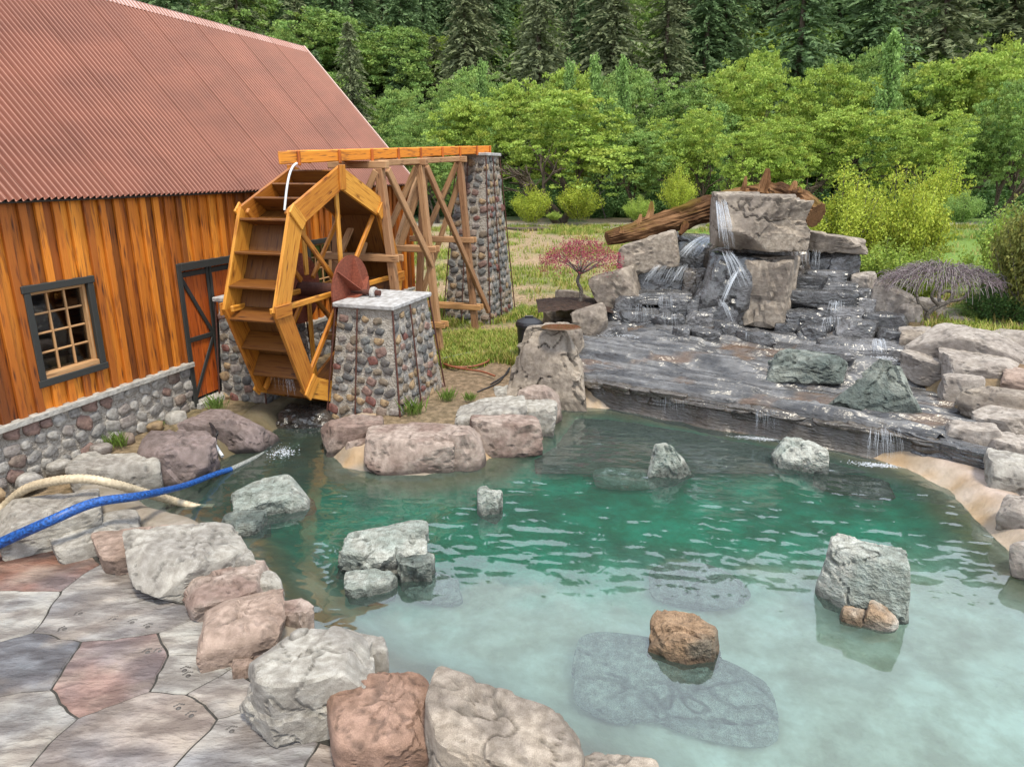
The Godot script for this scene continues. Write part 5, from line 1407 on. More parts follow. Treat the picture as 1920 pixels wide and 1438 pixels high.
		["pond_stone", "dark creased knob at the right of the large whitish boulder", "green", Vector3(-0.906, -0.297, -6.043), Vector3(0.402, 0.605, 0.317), Vector3(0.000, 0.149, 0.000), 569, 23.4, 40, 0.50, 0.00, 9, 0.060, 0.000],
		["pond_stone", "small oval whitish stone in front of the large whitish boulder", "mint", Vector3(-1.303, -0.369, -5.847), Vector3(0.488, 0.562, 0.347), Vector3(0.000, 0.219, 0.000), 881, 18.2, 47, 0.50, 0.00, 9, 0.030, 0.000],
		["pond_stone", "little upright pale stone alone in the rippled water", "mint", Vector3(-0.247, -0.255, -7.380), Vector3(0.298, 0.689, 0.237), Vector3(0.000, 0.034, 0.000), 552, 31.2, 40, 0.50, 0.00, 9, 0.050, 0.000],
		["pond_stone", "tall grey green boulder standing in the near right water", "mint", Vector3(3.140, -0.128, -5.647), Vector3(0.768, 0.944, 0.525), Vector3(0.000, -0.507, 0.000), 411, 26.0, 110, 0.50, 0.30, 9, 0.045, 0.000],
		["pond_stone", "small white stone at the foot of the tall grey green boulder", "white", Vector3(2.918, -0.196, -5.338), Vector3(0.208, 0.208, 0.166), Vector3(0.000, -0.500, 0.000), 224, 20.8, 40, 0.50, 0.00, 9, 0.030, 0.000],
		["pond_stone", "small rusty white stone right of the white one", "white", Vector3(3.126, -0.175, -5.262), Vector3(0.286, 0.250, 0.200), Vector3(0.000, -0.536, -0.250), 100, 26.0, 40, 0.50, 0.00, 9, 0.030, 0.000],
		["pond_stone", "angular rusty brown stone in the near pale water", "rust", Vector3(1.396, -0.262, -4.943), Vector3(0.603, 0.576, 0.412), Vector3(0.000, -0.275, 0.000), 730, 33.8, 68, 0.50, 0.00, 9, 0.050, 0.000],
		["pond_stone", "great flat boulder lying under the near water", "sunk", Vector3(1.233, -0.520, -4.678), Vector3(1.561, 0.500, 1.077), Vector3(0.000, -0.258, 0.000), 141, 6.5, 124, 0.00, 0.00, 9, 0.060, 0.000],
		["pond_stone", "round sunken boulder under the pale reflections", "sunk", Vector3(1.780, -0.550, -6.028), Vector3(0.961, 0.500, 0.738), Vector3(0.000, -0.287, 0.000), 802, 5.7, 91, 0.00, 0.00, 9, 0.050, 0.000],
		["pond_stone", "sunken boulder right of the large whitish one", "sunk", Vector3(-0.744, -0.550, -5.967), Vector3(0.541, 0.500, 0.425), Vector3(0.000, 0.124, 0.000), 515, 5.7, 51, 0.00, 0.00, 9, 0.050, 0.000],
	]
	for q in rows:
		var c = tint[q[2]]
		rock_y = q[3].y if q[3].z > -13.0 and q[2] != "sunk" else 9.0
		var m = M.wet_rock if q[2].begins_with("wet") else M.rough_rock if q[2] in ["green", "mint", "rust", "white", "sunk", "olive"] else M.rock
		var mesh = rock(q[4], q[6], q[7], c[0], c[1], q[8], q[11], q[12], q[9], q[10], q[13], true)
		tag(put(self, q[0], mesh, m, Transform3D(Basis(Vector3.UP, q[5][1]) * Basis(Vector3.RIGHT, q[5][0]) * Basis(Vector3.BACK, q[5][2]), q[3])), q[1], "boulder" if q[0] == "boulder" else "rock")
	rock_y = 9.0
	# the puddle in the hollow top of the stump-shaped rock
	var st = lathe([Vector2(0.0, 0.0), Vector2(1.0, 0.0), Vector2(1.06, -0.06), Vector2(0, -0.08)], 30)
	tag(put(self, "puddle", st, M.brown_water, Transform3D(Basis.from_scale(Vector3(0.30, 0.3, 0.2)), Vector3(0.773, 1.129, -11.136))), "brown puddle in the hollow top of the stump shaped boulder", "puddle")


# ---------- falling water ----------
func strands(a: Vector3, b: Vector3, wide: Vector3, count: int, thick: float, bow := 0.05, spread := 1.3) -> ArrayMesh:
	var st := SurfaceTool.new()
	st.begin(Mesh.PRIMITIVE_TRIANGLES)
	for i in count:
		var f = rng.randf_range(-0.5, 0.5)
		var p0 = a + wide * f
		var e = rng.randf_range(0.55, 1.0)
		var p1 = a.lerp(b, e) + wide * (f * spread + rng.randf_range(-0.06, 0.06))
		var s = rng.randf_range(0.0, 0.25)
		p0 = p0.lerp(p1, s)
		var mid1 = p0.lerp(p1, 0.35) + Vector3(0, bow * 0.8, 0) + wide * rng.randf_range(-0.03, 0.03)
		var mid2 = p0.lerp(p1, 0.7) + Vector3(0, bow * 0.7, 0) + wide * rng.randf_range(-0.03, 0.03)
		var r = thick * rng.randf_range(0.15, 0.42)
		st.append_from(tube([p0, mid1, mid2, p1], [r, r * 0.8, r * 0.7, r * 0.3], 5, 3), 0, Transform3D.IDENTITY)
	return st.commit()

func blobs(c: Vector3, sx: float, sz: float, yaw: float, count: int, size: float, lift := 0.0) -> ArrayMesh:
	var st := SurfaceTool.new()
	st.begin(Mesh.PRIMITIVE_TRIANGLES)
	var ball := SphereMesh.new()
	ball.radius = 0.5; ball.height = 1.0; ball.radial_segments = 7; ball.rings = 4
	for i in count:
		var r = Vector2(rng.randfn(0, 0.42), rng.randfn(0, 0.42))
		var o = Vector3(r.x * sx, 0, r.y * sz).rotated(Vector3.UP, yaw)
		o.y = absf(rng.randfn(0, 1)) * lift
		var s = size * rng.randf_range(0.3, 1.3) * (0.5 if o.y > 0.05 else 1.0)
		st.append_from(ball, 0, Transform3D(Basis.from_scale(Vector3(s * 1.5, s * (0.35 if lift < 0.01 else 0.8), s)).rotated(Vector3.UP, rng.randf() * 6.0), c + o))
	return st.commit()

func falls():
	for q in [
		["main fall pouring off the left side of the cap boulder", Vector3(3.920, 2.962, -13.923), Vector3(4.075, 2.055, -13.706), Vector3(0.200, 0.000, 0.000), 64, 0.0110, 0.02, 1.40],
		["white run down the dark face under the main fall", Vector3(4.080, 2.039, -13.858), Vector3(4.392, 1.355, -13.550), Vector3(0.183, 0.000, 0.000), 44, 0.0100, 0.04, 2.00],
		["thin run bending left below the main fall", Vector3(4.287, 1.686, -13.701), Vector3(3.900, 1.035, -13.351), Vector3(0.101, 0.000, 0.000), 22, 0.0100, 0.05, 1.40],
		["upper left cascade under the driftwood log", Vector3(4.111, 2.177, -15.255), Vector3(3.552, 1.733, -14.914), Vector3(0.333, 0.000, 0.000), 80, 0.0120, 0.06, 1.40],
		["spread of water over the left cascade's back rock", Vector3(3.300, 1.655, -14.839), Vector3(2.985, 1.259, -14.565), Vector3(0.721, 0.000, 0.000), 60, 0.0080, 0.02, 1.10],
		["short fall off the cascade's top slab", Vector3(3.008, 1.146, -14.010), Vector3(3.029, 0.835, -13.917), Vector3(0.251, 0.000, 0.000), 26, 0.0070, 0.03, 1.20],
		["thin drips over the wide rounded boulder", Vector3(2.512, 1.011, -13.761), Vector3(2.494, 0.618, -13.540), Vector3(0.515, 0.000, 0.000), 18, 0.0060, 0.04, 1.10],
		["drips over the square wet rock", Vector3(2.986, 0.863, -13.717), Vector3(2.964, 0.559, -13.522), Vector3(0.371, 0.000, 0.000), 14, 0.0050, 0.03, 1.10],
		["trickle running right of the sloping wet boulder", Vector3(3.891, 1.196, -13.294), Vector3(4.079, 0.797, -13.072), Vector3(0.099, 0.000, 0.000), 16, 0.0080, 0.04, 1.20],
		["drip off the low kerb of rock", Vector3(4.322, 0.687, -12.934), Vector3(4.289, 0.503, -12.776), Vector3(0.078, 0.000, 0.000), 8, 0.0060, 0.03, 1.20],
		["fall over the wet square face right of the great block", Vector3(5.785, 2.006, -14.370), Vector3(5.724, 1.596, -14.144), Vector3(0.631, 0.000, 0.000), 34, 0.0070, 0.02, 1.00],
		["fall off the third step of the right cascade", Vector3(6.055, 1.177, -13.289), Vector3(5.970, 0.911, -13.105), Vector3(0.238, 0.000, 0.000), 34, 0.0080, 0.05, 1.30],
		["run between the middle stones of the right cascade", Vector3(5.822, 0.950, -12.908), Vector3(5.739, 0.692, -12.728), Vector3(0.291, 0.000, 0.000), 24, 0.0070, 0.03, 1.20],
		["bright fall off the widest lowest slab", Vector3(6.149, 0.784, -11.816), Vector3(6.133, 0.533, -11.637), Vector3(0.197, 0.000, 0.000), 40, 0.0090, 0.06, 1.40],
		["fall over the shelf's lip left of the middle", Vector3(2.356, 0.270, -10.175), Vector3(2.438, -0.140, -10.441), Vector3(0.443, 0.000, 0.000), 30, 0.0050, 0.03, 1.10],
		["fall over the middle of the shelf's lip", Vector3(3.607, 0.272, -9.623), Vector3(3.676, -0.127, -9.707), Vector3(0.361, 0.000, 0.000), 34, 0.0060, 0.04, 1.10],
		["fall over the right part of the shelf's lip", Vector3(4.865, 0.274, -8.830), Vector3(4.838, -0.122, -8.630), Vector3(0.389, 0.000, 0.000), 40, 0.0060, 0.05, 1.20],
		["water dripping from the wheel's lower buckets", Vector3(-3.439, 0.962, -10.304), Vector3(-3.376, 0.360, -10.125), Vector3(0.236, 0.000, 0.000), 26, 0.0060, 0.03, 1.40],
		["thicker spill from the wheel's bottom bucket", Vector3(-3.282, 0.725, -10.129), Vector3(-3.204, 0.315, -10.007), Vector3(0.093, 0.000, 0.000), 18, 0.0100, 0.03, 1.50],
	]:
		tag(put(self, "falling_water", strands(q[1], q[2], q[3], q[4], q[5], q[6], q[7]), M.falling_water), q[0], "waterfall")
	for q in [
		["foam where the middle fall meets the pond", Vector3(3.583, -0.200, -9.683), 0.42, 0.10, -0.20, 420, 0.0140, 0.000],
		["foam where the right fall meets the pond", Vector3(4.792, -0.200, -8.710), 0.38, 0.10, -0.20, 420, 0.0140, 0.000],
		["foam where the left fall meets the pond", Vector3(2.506, -0.200, -10.587), 0.45, 0.12, -0.10, 260, 0.0120, 0.000],
		["splash of white drops below the wheel", Vector3(-3.107, -0.200, -9.077), 0.20, 0.20, 0.00, 240, 0.0120, 0.050],
		["foam at the foot of the left cascade on the shelf", Vector3(2.573, 0.500, -13.319), 1.10, 0.30, 0.00, 500, 0.0160, 0.000],
		["foam at the foot of the right cascade on the shelf", Vector3(6.305, 0.420, -11.862), 0.35, 0.20, 0.00, 260, 0.0160, 0.000],
		["foam beside the green boulders on the shelf", Vector3(6.202, 0.460, -12.960), 0.50, 0.25, 0.00, 160, 0.0140, 0.000],
	]:
		tag(put(self, "foam", blobs(q[1], q[2], q[3], q[4], q[5], q[6], q[7]), M.foam), q[0], "foam", "", "stuff")


# ---------- driftwood ----------
func log_mesh(pts: Array, radii: Array, sd: int, ca: Color, cb: Color) -> ArrayMesh:
	var m: ArrayMesh = tube(pts, radii, 48, 14, 0.0, Color.WHITE, 0.30)
	var arr = m.surface_get_arrays(0)
	var V: PackedVector3Array = arr[Mesh.ARRAY_VERTEX]
	var C := PackedColorArray()
	for i in V.size():
		var p = V[i]
		var a = nz.get_noise_3dv(p * 12.0 + Vector3(sd, 0, 0))
		var c = ca.lerp(cb, clampf(0.5 + 1.6 * a, 0.0, 1.0))
		if arr[Mesh.ARRAY_NORMAL][i].y > 0.45: c = c.lerp(Color(0.22, 0.24, 0.05), clampf(0.15 + 2.2 * nz2.get_noise_3dv(p * 9.0 + Vector3(0, sd, 0)), 0.0, 0.85))
		C.append(c)
	arr[Mesh.ARRAY_COLOR] = C
	arr[Mesh.ARRAY_NORMAL] = null   # split, fibrous wood: every facet catches its own light
	var o := ArrayMesh.new()
	o.add_surface_from_arrays(Mesh.PRIMITIVE_TRIANGLES, arr)
	return o

func logs():
	for q in [
		["long mossy driftwood log lying left of the cap boulder", [Vector3(2.004, 2.106, -15.443), Vector3(2.663, 2.260, -15.593), Vector3(3.502, 2.464, -15.862), Vector3(4.447, 2.713, -16.249), Vector3(5.520, 2.877, -16.715)], [0.12, 0.18, 0.22, 0.25, 0.25], [[Vector3(2.590, 2.235, -15.481), Vector3(2.725, 2.592, -15.587), 0.07], [Vector3(2.890, 2.444, -15.648), Vector3(2.989, 2.842, -15.870), 0.08], [Vector3(3.927, 2.596, -15.901), Vector3(4.041, 2.860, -15.980), 0.08], [Vector3(3.536, 2.470, -15.760), Vector3(3.581, 2.651, -15.709), 0.06], [Vector3(2.293, 2.212, -15.370), Vector3(2.271, 2.362, -15.414), 0.05], [Vector3(3.707, 2.383, -15.734), Vector3(3.547, 2.181, -15.465), 0.09]], 3],
		["shorter driftwood log sticking out right of the cap boulder", [Vector3(5.100, 2.877, -16.715), Vector3(5.676, 2.937, -16.316), Vector3(6.029, 2.825, -15.761), Vector3(6.313, 2.588, -15.273)], [0.2, 0.24, 0.26, 0.24], [[Vector3(5.064, 2.956, -16.426), Vector3(5.138, 3.363, -16.442), 0.06], [Vector3(5.443, 3.008, -16.232), Vector3(5.547, 3.520, -16.280), 0.12], [Vector3(5.466, 3.074, -16.252), Vector3(5.108, 3.144, -16.168), 0.05], [Vector3(5.893, 2.998, -15.812), Vector3(6.029, 3.259, -15.890), 0.10], [Vector3(6.000, 3.030, -15.508), Vector3(5.978, 3.157, -15.546), 0.05]], 8],
	]:
		var t = thing("driftwood_log", q[0], "log", q[1][0])
		put(t, "trunk", log_mesh(q[1], q[2], q[4], Color(0.50, 0.43, 0.38), Color(0.14, 0.105, 0.085)), M.driftwood)
		for s in q[3]:
			put(t, "broken_branch", log_mesh([s[0], s[0].lerp(s[1], 0.5) + Vector3(0.02, 0, 0.01), s[1]], [s[2], s[2] * 0.75, s[2] * 0.3], q[4] + 3, Color(0.6, 0.52, 0.45), Color(0.25, 0.18, 0.14)), M.driftwood)


# ---------- hoses, bin and other small things ----------
func small_things():
	tag(put(self, "blue_hose", tube([Vector3(-4.926, 0.120, -5.797), Vector3(-4.720, 0.200, -5.944), Vector3(-4.234, 0.420, -5.939), Vector3(-3.969, 0.470, -6.220), Vector3(-3.746, 0.360, -6.603), Vector3(-3.756, 0.050, -7.506), Vector3(-3.696, -0.120, -8.220), Vector3(-3.606, -0.180, -8.524)], [0.05, 0.05, 0.048, 0.046, 0.042, 0.036, 0.034], 14, 10), M.blue_hose), "fat blue hose lying over the pale boulders into the pond", "hose")
	tag(put(self, "hose_nozzle", tube([Vector3(-3.606, -0.180, -8.524), Vector3(-3.497, -0.190, -8.793), Vector3(-3.376, -0.230, -9.228)], [0.032, 0.03, 0.028], 12, 6, 0.0, Color(0.42, 0.44, 0.42)), M.plastic), "pale pipe end joined to the blue hose in the pond", "pipe")
	tag(put(self, "beige_hose", tube([Vector3(-5.381, 0.050, -6.405), Vector3(-5.313, 0.120, -6.789), Vector3(-4.994, 0.360, -6.754), Vector3(-4.607, 0.500, -6.654), Vector3(-4.287, 0.520, -6.661), Vector3(-4.056, 0.420, -6.752), Vector3(-3.966, 0.160, -7.103), Vector3(-3.897, -0.120, -7.500), Vector3(-3.671, -0.220, -7.540), Vector3(-3.450, -0.280, -7.552)], [0.045], 14, 16, 0.09), M.beige_hose), "ribbed beige suction hose arching over the pale boulder into the water", "hose")
	tag(put(self, "garden_hose", tube([Vector3(-1.282, 0.060, -13.089), Vector3(-1.250, 0.060, -13.411), Vector3(-1.212, 0.060, -12.856), Vector3(-1.089, 0.060, -12.668), Vector3(-0.873, 0.060, -12.631), Vector3(-0.635, 0.060, -12.743), Vector3(-0.450, 0.060, -13.049), Vector3(-0.430, 0.060, -13.411), Vector3(-0.545, 0.060, -13.748), Vector3(-0.741, 0.060, -13.879), Vector3(-0.899, 0.060, -14.057)], [0.018], 8, 8, 0.0, Color(0.42, 0.14, 0.07)), M.plastic), "thin orange garden hose coiled on the dirt behind the short pillar", "hose")
	tag(put(self, "garden_hose", tube([Vector3(-1.258, 0.070, -12.819), Vector3(-1.063, 0.070, -12.594), Vector3(-0.763, 0.070, -12.413), Vector3(-0.519, 0.070, -12.271), Vector3(-0.296, 0.070, -11.997)], [0.018], 8, 8, 0.0, Color(0.42, 0.14, 0.07)), M.plastic), "straight end of an orange garden hose on the bare dirt", "hose")
	tag(put(self, "drain_pipe", tube([Vector3(-1.302, 0.080, -13.091), Vector3(-0.925, 0.080, -13.457), Vector3(-0.572, 0.080, -13.626), Vector3(0.021, 0.080, -13.669)], [0.035], 10, 6, 0.0, Color(0.17, 0.19, 0.19)), M.plastic), "grey pipe lying on the grass towards the black bin", "pipe")
	tag(put(self, "power_cable", tube([Vector3(-3.880, -0.100, -8.777), Vector3(-3.927, 0.050, -8.833), Vector3(-3.822, 0.220, -8.777), Vector3(-3.988, 0.220, -9.020), Vector3(-4.124, 0.200, -9.244), Vector3(-3.986, 0.210, -9.047), Vector3(-3.843, 0.200, -8.771), Vector3(-3.913, -0.050, -8.839)], [0.009], 6, 8), M.black_plastic), "thin black cable looped over the purple boulder by the wheel", "cable")
	tag(put(self, "pipe_stub", lathe([Vector2(0.017, -0.11), Vector2(0.022, -0.11), Vector2(0.022, 0.11), Vector2(0.017, 0.11), Vector2(0.017, -0.1)], 14), M.white_pipe, along(Vector3(-3.955, -0.020, -8.954), Vector3(-3.824, -0.120, -8.825), Vector3.RIGHT)), "short white pipe sticking out of the bank over the water", "pipe")
	tag(put(self, "yellow_rope", tube([Vector3(-4.797, 0.050, -8.910), Vector3(-4.692, 0.060, -9.143), Vector3(-4.558, 0.060, -9.331), Vector3(-4.481, 0.060, -9.460)], [0.008], 6, 6, 0.0, Color(0.55, 0.40, 0.12)), M.plastic), "thin yellow rope on the earth beside the barn's footing", "rope")
	tag(put(self, "ground_cable", tube([Vector3(-0.360, 0.030, -11.645), Vector3(-0.185, 0.040, -12.001), Vector3(-0.076, 0.040, -12.343), Vector3(-0.048, 0.050, -12.594), Vector3(-0.184, 0.030, -11.903), Vector3(-0.313, 0.030, -11.583), Vector3(-0.566, 0.020, -11.222)], [0.012], 6, 8), M.black_plastic), "black cable lying on the dirt before the stump shaped boulder", "cable")
	# a bare snag and a lying branch at the far side of the field
	rng.seed = 61
	var sn = thing("bare_sapling", "bare pale sapling leaning at the far edge of the field", "tree", Vector3(6.972, 0.000, -54.751))
	put(sn, "trunk", tube([Vector3(6.972, 0.000, -54.751), Vector3(6.972, 0.000, -54.751) + Vector3(-0.4, 1.2, 0), Vector3(6.972, 0.000, -54.751) + Vector3(-0.55, 2.4, 0)], [0.06, 0.045, 0.015], 6, 5), M.grey_bark)
	for i in 9:
		var p = Vector3(6.972, 0.000, -54.751) + Vector3(-0.4, 1.2, 0).lerp(Vector3(-0.55, 2.4, 0), rng.randf())
		var e = p + Vector3(rng.randfn() * 0.4, rng.randf_range(0.2, 0.6), rng.randfn() * 0.3)
		put(sn, "twig", tube([p, p.lerp(e, 0.5) + Vector3(0, 0.05, 0), e], [0.022, 0.016, 0.006], 5, 3), M.grey_bark)
	tag(put(self, "fallen_branch", tube([Vector3(-0.259, 0.080, -44.592), Vector3(0.791, 0.100, -43.523), Vector3(1.914, 0.100, -43.924), Vector3(2.695, 0.060, -43.637)], [0.09, 0.12, 0.1, 0.06], 8, 5, 0.0, Color.WHITE, 0.3), M.bark), "dark fallen branch lying across the dry field", "branch")
	var b = thing("trash_bin", "round black bin with a lid behind the stump shaped boulder", "bin", Vector3(0.319, 0.000, -13.177))
	var xf = Transform3D(Basis(), Vector3(0.319, 0.000, -13.177))
	put(b, "body", lathe([Vector2(0.0, 0.0), Vector2(0.19, 0.0), Vector2(0.225, 0.68), Vector2(0.24, 0.70), Vector2(0.24, 0.73), Vector2(0.0, 0.73)], 28), M.black_plastic, xf)
	put(b, "lid", lathe([Vector2(0.25, 0.70), Vector2(0.255, 0.75), Vector2(0.235, 0.80), Vector2(0.12, 0.86), Vector2(0.0, 0.87)], 28), M.black_plastic, xf)
	put(b, "handle", box(Vector3(0.16, 0.035, 0.045), 0.008), M.black_plastic, Transform3D(Basis(), Vector3(0.319, 0.000, -13.177) + Vector3(0, 0.885, 0)))


# ---------- plants ----------
# leaves as small folded blades: places, how they lie, how large, what tone
func leaves(list: Array) -> ArrayMesh:
	var V := PackedVector3Array()
	var C := PackedColorArray()
	var I := PackedInt32Array()
	for q in list:
		var p: Vector3 = q[0]
		var d: Vector3 = q[1]
		var s: float = q[2]
		var side = d.cross(Vector3(rng.randfn(), rng.randfn(), rng.randfn())).normalized() * s * q[4]
		var k = V.size()
		V.append(p - d * s * 0.5)
		V.append(p + side - d * s * 0.05 + Vector3(0, s * 0.08, 0))
		V.append(p + d * s * 0.5)
		V.append(p - side - d * s * 0.05 + Vector3(0, s * 0.08, 0))
		var c: Color = q[3]
		for j in 4: C.append(c)
		I.append_array([k, k + 1, k + 2, k, k + 2, k + 3])
	return mesh_of(V, null, null, C, I)

func rand_dir(up := 0.0) -> Vector3:
	return (Vector3(rng.randfn(), rng.randfn() + up, rng.randfn())).normalized()

# trunk and limbs of a broad tree, one unit high; returns the ends of its twigs
func limbs(st: SurfaceTool, p: Vector3, d: Vector3, r: float, l: float, depth: int, ends: Array, spread: float):
	var q = p + d * l
	var m = p.lerp(q, 0.5) + rand_dir() * l * 0.07
	st.append_from(tube([p, m, q], [r, r * 0.85, r * 0.68], 7 if depth > 1 else 5, 3), 0, Transform3D.IDENTITY)
	if depth == 0:
		ends.append(q)
		return
	for i in (3 if depth > 1 else 3):
		var nd = (d + rand_dir() * spread).normalized()
		nd = (nd + Vector3(0, 0.12, 0)).normalized()
		limbs(st, q if i < 2 else p.lerp(q, 0.7), nd, r * 0.6, l * rng.randf_range(0.6, 0.85), depth - 1, ends, spread)

func broad_tree(sd: int, clumps: int, per: int, leaf: float, wide: float, low: float) -> Dictionary:
	rng.seed = sd
	var st := SurfaceTool.new()
	st.begin(Mesh.PRIMITIVE_TRIANGLES)
	var ends = []
	var stems = 1 + sd % 3
	for i in stems:
		limbs(st, Vector3(0.02 * i, -0.02, 0.01 * i), Vector3(rng.randfn() * 0.25, 1, rng.randfn() * 0.25).normalized(), 0.022, 0.24, 3, ends, 0.75)
	var list = []
	# boughs: several overlapping lumps of different height, each covered with flat sprays
	var lumps = []
	for i in 9:
		var a = rng.randf() * TAU
		var rr = wide * rng.randf_range(0.15, 0.72)
		lumps.append([Vector3(cos(a) * rr, rng.randf_range(low + 0.16, 0.86) - rr * 0.25, sin(a) * rr), rng.randf_range(0.18, 0.32) * wide * 2.0])
	lumps.append([Vector3(0, 0.80, 0), 0.2])
	for k in clumps:
		var l = lumps[k % lumps.size()]
		var dv = rand_dir(0.55)
		var c = l[0] + Vector3(dv.x, dv.y * 0.72, dv.z) * l[1] * pow(rng.randf(), 0.3) * rng.randf_range(0.8, 1.12)
		if c.y < low * 0.8: continue
		var cw = rng.randf_range(0.03, 0.062)
		var tone = rng.randf_range(0.6, 1.3)
		var warm = rng.randf_range(-0.12, 0.16)
		for j in per:
			var o = rand_dir() * pow(rng.randf(), 0.45) * cw
			o.y *= 0.38
			var t = tone * rng.randf_range(0.8, 1.2)
			var d = (o.normalized() * 0.6 + rand_dir() * 0.7 + Vector3(0, -0.15, 0)).normalized()
			list.append([c + o, d, leaf * rng.randf_range(0.7, 1.3), Color(t * (1.0 + warm), t, t * (1.0 - warm)), 0.32])
	return {"trunk": st.commit(), "crown": leaves(list)}

func poplar(sd: int) -> Dictionary:
	rng.seed = sd
	var st := SurfaceTool.new()
	st.begin(Mesh.PRIMITIVE_TRIANGLES)
	st.append_from(tube([Vector3(0, -0.02, 0), Vector3(0.005, 0.5, 0), Vector3(0, 0.97, 0)], [0.012, 0.008, 0.002], 7, 2), 0, Transform3D.IDENTITY)
	var list = []
	for i in 90:
		var h = lerpf(0.12, 0.97, rng.randf())
		var a = rng.randf() * TAU
		var d = Vector3(cos(a) * 0.8, 1.0, sin(a) * 0.8).normalized()
		var l = 0.26 * pow(1.0 - h, 0.8) * rng.randf_range(0.6, 1.35) + 0.02
		st.append_from(tube([Vector3(0, h, 0), Vector3(0, h, 0) + d * l], [0.004, 0.001], 4, 1), 0, Transform3D.IDENTITY)
		var tone = rng.randf_range(0.65, 1.25)
		for k in 75:
			var t = tone * rng.randf_range(0.75, 1.25)
			list.append([Vector3(0, h, 0) + d * l * rng.randf() + rand_dir() * 0.045 * rng.randf(), rand_dir(-0.2), 0.02 * rng.randf_range(0.7, 1.3), Color(t, t, t), 0.4])
	return {"trunk": st.commit(), "crown": leaves(list)}

func conifer(sd: int, dense: float) -> Dictionary:
	rng.seed = sd
	var st := SurfaceTool.new()
	st.begin(Mesh.PRIMITIVE_TRIANGLES)
	st.append_from(tube([Vector3(0, -0.02, 0), Vector3(0, 0.5, 0), Vector3(0, 1.0, 0)], [0.012, 0.008, 0.0015], 7, 2), 0, Transform3D.IDENTITY)
	var list = []
	var h = 0.06
	while h < 0.99:
		var n = int(lerpf(9, 5, h) * dense)
		for i in n:
			var a = rng.randf() * TAU
			var len_ = 0.17 * pow(1.0 - h, 0.75) * rng.randf_range(0.65, 1.15) + 0.008
			var tone = rng.randf_range(0.6, 1.3)
			var dir = Vector3(cos(a), 0.12, sin(a))
			for k in 9:
				var f = (k + 1) / 9.0
				var p = Vector3(0, h, 0) + dir * len_ * f + Vector3(0, -0.55 * len_ * f * f, 0)
				for j in 2:
					var d = (dir * 0.7 + Vector3(rng.randfn() * 0.5, -0.55 + rng.randfn() * 0.2, rng.randfn() * 0.5)).normalized()
					var t = tone * rng.randf_range(0.8, 1.2)
					list.append([p + rand_dir() * 0.008, d, 0.028 * (1.15 - 0.5 * h) * rng.randf_range(0.7, 1.3), Color(t, t, t), 0.17])
		h += 0.0165
	return {"trunk": st.commit(), "crown": leaves(list)}

func bush(sd: int, n: int, leaf: float, wide: float) -> Dictionary:
	rng.seed = sd
	var st := SurfaceTool.new()
	st.begin(Mesh.PRIMITIVE_TRIANGLES)
	var list = []
	var shoots = 46
	for i in shoots:
		var a = rng.randf() * TAU
		var rr = sqrt(rng.randf())
		var top = Vector3(cos(a) * rr * wide, lerpf(1.0, 0.45, rr * rr) * rng.randf_range(0.75, 1.08), sin(a) * rr * wide)
		var foot = Vector3(cos(a) * rr * wide * 0.2, -0.02, sin(a) * rr * wide * 0.2)
		var mid = foot.lerp(top, 0.5) + rand_dir() * 0.05
		if i % 2 == 0: st.append_from(tube([foot, mid, top], [0.009, 0.006, 0.002], 5, 3), 0, Transform3D.IDENTITY)
		var tone = rng.randf_range(0.65, 1.2)
		for k in n / shoots:
			var f = pow(rng.randf(), 0.6)
			var p = (foot.lerp(mid, f * 2.0) if f < 0.5 else mid.lerp(top, f * 2.0 - 1.0)) + rand_dir() * (0.03 + 0.09 * rng.randf())
			var t = tone * rng.randf_range(0.75, 1.25)
			var w = rng.randf_range(-0.1, 0.15)
			list.append([p, rand_dir(-0.3), leaf * rng.randf_range(0.6, 1.3), Color(t * (1 + w), t, t * (1 - w)), 0.3])
	return {"trunk": st.commit(), "crown": leaves(list)}

func plant(called: String, parts: Dictionary, label: String, cat: String, leaf: Material, bark: Material, at: Vector3, scale: Vector3, turn: float, group := "") -> Node3D:
	var t = thing(called, label, cat, at, group)
	t.transform = Transform3D(Basis(Vector3.UP, turn).scaled(scale), at)
	for k in ["trunk", "crown"]:
		var o := MeshInstance3D.new()
		o.name = ("stem" if k == "trunk" else "foliage") if cat == "shrub" else k
		o.mesh = parts[k]
		o.material_override = bark if k == "trunk" else leaf
		t.add_child(o, true)
	return t

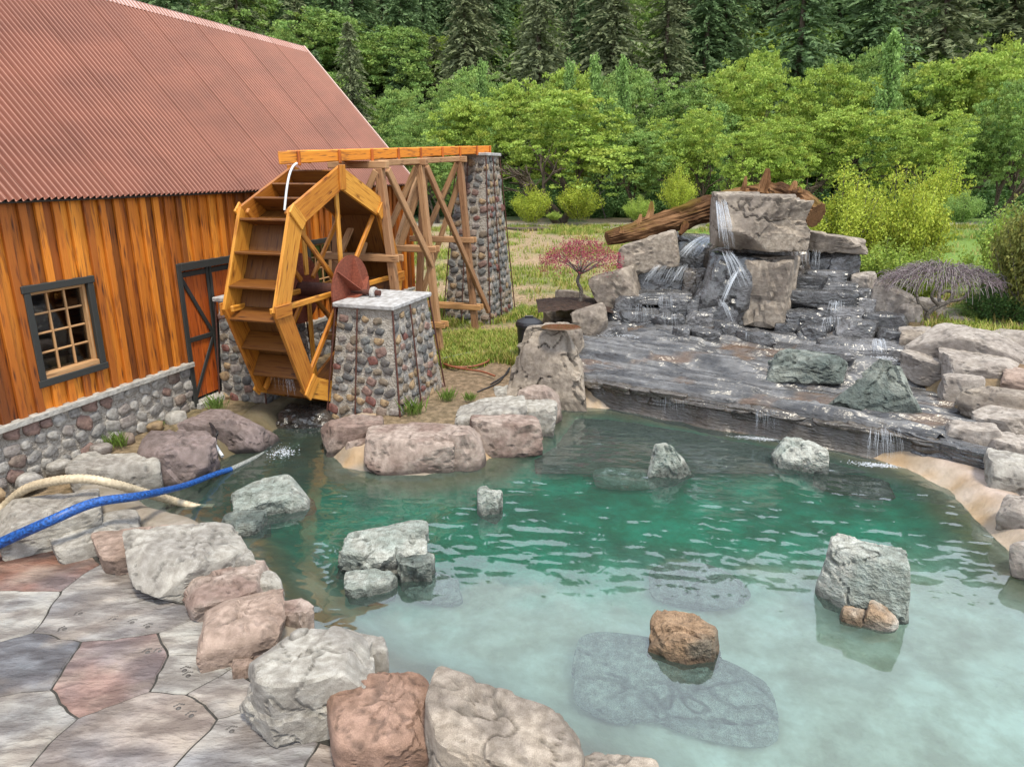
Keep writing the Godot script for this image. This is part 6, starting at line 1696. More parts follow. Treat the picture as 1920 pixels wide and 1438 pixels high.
func garden():
	# the small pink maple in its planter
	rng.seed = 900
	var base = Vector3(1.413, 0.917, -14.776)
	var st := SurfaceTool.new()
	st.begin(Mesh.PRIMITIVE_TRIANGLES)
	var list = []
	var ends = []
	st.append_from(tube([Vector3(0, -0.1, 0), Vector3(0.02, 0.2, 0), Vector3(-0.07, 0.42, 0), Vector3(-0.02, 0.6, 0.02)], [0.055, 0.045, 0.038, 0.034], 9, 6), 0, Transform3D.IDENTITY)
	for i in 15:
		var a = TAU * i / 15 + rng.randf() * 0.3
		var reach = rng.randf_range(0.45, 0.8)
		var e = Vector3(cos(a) * reach, 0.92 + rng.randf_range(-0.12, 0.18), sin(a) * reach * 0.8)
		var m = Vector3(cos(a) * reach * 0.45, 0.82 + rng.randf_range(-0.1, 0.1), sin(a) * reach * 0.4)
		st.append_from(tube([Vector3(-0.02, 0.58, 0.02), m, e], [0.022, 0.014, 0.005], 6, 5), 0, Transform3D.IDENTITY)
		ends.append(e)
	for k in 5200:
		var a = rng.randf() * TAU
		var rr = sqrt(rng.randf())
		var p = Vector3(cos(a) * rr * 0.95, 0, sin(a) * rr * 0.78)
		if nz.get_noise_2d(p.x * 26.0 + 40.0, p.z * 26.0) < -0.28: continue
		var dome = 1.33 - 0.42 * rr * rr + 0.20 * nz.get_noise_2d(p.x * 40.0, p.z * 40.0)
		p.y = dome - pow(rng.randf(), 1.6) * 0.34
		var t = rng.randf_range(0.55, 1.35)
		list.append([p, rand_dir(-0.4), rng.randf_range(0.03, 0.06), Color(t, t * 0.95, t), 0.2])
	plant("maple_tree", {"trunk": st.commit(), "crown": leaves(list)}, "small pink leaved maple in the planter by the waterfall", "tree", M.leaf_pink, M.grey_bark, base, Vector3.ONE * 0.92, 0.0)

	# the bare weeping shrub: twisted trunk, a cap of drooping twigs
	rng.seed = 901
	base = Vector3(7.966, 0.755, -13.476)
	var w = thing("weeping_shrub", "bare weeping shrub with a twisted trunk and a cap of grey purple twigs", "shrub", base)
	put(w, "trunk", tube(([Vector3(0, -0.15, 0), Vector3(-0.06, 0.12, 0), Vector3(0.12, 0.28, 0.03), Vector3(0.3, 0.36, 0), Vector3(0.36, 0.5, -0.03), Vector3(0.22, 0.56, 0), Vector3(0.1, 0.5, 0.05)] as Array).map(func(v): return v + base), [0.06, 0.05, 0.045, 0.04, 0.035, 0.03, 0.025], 8, 8), M.grey_bark)
	for q in [[Vector3(-0.03, 0.15, 0), Vector3(-0.3, 0.34, 0.05), Vector3(-0.34, 0.62, 0), Vector3(-0.2, 0.86, 0)], [Vector3(0.12, 0.28, 0.03), Vector3(-0.1, 0.45, 0.1), Vector3(-0.05, 0.66, 0.1), Vector3(0.1, 0.9, 0)], [Vector3(0.3, 0.36, 0), Vector3(0.55, 0.42, 0), Vector3(0.62, 0.62, 0.05), Vector3(0.5, 0.85, 0)], [Vector3(0.12, 0.28, 0.03), Vector3(0.2, 0.5, -0.2), Vector3(0.3, 0.75, -0.25), Vector3(0.3, 0.9, -0.1)]]:
		put(w, "limb", tube(q.map(func(v): return v + base), [0.035, 0.03, 0.022, 0.012], 7, 6), M.grey_bark)
	st = SurfaceTool.new()
	st.begin(Mesh.PRIMITIVE_TRIANGLES)
	for k in 1100:
		var a = rng.randf() * TAU
		var rr = sqrt(rng.randf())
		var c = Vector3(0.08 + cos(a) * rr * 1.0, 1.02 - 0.28 * rr * rr + rng.randf_range(-0.1, 0.06), sin(a) * rr * 0.75)
		var o = Vector3(cos(a), 0, sin(a)) * rng.randf_range(0.1, 0.26) + rand_dir() * 0.08
		var m2 = c + o * 0.5 + Vector3(0, rng.randf_range(0.0, 0.07), 0)
		st.set_color(Color.WHITE)
		st.append_from(tube([c, m2, c + o + Vector3(0, rng.randf_range(-0.16, 0.0), 0)], [0.006, 0.005, 0.003], 4, 2, 0.0, [Color(0.34, 0.27, 0.29), Color(0.24, 0.17, 0.20), Color(0.42, 0.37, 0.37)][k % 3]), 0, Transform3D(Basis(), base))
	put(w, "twigs", st.commit(), M.plastic)

	var bushes = [bush(61, 13000, 0.03, 0.5), bush(62, 12000, 0.034, 0.55), bush(63, 10000, 0.042, 0.6)]
	for q in [
		["tall bright yellow green shrub right of the cap boulder", Vector3(7.973, 1.247, -17.500), 2.09, 2.25, "leaf_yellow", 0, 0.3],
		["tallest yellow green shrub behind the right flank of the falls", Vector3(9.195, 0.918, -18.000), 2.16, 2.90, "leaf_yellow", 1, 1.0],
		["yellow green shrub with upright shoots behind the weeping shrub", Vector3(9.389, 1.061, -17.000), 1.44, 2.24, "leaf_yellow", 2, 2.0],
		["low bright green shrub right of the flank boulders", Vector3(8.069, 0.972, -15.600), 1.33, 1.09, "leaf_bright", 2, 0.6],
		["low green shrub behind the weeping shrub", Vector3(8.853, 0.814, -15.500), 1.21, 1.25, "leaf_bright", 1, 1.6],
		["round green shrub at the lawn's right edge", Vector3(10.895, 0.727, -16.000), 1.48, 1.92, "leaf_bright", 2, 2.2],
		["dark evergreen shrub right of the weeping shrub", Vector3(9.377, 0.626, -13.500), 1.26, 1.14, "leaf_deep", 1, 0.9],
		["light green shrub over the dark evergreen one", Vector3(10.187, 0.657, -14.500), 1.56, 1.81, "leaf_bright", 0, 3.0],
		["red tipped shrub at the right edge", Vector3(9.366, 1.247, -13.000), 1.20, 2.06, "leaf_red", 2, 0.2],
		["tall green shrub behind the red tipped one", Vector3(12.726, 0.918, -18.000), 2.16, 2.25, "leaf_mid", 1, 1.9],
		["small green shrub on the mulch behind the huge flat boulder", Vector3(8.815, 0.498, -13.800), 0.89, 0.61, "leaf_mid", 0, 2.6],
		["bright green bush in the gap below the driftwood log's right end", Vector3(7.929, 1.523, -18.500), 1.42, 0.99, "leaf_mid", 2, 1.1],
		["bright round bush at the field's far edge behind the tall pillar", Vector3(1.225, 0.363, -47.000), 2.46, 2.55, "leaf_yellow", 1, 0.4],
		["bright bush between two trees at the field's far edge", Vector3(4.444, 0.499, -48.000), 2.65, 2.34, "leaf_yellow", 2, 1.2],
		["yellowish bush above the driftwood log at the field's edge", Vector3(10.064, 1.067, -45.000), 2.35, 2.61, "leaf_yellow", 0, 2.4],
		["pale bush left of the yellowish one above the log", Vector3(7.580, 0.625, -44.000), 1.70, 1.54, "leaf_bright", 1, 0.8],
		["small bush on the pale track", Vector3(2.606, 0.560, -45.000), 0.93, 0.51, "leaf_bright", 2, 0.8],
		["green bush beyond the lawn at the right", Vector3(23.119, 0.936, -38.000), 1.83, 1.67, "leaf_mid", 1, 0.8],
		["leafy bush beyond the lawn nearer the middle", Vector3(23.201, 0.660, -40.000), 2.49, 3.32, "leaf_yellow", 2, 0.1],
	]:
		plant("shrub", bushes[q[5]], q[0], "shrub", M[q[4]], M.grey_bark, q[1], Vector3(q[2], q[3], q[2]), q[6])

	# mulch in the maple's planter
	var mu = sheet(steps([-0.75, 0.76, 0.05]), steps([0.75, -0.76, -0.05]), func(x, z): return 0.10 * (1.0 - (x * x + z * z)) + 0.03 * nz2.get_noise_2d(x * 90.0, z * 90.0), func(x, _y, z): return Color(0.06, 0.032, 0.022) * (1.0 + 0.8 * nz2.get_noise_2d(x * 130.0, z * 130.0)))
	tag(put(self, "mulch", mu, M.ground, Transform3D(Basis(), Vector3(1.413, 0.917, -14.776) - Vector3(0.15, 0.12, 0))), "dark bark mulch round the foot of the pink maple", "mulch", "", "stuff")

	# grass: a blade tuft repeated over the field, thinner where the ground is dry
	rng.seed = 77
	for kind in 2:
		var st2 := PackedVector3Array()
		var cc := PackedColorArray()
		var ii := PackedInt32Array()
		for k in 9:
			var a = rng.randf() * TAU
			var f = Vector3(rng.randfn() * 0.04, 0, rng.randfn() * 0.04)
			var hgt = rng.randf_range(0.05, 0.12)
			var lean = Vector3(cos(a), 0, sin(a)) * hgt * 0.6
			var sd = Vector3(-sin(a), 0, cos(a)) * 0.006
			var b0 = st2.size()
			st2.append_array([f - sd, f + sd, f + lean * 0.4 + Vector3(0, hgt * 0.65, 0) + sd * 0.7, f + lean * 0.4 + Vector3(0, hgt * 0.65, 0) - sd * 0.7, f + lean + Vector3(0, hgt, 0)])
			for j in 5: cc.append(Color.WHITE * rng.randf_range(0.75, 1.2))
			ii.append_array([b0, b0 + 1, b0 + 2, b0, b0 + 2, b0 + 3, b0 + 3, b0 + 2, b0 + 4])
		var spots = []
		var tints = []
		while spots.size() < [20000, 9000][kind]:
			var x = 0.0
			var z = 0.0
			if kind == 0:
				z = -11.5 - 36.0 * pow(rng.randf(), 1.7)
				x = rng.randf_range(-0.42, 0.72) * -z
			else:
				z = -rng.randf_range(9.5, 15.5)
				x = rng.randf_range(-3.5, 1.6)
			var p = Vector2(x, z)
			if (x > -2.6 or z < -17.5 or kind == 1) == false: continue
			if x > 1.4 and x < 7.6 and z > -18.0: continue
			if x < -0.4 and z > -11.9: continue
			if kind == 0 and z > -15.6 and x < 1.6: continue
			if (p - Vector2(WALL.x, WALL.z)).dot(Vector2(N.x, N.z)) < 0.1 and z > -18.0: continue
			if inside(pond, p) > -0.7: continue
			var v = 0.5 + 0.9 * nz.get_noise_2d(x * 2.2, z * 2.2) + 0.5 * nz2.get_noise_2d(x * 0.6 + 50.0, z * 0.9)
			if kind == 0 and rng.randf() > (1.0 - smoothstep(0.22, 0.52, v)) * (0.3 if z < -20.0 and z > -35.0 and x > -2.0 and x < 7.0 else 1.0) + 0.06: continue
			if kind == 1 and (Vector2((x + 0.35) / 1.9, (z + 14.2) / 1.3).length() > 1.0 + 0.5 * nz.get_noise_2d(x * 6.0, z * 6.0)): continue
			spots.append(Vector3(x, land(x, z) - 0.01, z))
			var t = rng.randf()
			tints.append(Color(0.95 + 0.6 * t, 0.95 + 0.2 * t, 0.8) if rng.randf() < 0.7 else Color(2.3, 1.25, 2.2))
		var mm := MultiMesh.new()
		mm.transform_format = MultiMesh.TRANSFORM_3D
		mm.use_colors = true
		mm.mesh = mesh_of(st2, null, null, cc, ii)
		mm.instance_count = spots.size()
		for k in spots.size():
			var s = rng.randf_range(0.6, 1.5) * (1.0 + 0.02 * -spots[k].z)
			mm.set_instance_transform(k, Transform3D(Basis(Vector3.UP, rng.randf() * TAU).scaled(Vector3.ONE * s), spots[k]))
			mm.set_instance_color(k, tints[k])
		var g := MultiMeshInstance3D.new()
		g.name = named(self, "grass")
		g.multimesh = mm
		g.material_override = M.grass_blade
		add_child(g, true)
		tag(g, ["patchy green grass over the field behind the pillars", "fresh green grass under the trestle"][kind], "grass", "", "stuff")
	# loose tufts of grass at the pillar and the barn's footing
	for q in [
		["tall grass tuft at the short pillar's near corner", Vector3(-1.468, 0.000, -10.135), 0.30, "grass_blade"],
		["grass tuft at the short pillar's right corner", Vector3(-1.026, 0.000, -10.804), 0.22, "grass_blade"],
		["green tuft at the barn's stone footing", Vector3(-5.151, 0.020, -8.795), 0.22, "grass_blade"],
		["leafy weeds at the foot of the hidden pillar", Vector3(-4.482, 0.000, -10.332), 0.25, "leaf_mid"],
		["dry grass behind the bank's pinkish boulders", Vector3(-0.669, 0.020, -10.742), 0.16, "grass_blade"],
		["weeds on the earth left of the hosed boulder", Vector3(-5.289, 0.000, -6.785), 0.12, "grass_blade"],
		["weeds at the foot of the barn's footing near the door", Vector3(-4.969, 0.020, -9.570), 0.10, "leaf_mid"],
	]:
		var tl = []
		for k in 90:
			var a = rng.randf() * TAU
			var hgt = q[2] * rng.randf_range(0.5, 1.2)
			var d = Vector3(cos(a) * 0.5, 1.0, sin(a) * 0.5).normalized()
			var f = Vector3(rng.randfn() * q[2] * 0.28, 0, rng.randfn() * q[2] * 0.22)
			tl.append([q[1] + f + d * hgt * 0.5, d, hgt, Color.WHITE * rng.randf_range(0.5, 1.1), 0.035])
		tag(put(self, "grass_tuft", leaves(tl), M[q[3]]), q[0], "grass tuft", "", "stuff")


func trees():
	var broad = [broad_tree(101, 560, 34, 0.021, 0.50, 0.22), broad_tree(102, 520, 34, 0.021, 0.44, 0.2), broad_tree(103, 600, 32, 0.02, 0.54, 0.28), broad_tree(104, 540, 34, 0.021, 0.48, 0.15), broad_tree(105, 560, 34, 0.02, 0.5, 0.25)]
	var slim = [poplar(111)]
	var firs = [conifer(121, 1.0), conifer(122, 1.25), conifer(123, 0.8)]
	for q in [
		["wide spreading tree with dark forked trunks at the middle of the field's edge", Vector3(3.176, 0.000, -50.000), 11.06, 9.02, 0, "broadleaf_tree", "leaf_bright", 0.4, ""],
		["bushy tree left of the spreading one, just right of the flume", Vector3(-2.996, 0.000, -53.000), 7.47, 8.75, 1, "broadleaf_tree", "leaf_bright", 1.4, ""],
		["tree behind the barn roof's lower end", Vector3(-6.741, 0.000, -56.000), 6.78, 8.03, 2, "broadleaf_tree", "leaf_mid", 2.4, ""],
		["shaded tree low behind the trestle", Vector3(-5.169, 0.000, -50.000), 4.06, 5.61, 3, "broadleaf_tree", "leaf_mid", 0.9, ""],
		["grey green tree behind the trestle and left of the pillar", Vector3(-9.504, 0.000, -58.000), 4.71, 5.68, 0, "broadleaf_tree", "leaf_mid", 0.2, ""],
		["round topped tree right of the spreading one", Vector3(8.345, 0.000, -51.000), 6.55, 6.33, 1, "broadleaf_tree", "leaf_mid", 3.3, ""],
		["bright tree left above the driftwood log", Vector3(12.897, 0.000, -52.000), 6.30, 7.71, 2, "broadleaf_tree", "leaf_bright", 1.1, ""],
		["tree standing directly behind the cap boulder", Vector3(14.711, 0.000, -47.000), 5.40, 6.41, 3, "broadleaf_tree", "leaf_bright", 2.0, ""],
		["bright leafy tree right of the cap boulder", Vector3(18.082, 0.000, -49.000), 6.28, 7.18, 0, "broadleaf_tree", "leaf_bright", 2.8, ""],
		["broad bright tree behind the tall yellow shrubs", Vector3(21.963, 0.000, -50.000), 7.74, 7.74, 1, "broadleaf_tree", "leaf_bright", 0.7, ""],
		["bright dome shaped tree behind the lawn", Vector3(25.882, 0.000, -48.000), 6.79, 7.26, 2, "broadleaf_tree", "leaf_bright", 1.9, ""],
		["tree right of the dome shaped one", Vector3(31.378, 0.000, -52.000), 5.96, 7.07, 3, "broadleaf_tree", "leaf_mid", 2.5, ""],
		["dim green tree at the right edge", Vector3(33.109, 0.000, -50.000), 5.69, 9.66, 0, "broadleaf_tree", "leaf_mid", 3.0, ""],
		["high crowned tree in the second row left of the poplar", Vector3(20.656, 0.000, -64.000), 10.24, 12.11, 2, "broadleaf_tree", "leaf_bright", 0.3, ""],
		["second row tree left above the cap boulder", Vector3(14.628, 0.000, -63.000), 8.42, 10.86, 3, "broadleaf_tree", "leaf_mid", 1.2, ""],
		["second row tree right of the poplar", Vector3(27.746, 0.000, -66.000), 8.35, 12.87, 0, "broadleaf_tree", "leaf_bright", 2.2, ""],
		["tall pale crowned tree at the upper right", Vector3(35.282, 0.000, -60.000), 10.37, 12.69, 1, "broadleaf_tree", "leaf_bright", 3.1, ""],
		["tall tree at the upper right corner", Vector3(41.175, 0.000, -62.000), 9.06, 13.46, 2, "broadleaf_tree", "leaf_bright", 0.6, ""],
		["tree in the second row behind the spreading tree's left side", Vector3(0.450, 0.000, -64.000), 8.13, 10.98, 1, "broadleaf_tree", "leaf_bright", 1.7, ""],
		["tree in the second row behind the spreading tree's right side", Vector3(6.987, 0.000, -62.000), 7.47, 10.35, 3, "broadleaf_tree", "leaf_mid", 2.7, ""],
		["second row tree above the barn's low roof end", Vector3(-10.222, 0.000, -66.000), 7.50, 10.79, 0, "broadleaf_tree", "leaf_mid", 0.5, ""],
		["second row tree behind the tree by the flume", Vector3(-5.029, 0.000, -65.000), 7.82, 11.09, 2, "broadleaf_tree", "leaf_mid", 1.5, ""],
		["second row tree at the right between the tall ones", Vector3(31.818, 0.000, -62.000), 7.45, 11.14, 3, "broadleaf_tree", "leaf_mid", 2.6, ""],
		["second row bright tree above the lawn's left end", Vector3(31.505, 0.000, -66.000), 7.92, 12.05, 4, "broadleaf_tree", "leaf_bright", 0.9, ""],
		["pale tree high behind the second row at the right", Vector3(38.210, 0.000, -70.000), 9.31, 13.79, 4, "broadleaf_tree", "leaf_bright", 2.0, ""],
		["broad tree in the second row left of the light hill tree", Vector3(10.483, 0.000, -68.000), 8.60, 12.99, 4, "broadleaf_tree", "leaf_mid", 1.0, ""],
		["tree rising behind the poplars", Vector3(4.908, 0.000, -70.000), 7.93, 12.91, 1, "broadleaf_tree", "leaf_bright", 2.1, ""],
		["tree in the third row right of the light hill tree", Vector3(23.126, 0.000, -72.000), 9.07, 15.07, 4, "broadleaf_tree", "leaf_bright", 0.2, ""],
		["tree in the third row behind the tall poplar", Vector3(32.643, 0.000, -73.000), 8.72, 14.87, 2, "broadleaf_tree", "leaf_mid", 1.6, ""],
		["green tree in the third row above the pillar", Vector3(-4.035, 0.000, -72.000), 8.14, 13.54, 4, "broadleaf_tree", "leaf_mid", 2.6, ""],
		["pale green tree high at the right edge", Vector3(43.493, 0.000, -70.000), 9.29, 14.92, 3, "broadleaf_tree", "leaf_bright", 1.2, ""],
		["glowing yellow green tree among the conifers above the barn roof", Vector3(-9.889, 0.000, -92.000), 5.95, 7.71, 1, "broadleaf_tree", "leaf_bright", 0.8, ""],
		["light green tree on the hill above the second row", Vector3(25.144, 0.000, -98.000), 10.06, 5.79, 2, "broadleaf_tree", "leaf_bright", 1.8, ""],
		["light green tree on the hill left of the paler one", Vector3(16.623, 0.000, -90.000), 8.77, 6.76, 0, "broadleaf_tree", "leaf_mid", 2.8, ""],
		["green tree on the hill behind the barn's ridge", Vector3(-14.534, 0.000, -88.000), 7.48, 5.65, 3, "broadleaf_tree", "leaf_mid", 0.1, ""],
		["green tree over the barn's ridge at the top left", Vector3(-31.007, 0.000, -84.000), 8.18, 14.08, 0, "broadleaf_tree", "leaf_mid", 1.3, ""],
		["small green tree close above the barn's ridge", Vector3(-24.296, 0.000, -80.000), 5.77, 13.62, 2, "broadleaf_tree", "leaf_mid", 2.3, ""],
		["green tree on the hill at the top middle", Vector3(-1.957, 0.000, -96.000), 8.05, 4.11, 1, "broadleaf_tree", "leaf_mid", 0.9, ""],
		["green tree on the hill right of the light one", Vector3(31.992, 0.000, -94.000), 9.12, 5.18, 3, "broadleaf_tree", "leaf_bright", 2.9, ""],
		["slim poplar rising over the middle trees", Vector3(6.182, 0.000, -58.000), 6.13, 11.88, 0, "poplar_tree", "leaf_poplar", 0.4, ""],
		["slim poplar right of the middle one", Vector3(8.299, 0.000, -58.000), 6.61, 11.74, 0, "poplar_tree", "leaf_poplar", 1.4, ""],
		["short poplar left of the two middle ones", Vector3(4.463, 0.000, -60.000), 5.86, 11.72, 0, "poplar_tree", "leaf_poplar", 2.4, ""],
		["small poplar above the tree by the flume", Vector3(-2.274, 0.000, -60.000), 6.35, 11.72, 0, "poplar_tree", "leaf_poplar", 3.4, ""],
		["tall poplar standing above the right trees", Vector3(26.220, 0.000, -54.000), 8.53, 12.84, 0, "poplar_tree", "leaf_poplar", 0.9, ""],
		["young poplar left of the cap boulder's trees", Vector3(14.718, 0.000, -54.000), 6.65, 8.08, 0, "poplar_tree", "leaf_poplar", 1.9, ""],
	]:
		plant(q[5], slim[0] if q[5] == "poplar_tree" else broad[q[4]], q[0], "tree", M[q[6]], M.bark, Vector3(q[1].x, land_or_hill(q[1].x, q[1].z), q[1].z), Vector3(q[2], q[3], q[2]), q[7], q[8])
	rng.seed = 5150
	var k = 0
	for q in [
		["pointed conifer whose tip shows right above the barn's gable", Vector3(-14.940, 0.000, -72.000), 21.21, 16.39, "needle_brown", ""],
		["short conifer between the barn's ridge and the pointed one", Vector3(-17.635, 0.000, -70.000), 16.96, 13.79, "needle", ""],
		["slender conifer at the top left of the middle", Vector3(-12.188, 0.000, -82.000), 15.26, 10.36, "needle", ""],
		["conifer in front of the glowing yellow green tree", Vector3(-8.381, 0.000, -84.000), 20.01, 10.51, "needle_brown", ""],
		["tall conifer right of the glowing tree", Vector3(-4.922, 0.000, -82.000), 25.82, 17.49, "needle_brown", ""],
		["tall shaggy conifer at the top left of the glowing tree", Vector3(-22.905, 0.000, -84.000), 26.43, 15.58, "needle_brown", ""],
		["broad dark conifer above the middle trees", Vector3(2.721, 0.000, -80.000), 31.40, 21.20, "needle_brown", ""],
		["dark conifer left of the hill's light tree", Vector3(10.533, 0.000, -82.000), 34.12, 22.22, "needle_brown", ""],
		["conifer right of the dark one at the top middle", Vector3(16.516, 0.000, -84.000), 28.48, 18.53, "needle_brown", ""],
		["great dark conifer above the cap boulder's trees", Vector3(28.579, 0.000, -78.000), 38.68, 24.71, "needle", ""],
		["great dark conifer behind the tall poplar", Vector3(36.875, 0.000, -80.000), 39.63, 23.03, "needle", ""],
		["great brownish conifer at the top right", Vector3(44.747, 0.000, -82.000), 40.37, 24.06, "needle_brown", ""],
		["conifer at the top right corner", Vector3(53.154, 0.000, -84.000), 39.15, 22.36, "needle_brown", ""],
		["dark conifer in the close forest on the hill", Vector3(-36.316, 0.000, -84.159), 28.72, 22.70, "needle", "conifers on the hill"],
		["dark conifer in the close forest on the hill", Vector3(-29.210, 0.000, -84.256), 31.69, 21.49, "needle_brown", "conifers on the hill"],
		["dark conifer in the close forest on the hill", Vector3(-19.580, 0.000, -86.439), 29.13, 18.63, "needle", "conifers on the hill"],
		["dark conifer in the close forest on the hill", Vector3(-12.269, 0.000, -87.207), 27.04, 18.88, "needle", "conifers on the hill"],
		["dark conifer in the close forest on the hill", Vector3(-4.173, 0.000, -83.682), 29.88, 22.29, "needle_brown", "conifers on the hill"],
		["dark conifer in the close forest on the hill", Vector3(6.652, 0.000, -87.977), 19.97, 15.50, "needle_brown", "conifers on the hill"],
		["dark conifer in the close forest on the hill", Vector3(8.590, 0.000, -85.985), 24.93, 16.88, "needle", "conifers on the hill"],
		["dark conifer in the close forest on the hill", Vector3(21.412, 0.000, -86.640), 28.28, 19.65, "needle", "conifers on the hill"],
		["dark conifer in the close forest on the hill", Vector3(23.777, 0.000, -88.676), 29.95, 20.61, "needle", "conifers on the hill"],
		["dark conifer in the close forest on the hill", Vector3(35.669, 0.000, -86.344), 34.16, 22.05, "needle", "conifers on the hill"],
		["dark conifer in the close forest on the hill", Vector3(41.471, 0.000, -83.586), 24.26, 16.27, "needle_brown", "conifers on the hill"],
		["dark conifer in the close forest on the hill", Vector3(50.818, 0.000, -86.022), 29.81, 22.60, "needle", "conifers on the hill"],
		["dark conifer in the close forest on the hill", Vector3(55.093, 0.000, -86.942), 29.48, 19.23, "needle_brown", "conifers on the hill"],
		["dark conifer in the close forest on the hill", Vector3(-36.353, 0.000, -92.320), 29.78, 22.30, "needle_brown", "conifers on the hill"],
		["dark conifer in the close forest on the hill", Vector3(-34.002, 0.000, -91.202), 23.76, 17.75, "needle", "conifers on the hill"],
		["dark conifer in the close forest on the hill", Vector3(-25.087, 0.000, -92.052), 28.67, 20.64, "needle", "conifers on the hill"],
		["dark conifer in the close forest on the hill", Vector3(-18.601, 0.000, -92.211), 30.83, 20.31, "needle", "conifers on the hill"],
		["dark conifer in the close forest on the hill", Vector3(-10.571, 0.000, -93.051), 19.78, 15.11, "needle", "conifers on the hill"],
		["dark conifer in the close forest on the hill", Vector3(-2.532, 0.000, -94.384), 23.47, 16.85, "needle", "conifers on the hill"],
		["dark conifer in the close forest on the hill", Vector3(2.659, 0.000, -91.571), 19.91, 15.56, "needle_brown", "conifers on the hill"],
		["dark conifer in the close forest on the hill", Vector3(10.065, 0.000, -91.922), 30.24, 19.17, "needle", "conifers on the hill"],
		["dark conifer in the close forest on the hill", Vector3(19.533, 0.000, -91.378), 20.33, 16.19, "needle_brown", "conifers on the hill"],
		["dark conifer in the close forest on the hill", Vector3(24.767, 0.000, -91.724), 24.51, 18.09, "needle_brown", "conifers on the hill"],
		["dark conifer in the close forest on the hill", Vector3(33.094, 0.000, -96.014), 23.73, 17.93, "needle_brown", "conifers on the hill"],
		["dark conifer in the close forest on the hill", Vector3(43.537, 0.000, -92.032), 20.88, 15.26, "needle_brown", "conifers on the hill"],
		["dark conifer in the close forest on the hill", Vector3(48.212, 0.000, -94.632), 22.74, 15.97, "needle", "conifers on the hill"],
		["dark conifer in the close forest on the hill", Vector3(55.710, 0.000, -91.651), 24.39, 16.24, "needle", "conifers on the hill"],
		["dark conifer in the close forest on the hill", Vector3(63.977, 0.000, -95.353), 31.14, 20.75, "needle_brown", "conifers on the hill"],
		["dark conifer in the close forest on the hill", Vector3(-42.730, 0.000, -102.732), 23.01, 18.15, "needle", "conifers on the hill"],
		["dark conifer in the close forest on the hill", Vector3(-38.087, 0.000, -104.351), 23.80, 15.89, "needle", "conifers on the hill"],
		["dark conifer in the close forest on the hill", Vector3(-27.919, 0.000, -104.976), 21.78, 15.18, "needle", "conifers on the hill"],
		["dark conifer in the close forest on the hill", Vector3(-18.847, 0.000, -103.015), 31.42, 20.99, "needle_brown", "conifers on the hill"],
		["dark conifer in the close forest on the hill", Vector3(-16.199, 0.000, -102.305), 24.11, 16.84, "needle_brown", "conifers on the hill"],
		["dark conifer in the close forest on the hill", Vector3(-9.212, 0.000, -105.453), 26.15, 17.32, "needle", "conifers on the hill"],
		["dark conifer in the close forest on the hill", Vector3(1.904, 0.000, -103.794), 29.20, 22.85, "needle", "conifers on the hill"],
		["dark conifer in the close forest on the hill", Vector3(6.066, 0.000, -105.103), 29.98, 20.95, "needle_brown", "conifers on the hill"],
		["dark conifer in the close forest on the hill", Vector3(14.232, 0.000, -103.908), 29.19, 22.66, "needle", "conifers on the hill"],
		["dark conifer in the close forest on the hill", Vector3(20.459, 0.000, -105.082), 24.50, 18.03, "needle_brown", "conifers on the hill"],
		["dark conifer in the close forest on the hill", Vector3(26.380, 0.000, -103.142), 29.69, 19.90, "needle_brown", "conifers on the hill"],
		["dark conifer in the close forest on the hill", Vector3(33.758, 0.000, -102.173), 28.56, 20.41, "needle_brown", "conifers on the hill"],
		["dark conifer in the close forest on the hill", Vector3(41.523, 0.000, -101.613), 24.50, 19.23, "needle", "conifers on the hill"],
		["dark conifer in the close forest on the hill", Vector3(49.900, 0.000, -104.680), 25.21, 17.17, "needle", "conifers on the hill"],
		["dark conifer in the close forest on the hill", Vector3(57.427, 0.000, -104.825), 32.66, 22.89, "needle", "conifers on the hill"],
		["dark conifer in the close forest on the hill", Vector3(61.368, 0.000, -101.467), 29.54, 22.11, "needle", "conifers on the hill"],
		["dark conifer in the close forest on the hill", Vector3(68.216, 0.000, -101.499), 29.22, 19.04, "needle", "conifers on the hill"],
		["dark conifer in the close forest on the hill", Vector3(-45.944, 0.000, -111.980), 27.85, 21.64, "needle", "conifers on the hill"],
		["dark conifer in the close forest on the hill", Vector3(-41.537, 0.000, -113.681), 25.04, 15.67, "needle", "conifers on the hill"],
		["dark conifer in the close forest on the hill", Vector3(-29.675, 0.000, -109.133), 28.04, 21.29, "needle", "conifers on the hill"],
		["dark conifer in the close forest on the hill", Vector3(-26.252, 0.000, -114.212), 24.70, 15.76, "needle", "conifers on the hill"],
		["dark conifer in the close forest on the hill", Vector3(-15.244, 0.000, -111.145), 25.08, 15.74, "needle_brown", "conifers on the hill"],
		["dark conifer in the close forest on the hill", Vector3(-12.994, 0.000, -114.154), 31.53, 21.32, "needle", "conifers on the hill"],
		["dark conifer in the close forest on the hill", Vector3(-4.062, 0.000, -113.348), 31.57, 21.63, "needle", "conifers on the hill"],
		["dark conifer in the close forest on the hill", Vector3(2.869, 0.000, -114.803), 22.12, 17.37, "needle", "conifers on the hill"],
		["dark conifer in the close forest on the hill", Vector3(13.417, 0.000, -111.088), 29.16, 22.33, "needle_brown", "conifers on the hill"],
		["dark conifer in the close forest on the hill", Vector3(16.901, 0.000, -113.367), 23.06, 18.11, "needle", "conifers on the hill"],
		["dark conifer in the close forest on the hill", Vector3(25.713, 0.000, -111.022), 20.66, 15.66, "needle", "conifers on the hill"],
		["dark conifer in the close forest on the hill", Vector3(35.283, 0.000, -110.066), 20.25, 15.46, "needle_brown", "conifers on the hill"],
		["dark conifer in the close forest on the hill", Vector3(40.722, 0.000, -113.417), 24.61, 17.36, "needle", "conifers on the hill"],
		["dark conifer in the close forest on the hill", Vector3(47.481, 0.000, -114.587), 29.15, 22.49, "needle", "conifers on the hill"],
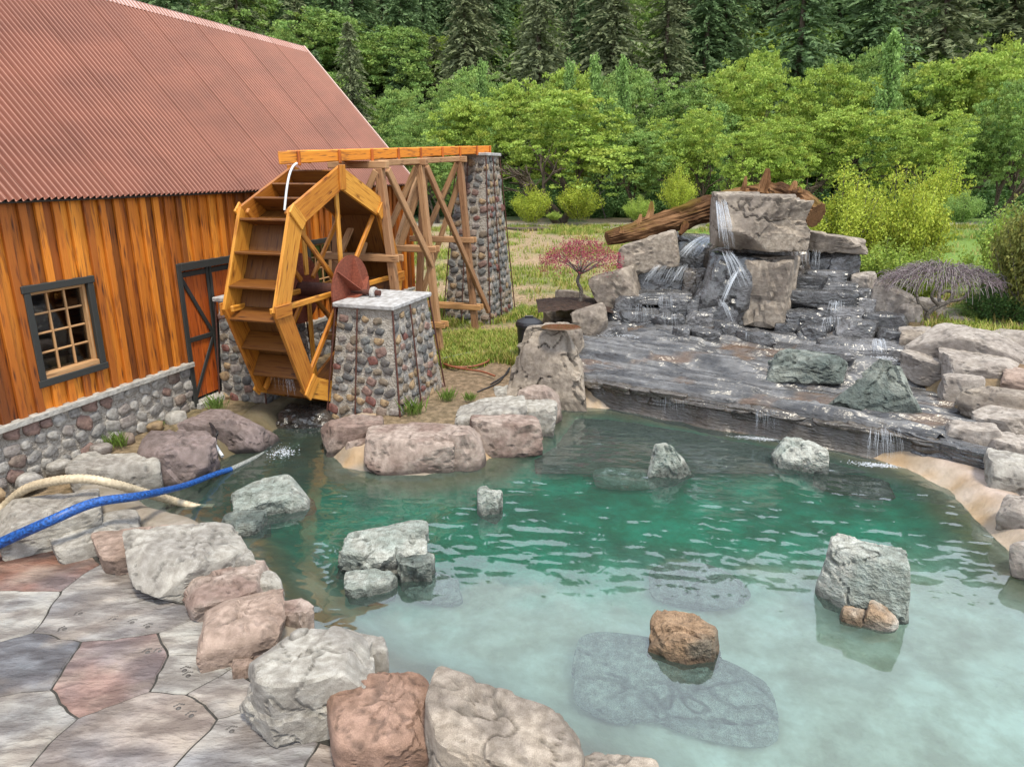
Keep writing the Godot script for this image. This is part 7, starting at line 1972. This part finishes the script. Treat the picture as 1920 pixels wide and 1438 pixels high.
		["dark conifer in the close forest on the hill", Vector3(53.323, 0.000, -109.810), 25.64, 18.26, "needle", "conifers on the hill"],
		["dark conifer in the close forest on the hill", Vector3(62.645, 0.000, -112.683), 25.93, 18.59, "needle_brown", "conifers on the hill"],
		["dark conifer in the close forest on the hill", Vector3(71.238, 0.000, -114.536), 29.29, 19.63, "needle_brown", "conifers on the hill"],
		["dark conifer in the close forest on the hill", Vector3(78.710, 0.000, -113.407), 28.81, 18.92, "needle", "conifers on the hill"],
	]:
		plant("conifer_tree", firs[k % 3], q[0], "tree", M[q[4]], M.bark, Vector3(q[1].x, land_or_hill(q[1].x, q[1].z), q[1].z), Vector3(q[2], q[3], q[2]), rng.randf() * TAU, q[5])
		k += 1
	# the rest of the hill's forest, too far up to be told apart
	for kind in 4:
		var spots = []
		while spots.size() < [330, 330, 200, 160][kind]:
			var z = -rng.randf_range(96.0, 310.0) if kind < 3 else -rng.randf_range(80.0, 200.0)
			var x = rng.randf_range(-0.95, 0.95) * -z
			spots.append(Vector3(x, hill(x, z) - 0.5, z))
		var mm := MultiMesh.new()
		mm.transform_format = MultiMesh.TRANSFORM_3D
		mm.mesh = firs[kind].crown if kind < 3 else broad[0].crown
		mm.instance_count = spots.size()
		for j in spots.size():
			var s = rng.randf_range(17.0, 27.0) if kind < 3 else rng.randf_range(8.0, 13.0)
			mm.set_instance_transform(j, Transform3D(Basis(Vector3.UP, rng.randf() * TAU).scaled(Vector3(s * 1.1, s, s * 1.1)), spots[j]))
		var g := MultiMeshInstance3D.new()
		g.name = named(self, "hillside_forest")
		g.multimesh = mm
		g.material_override = M.needle if kind < 3 else M.leaf_mid
		add_child(g, true)
		tag(g, ["distant dark conifers covering the hillside", "distant taller conifers covering the hillside", "distant thin conifers covering the hillside", "light green trees scattered through the hillside's conifers"][kind], "forest", "", "stuff")
	# brush along the foot of the trees
	var bm = bush(71, 1500, 0.085, 0.6).crown
	for kind in 2:
		var mm := MultiMesh.new()
		mm.transform_format = MultiMesh.TRANSFORM_3D
		mm.mesh = bm
		mm.instance_count = [300, 900][kind]
		for j in mm.instance_count:
			var z = -rng.randf_range(55.0, 76.0) if kind == 0 else -rng.randf_range(76.0, 130.0)
			var x = rng.randf_range(-0.5, 0.95) * -z
			var s = rng.randf_range(1.5, 3.5) if kind == 0 else rng.randf_range(2.5, 6.5)
			mm.set_instance_transform(j, Transform3D(Basis(Vector3.UP, rng.randf() * TAU).scaled(Vector3(s, s * 0.8, s)), Vector3(x, land_or_hill(x, z) - 0.1, z)))
		var g := MultiMeshInstance3D.new()
		g.name = named(self, "undergrowth")
		g.multimesh = mm
		g.material_override = M.leaf_deep if kind == 0 else M.leaf_mid
		add_child(g, true)
		tag(g, ["dark brush along the foot of the trees", "green brush between the trees on the lower hill"][kind], "undergrowth", "", "stuff")

func land_or_hill(x: float, z: float) -> float:
	return land(x, z) if z > -75.0 else hill(x, z)
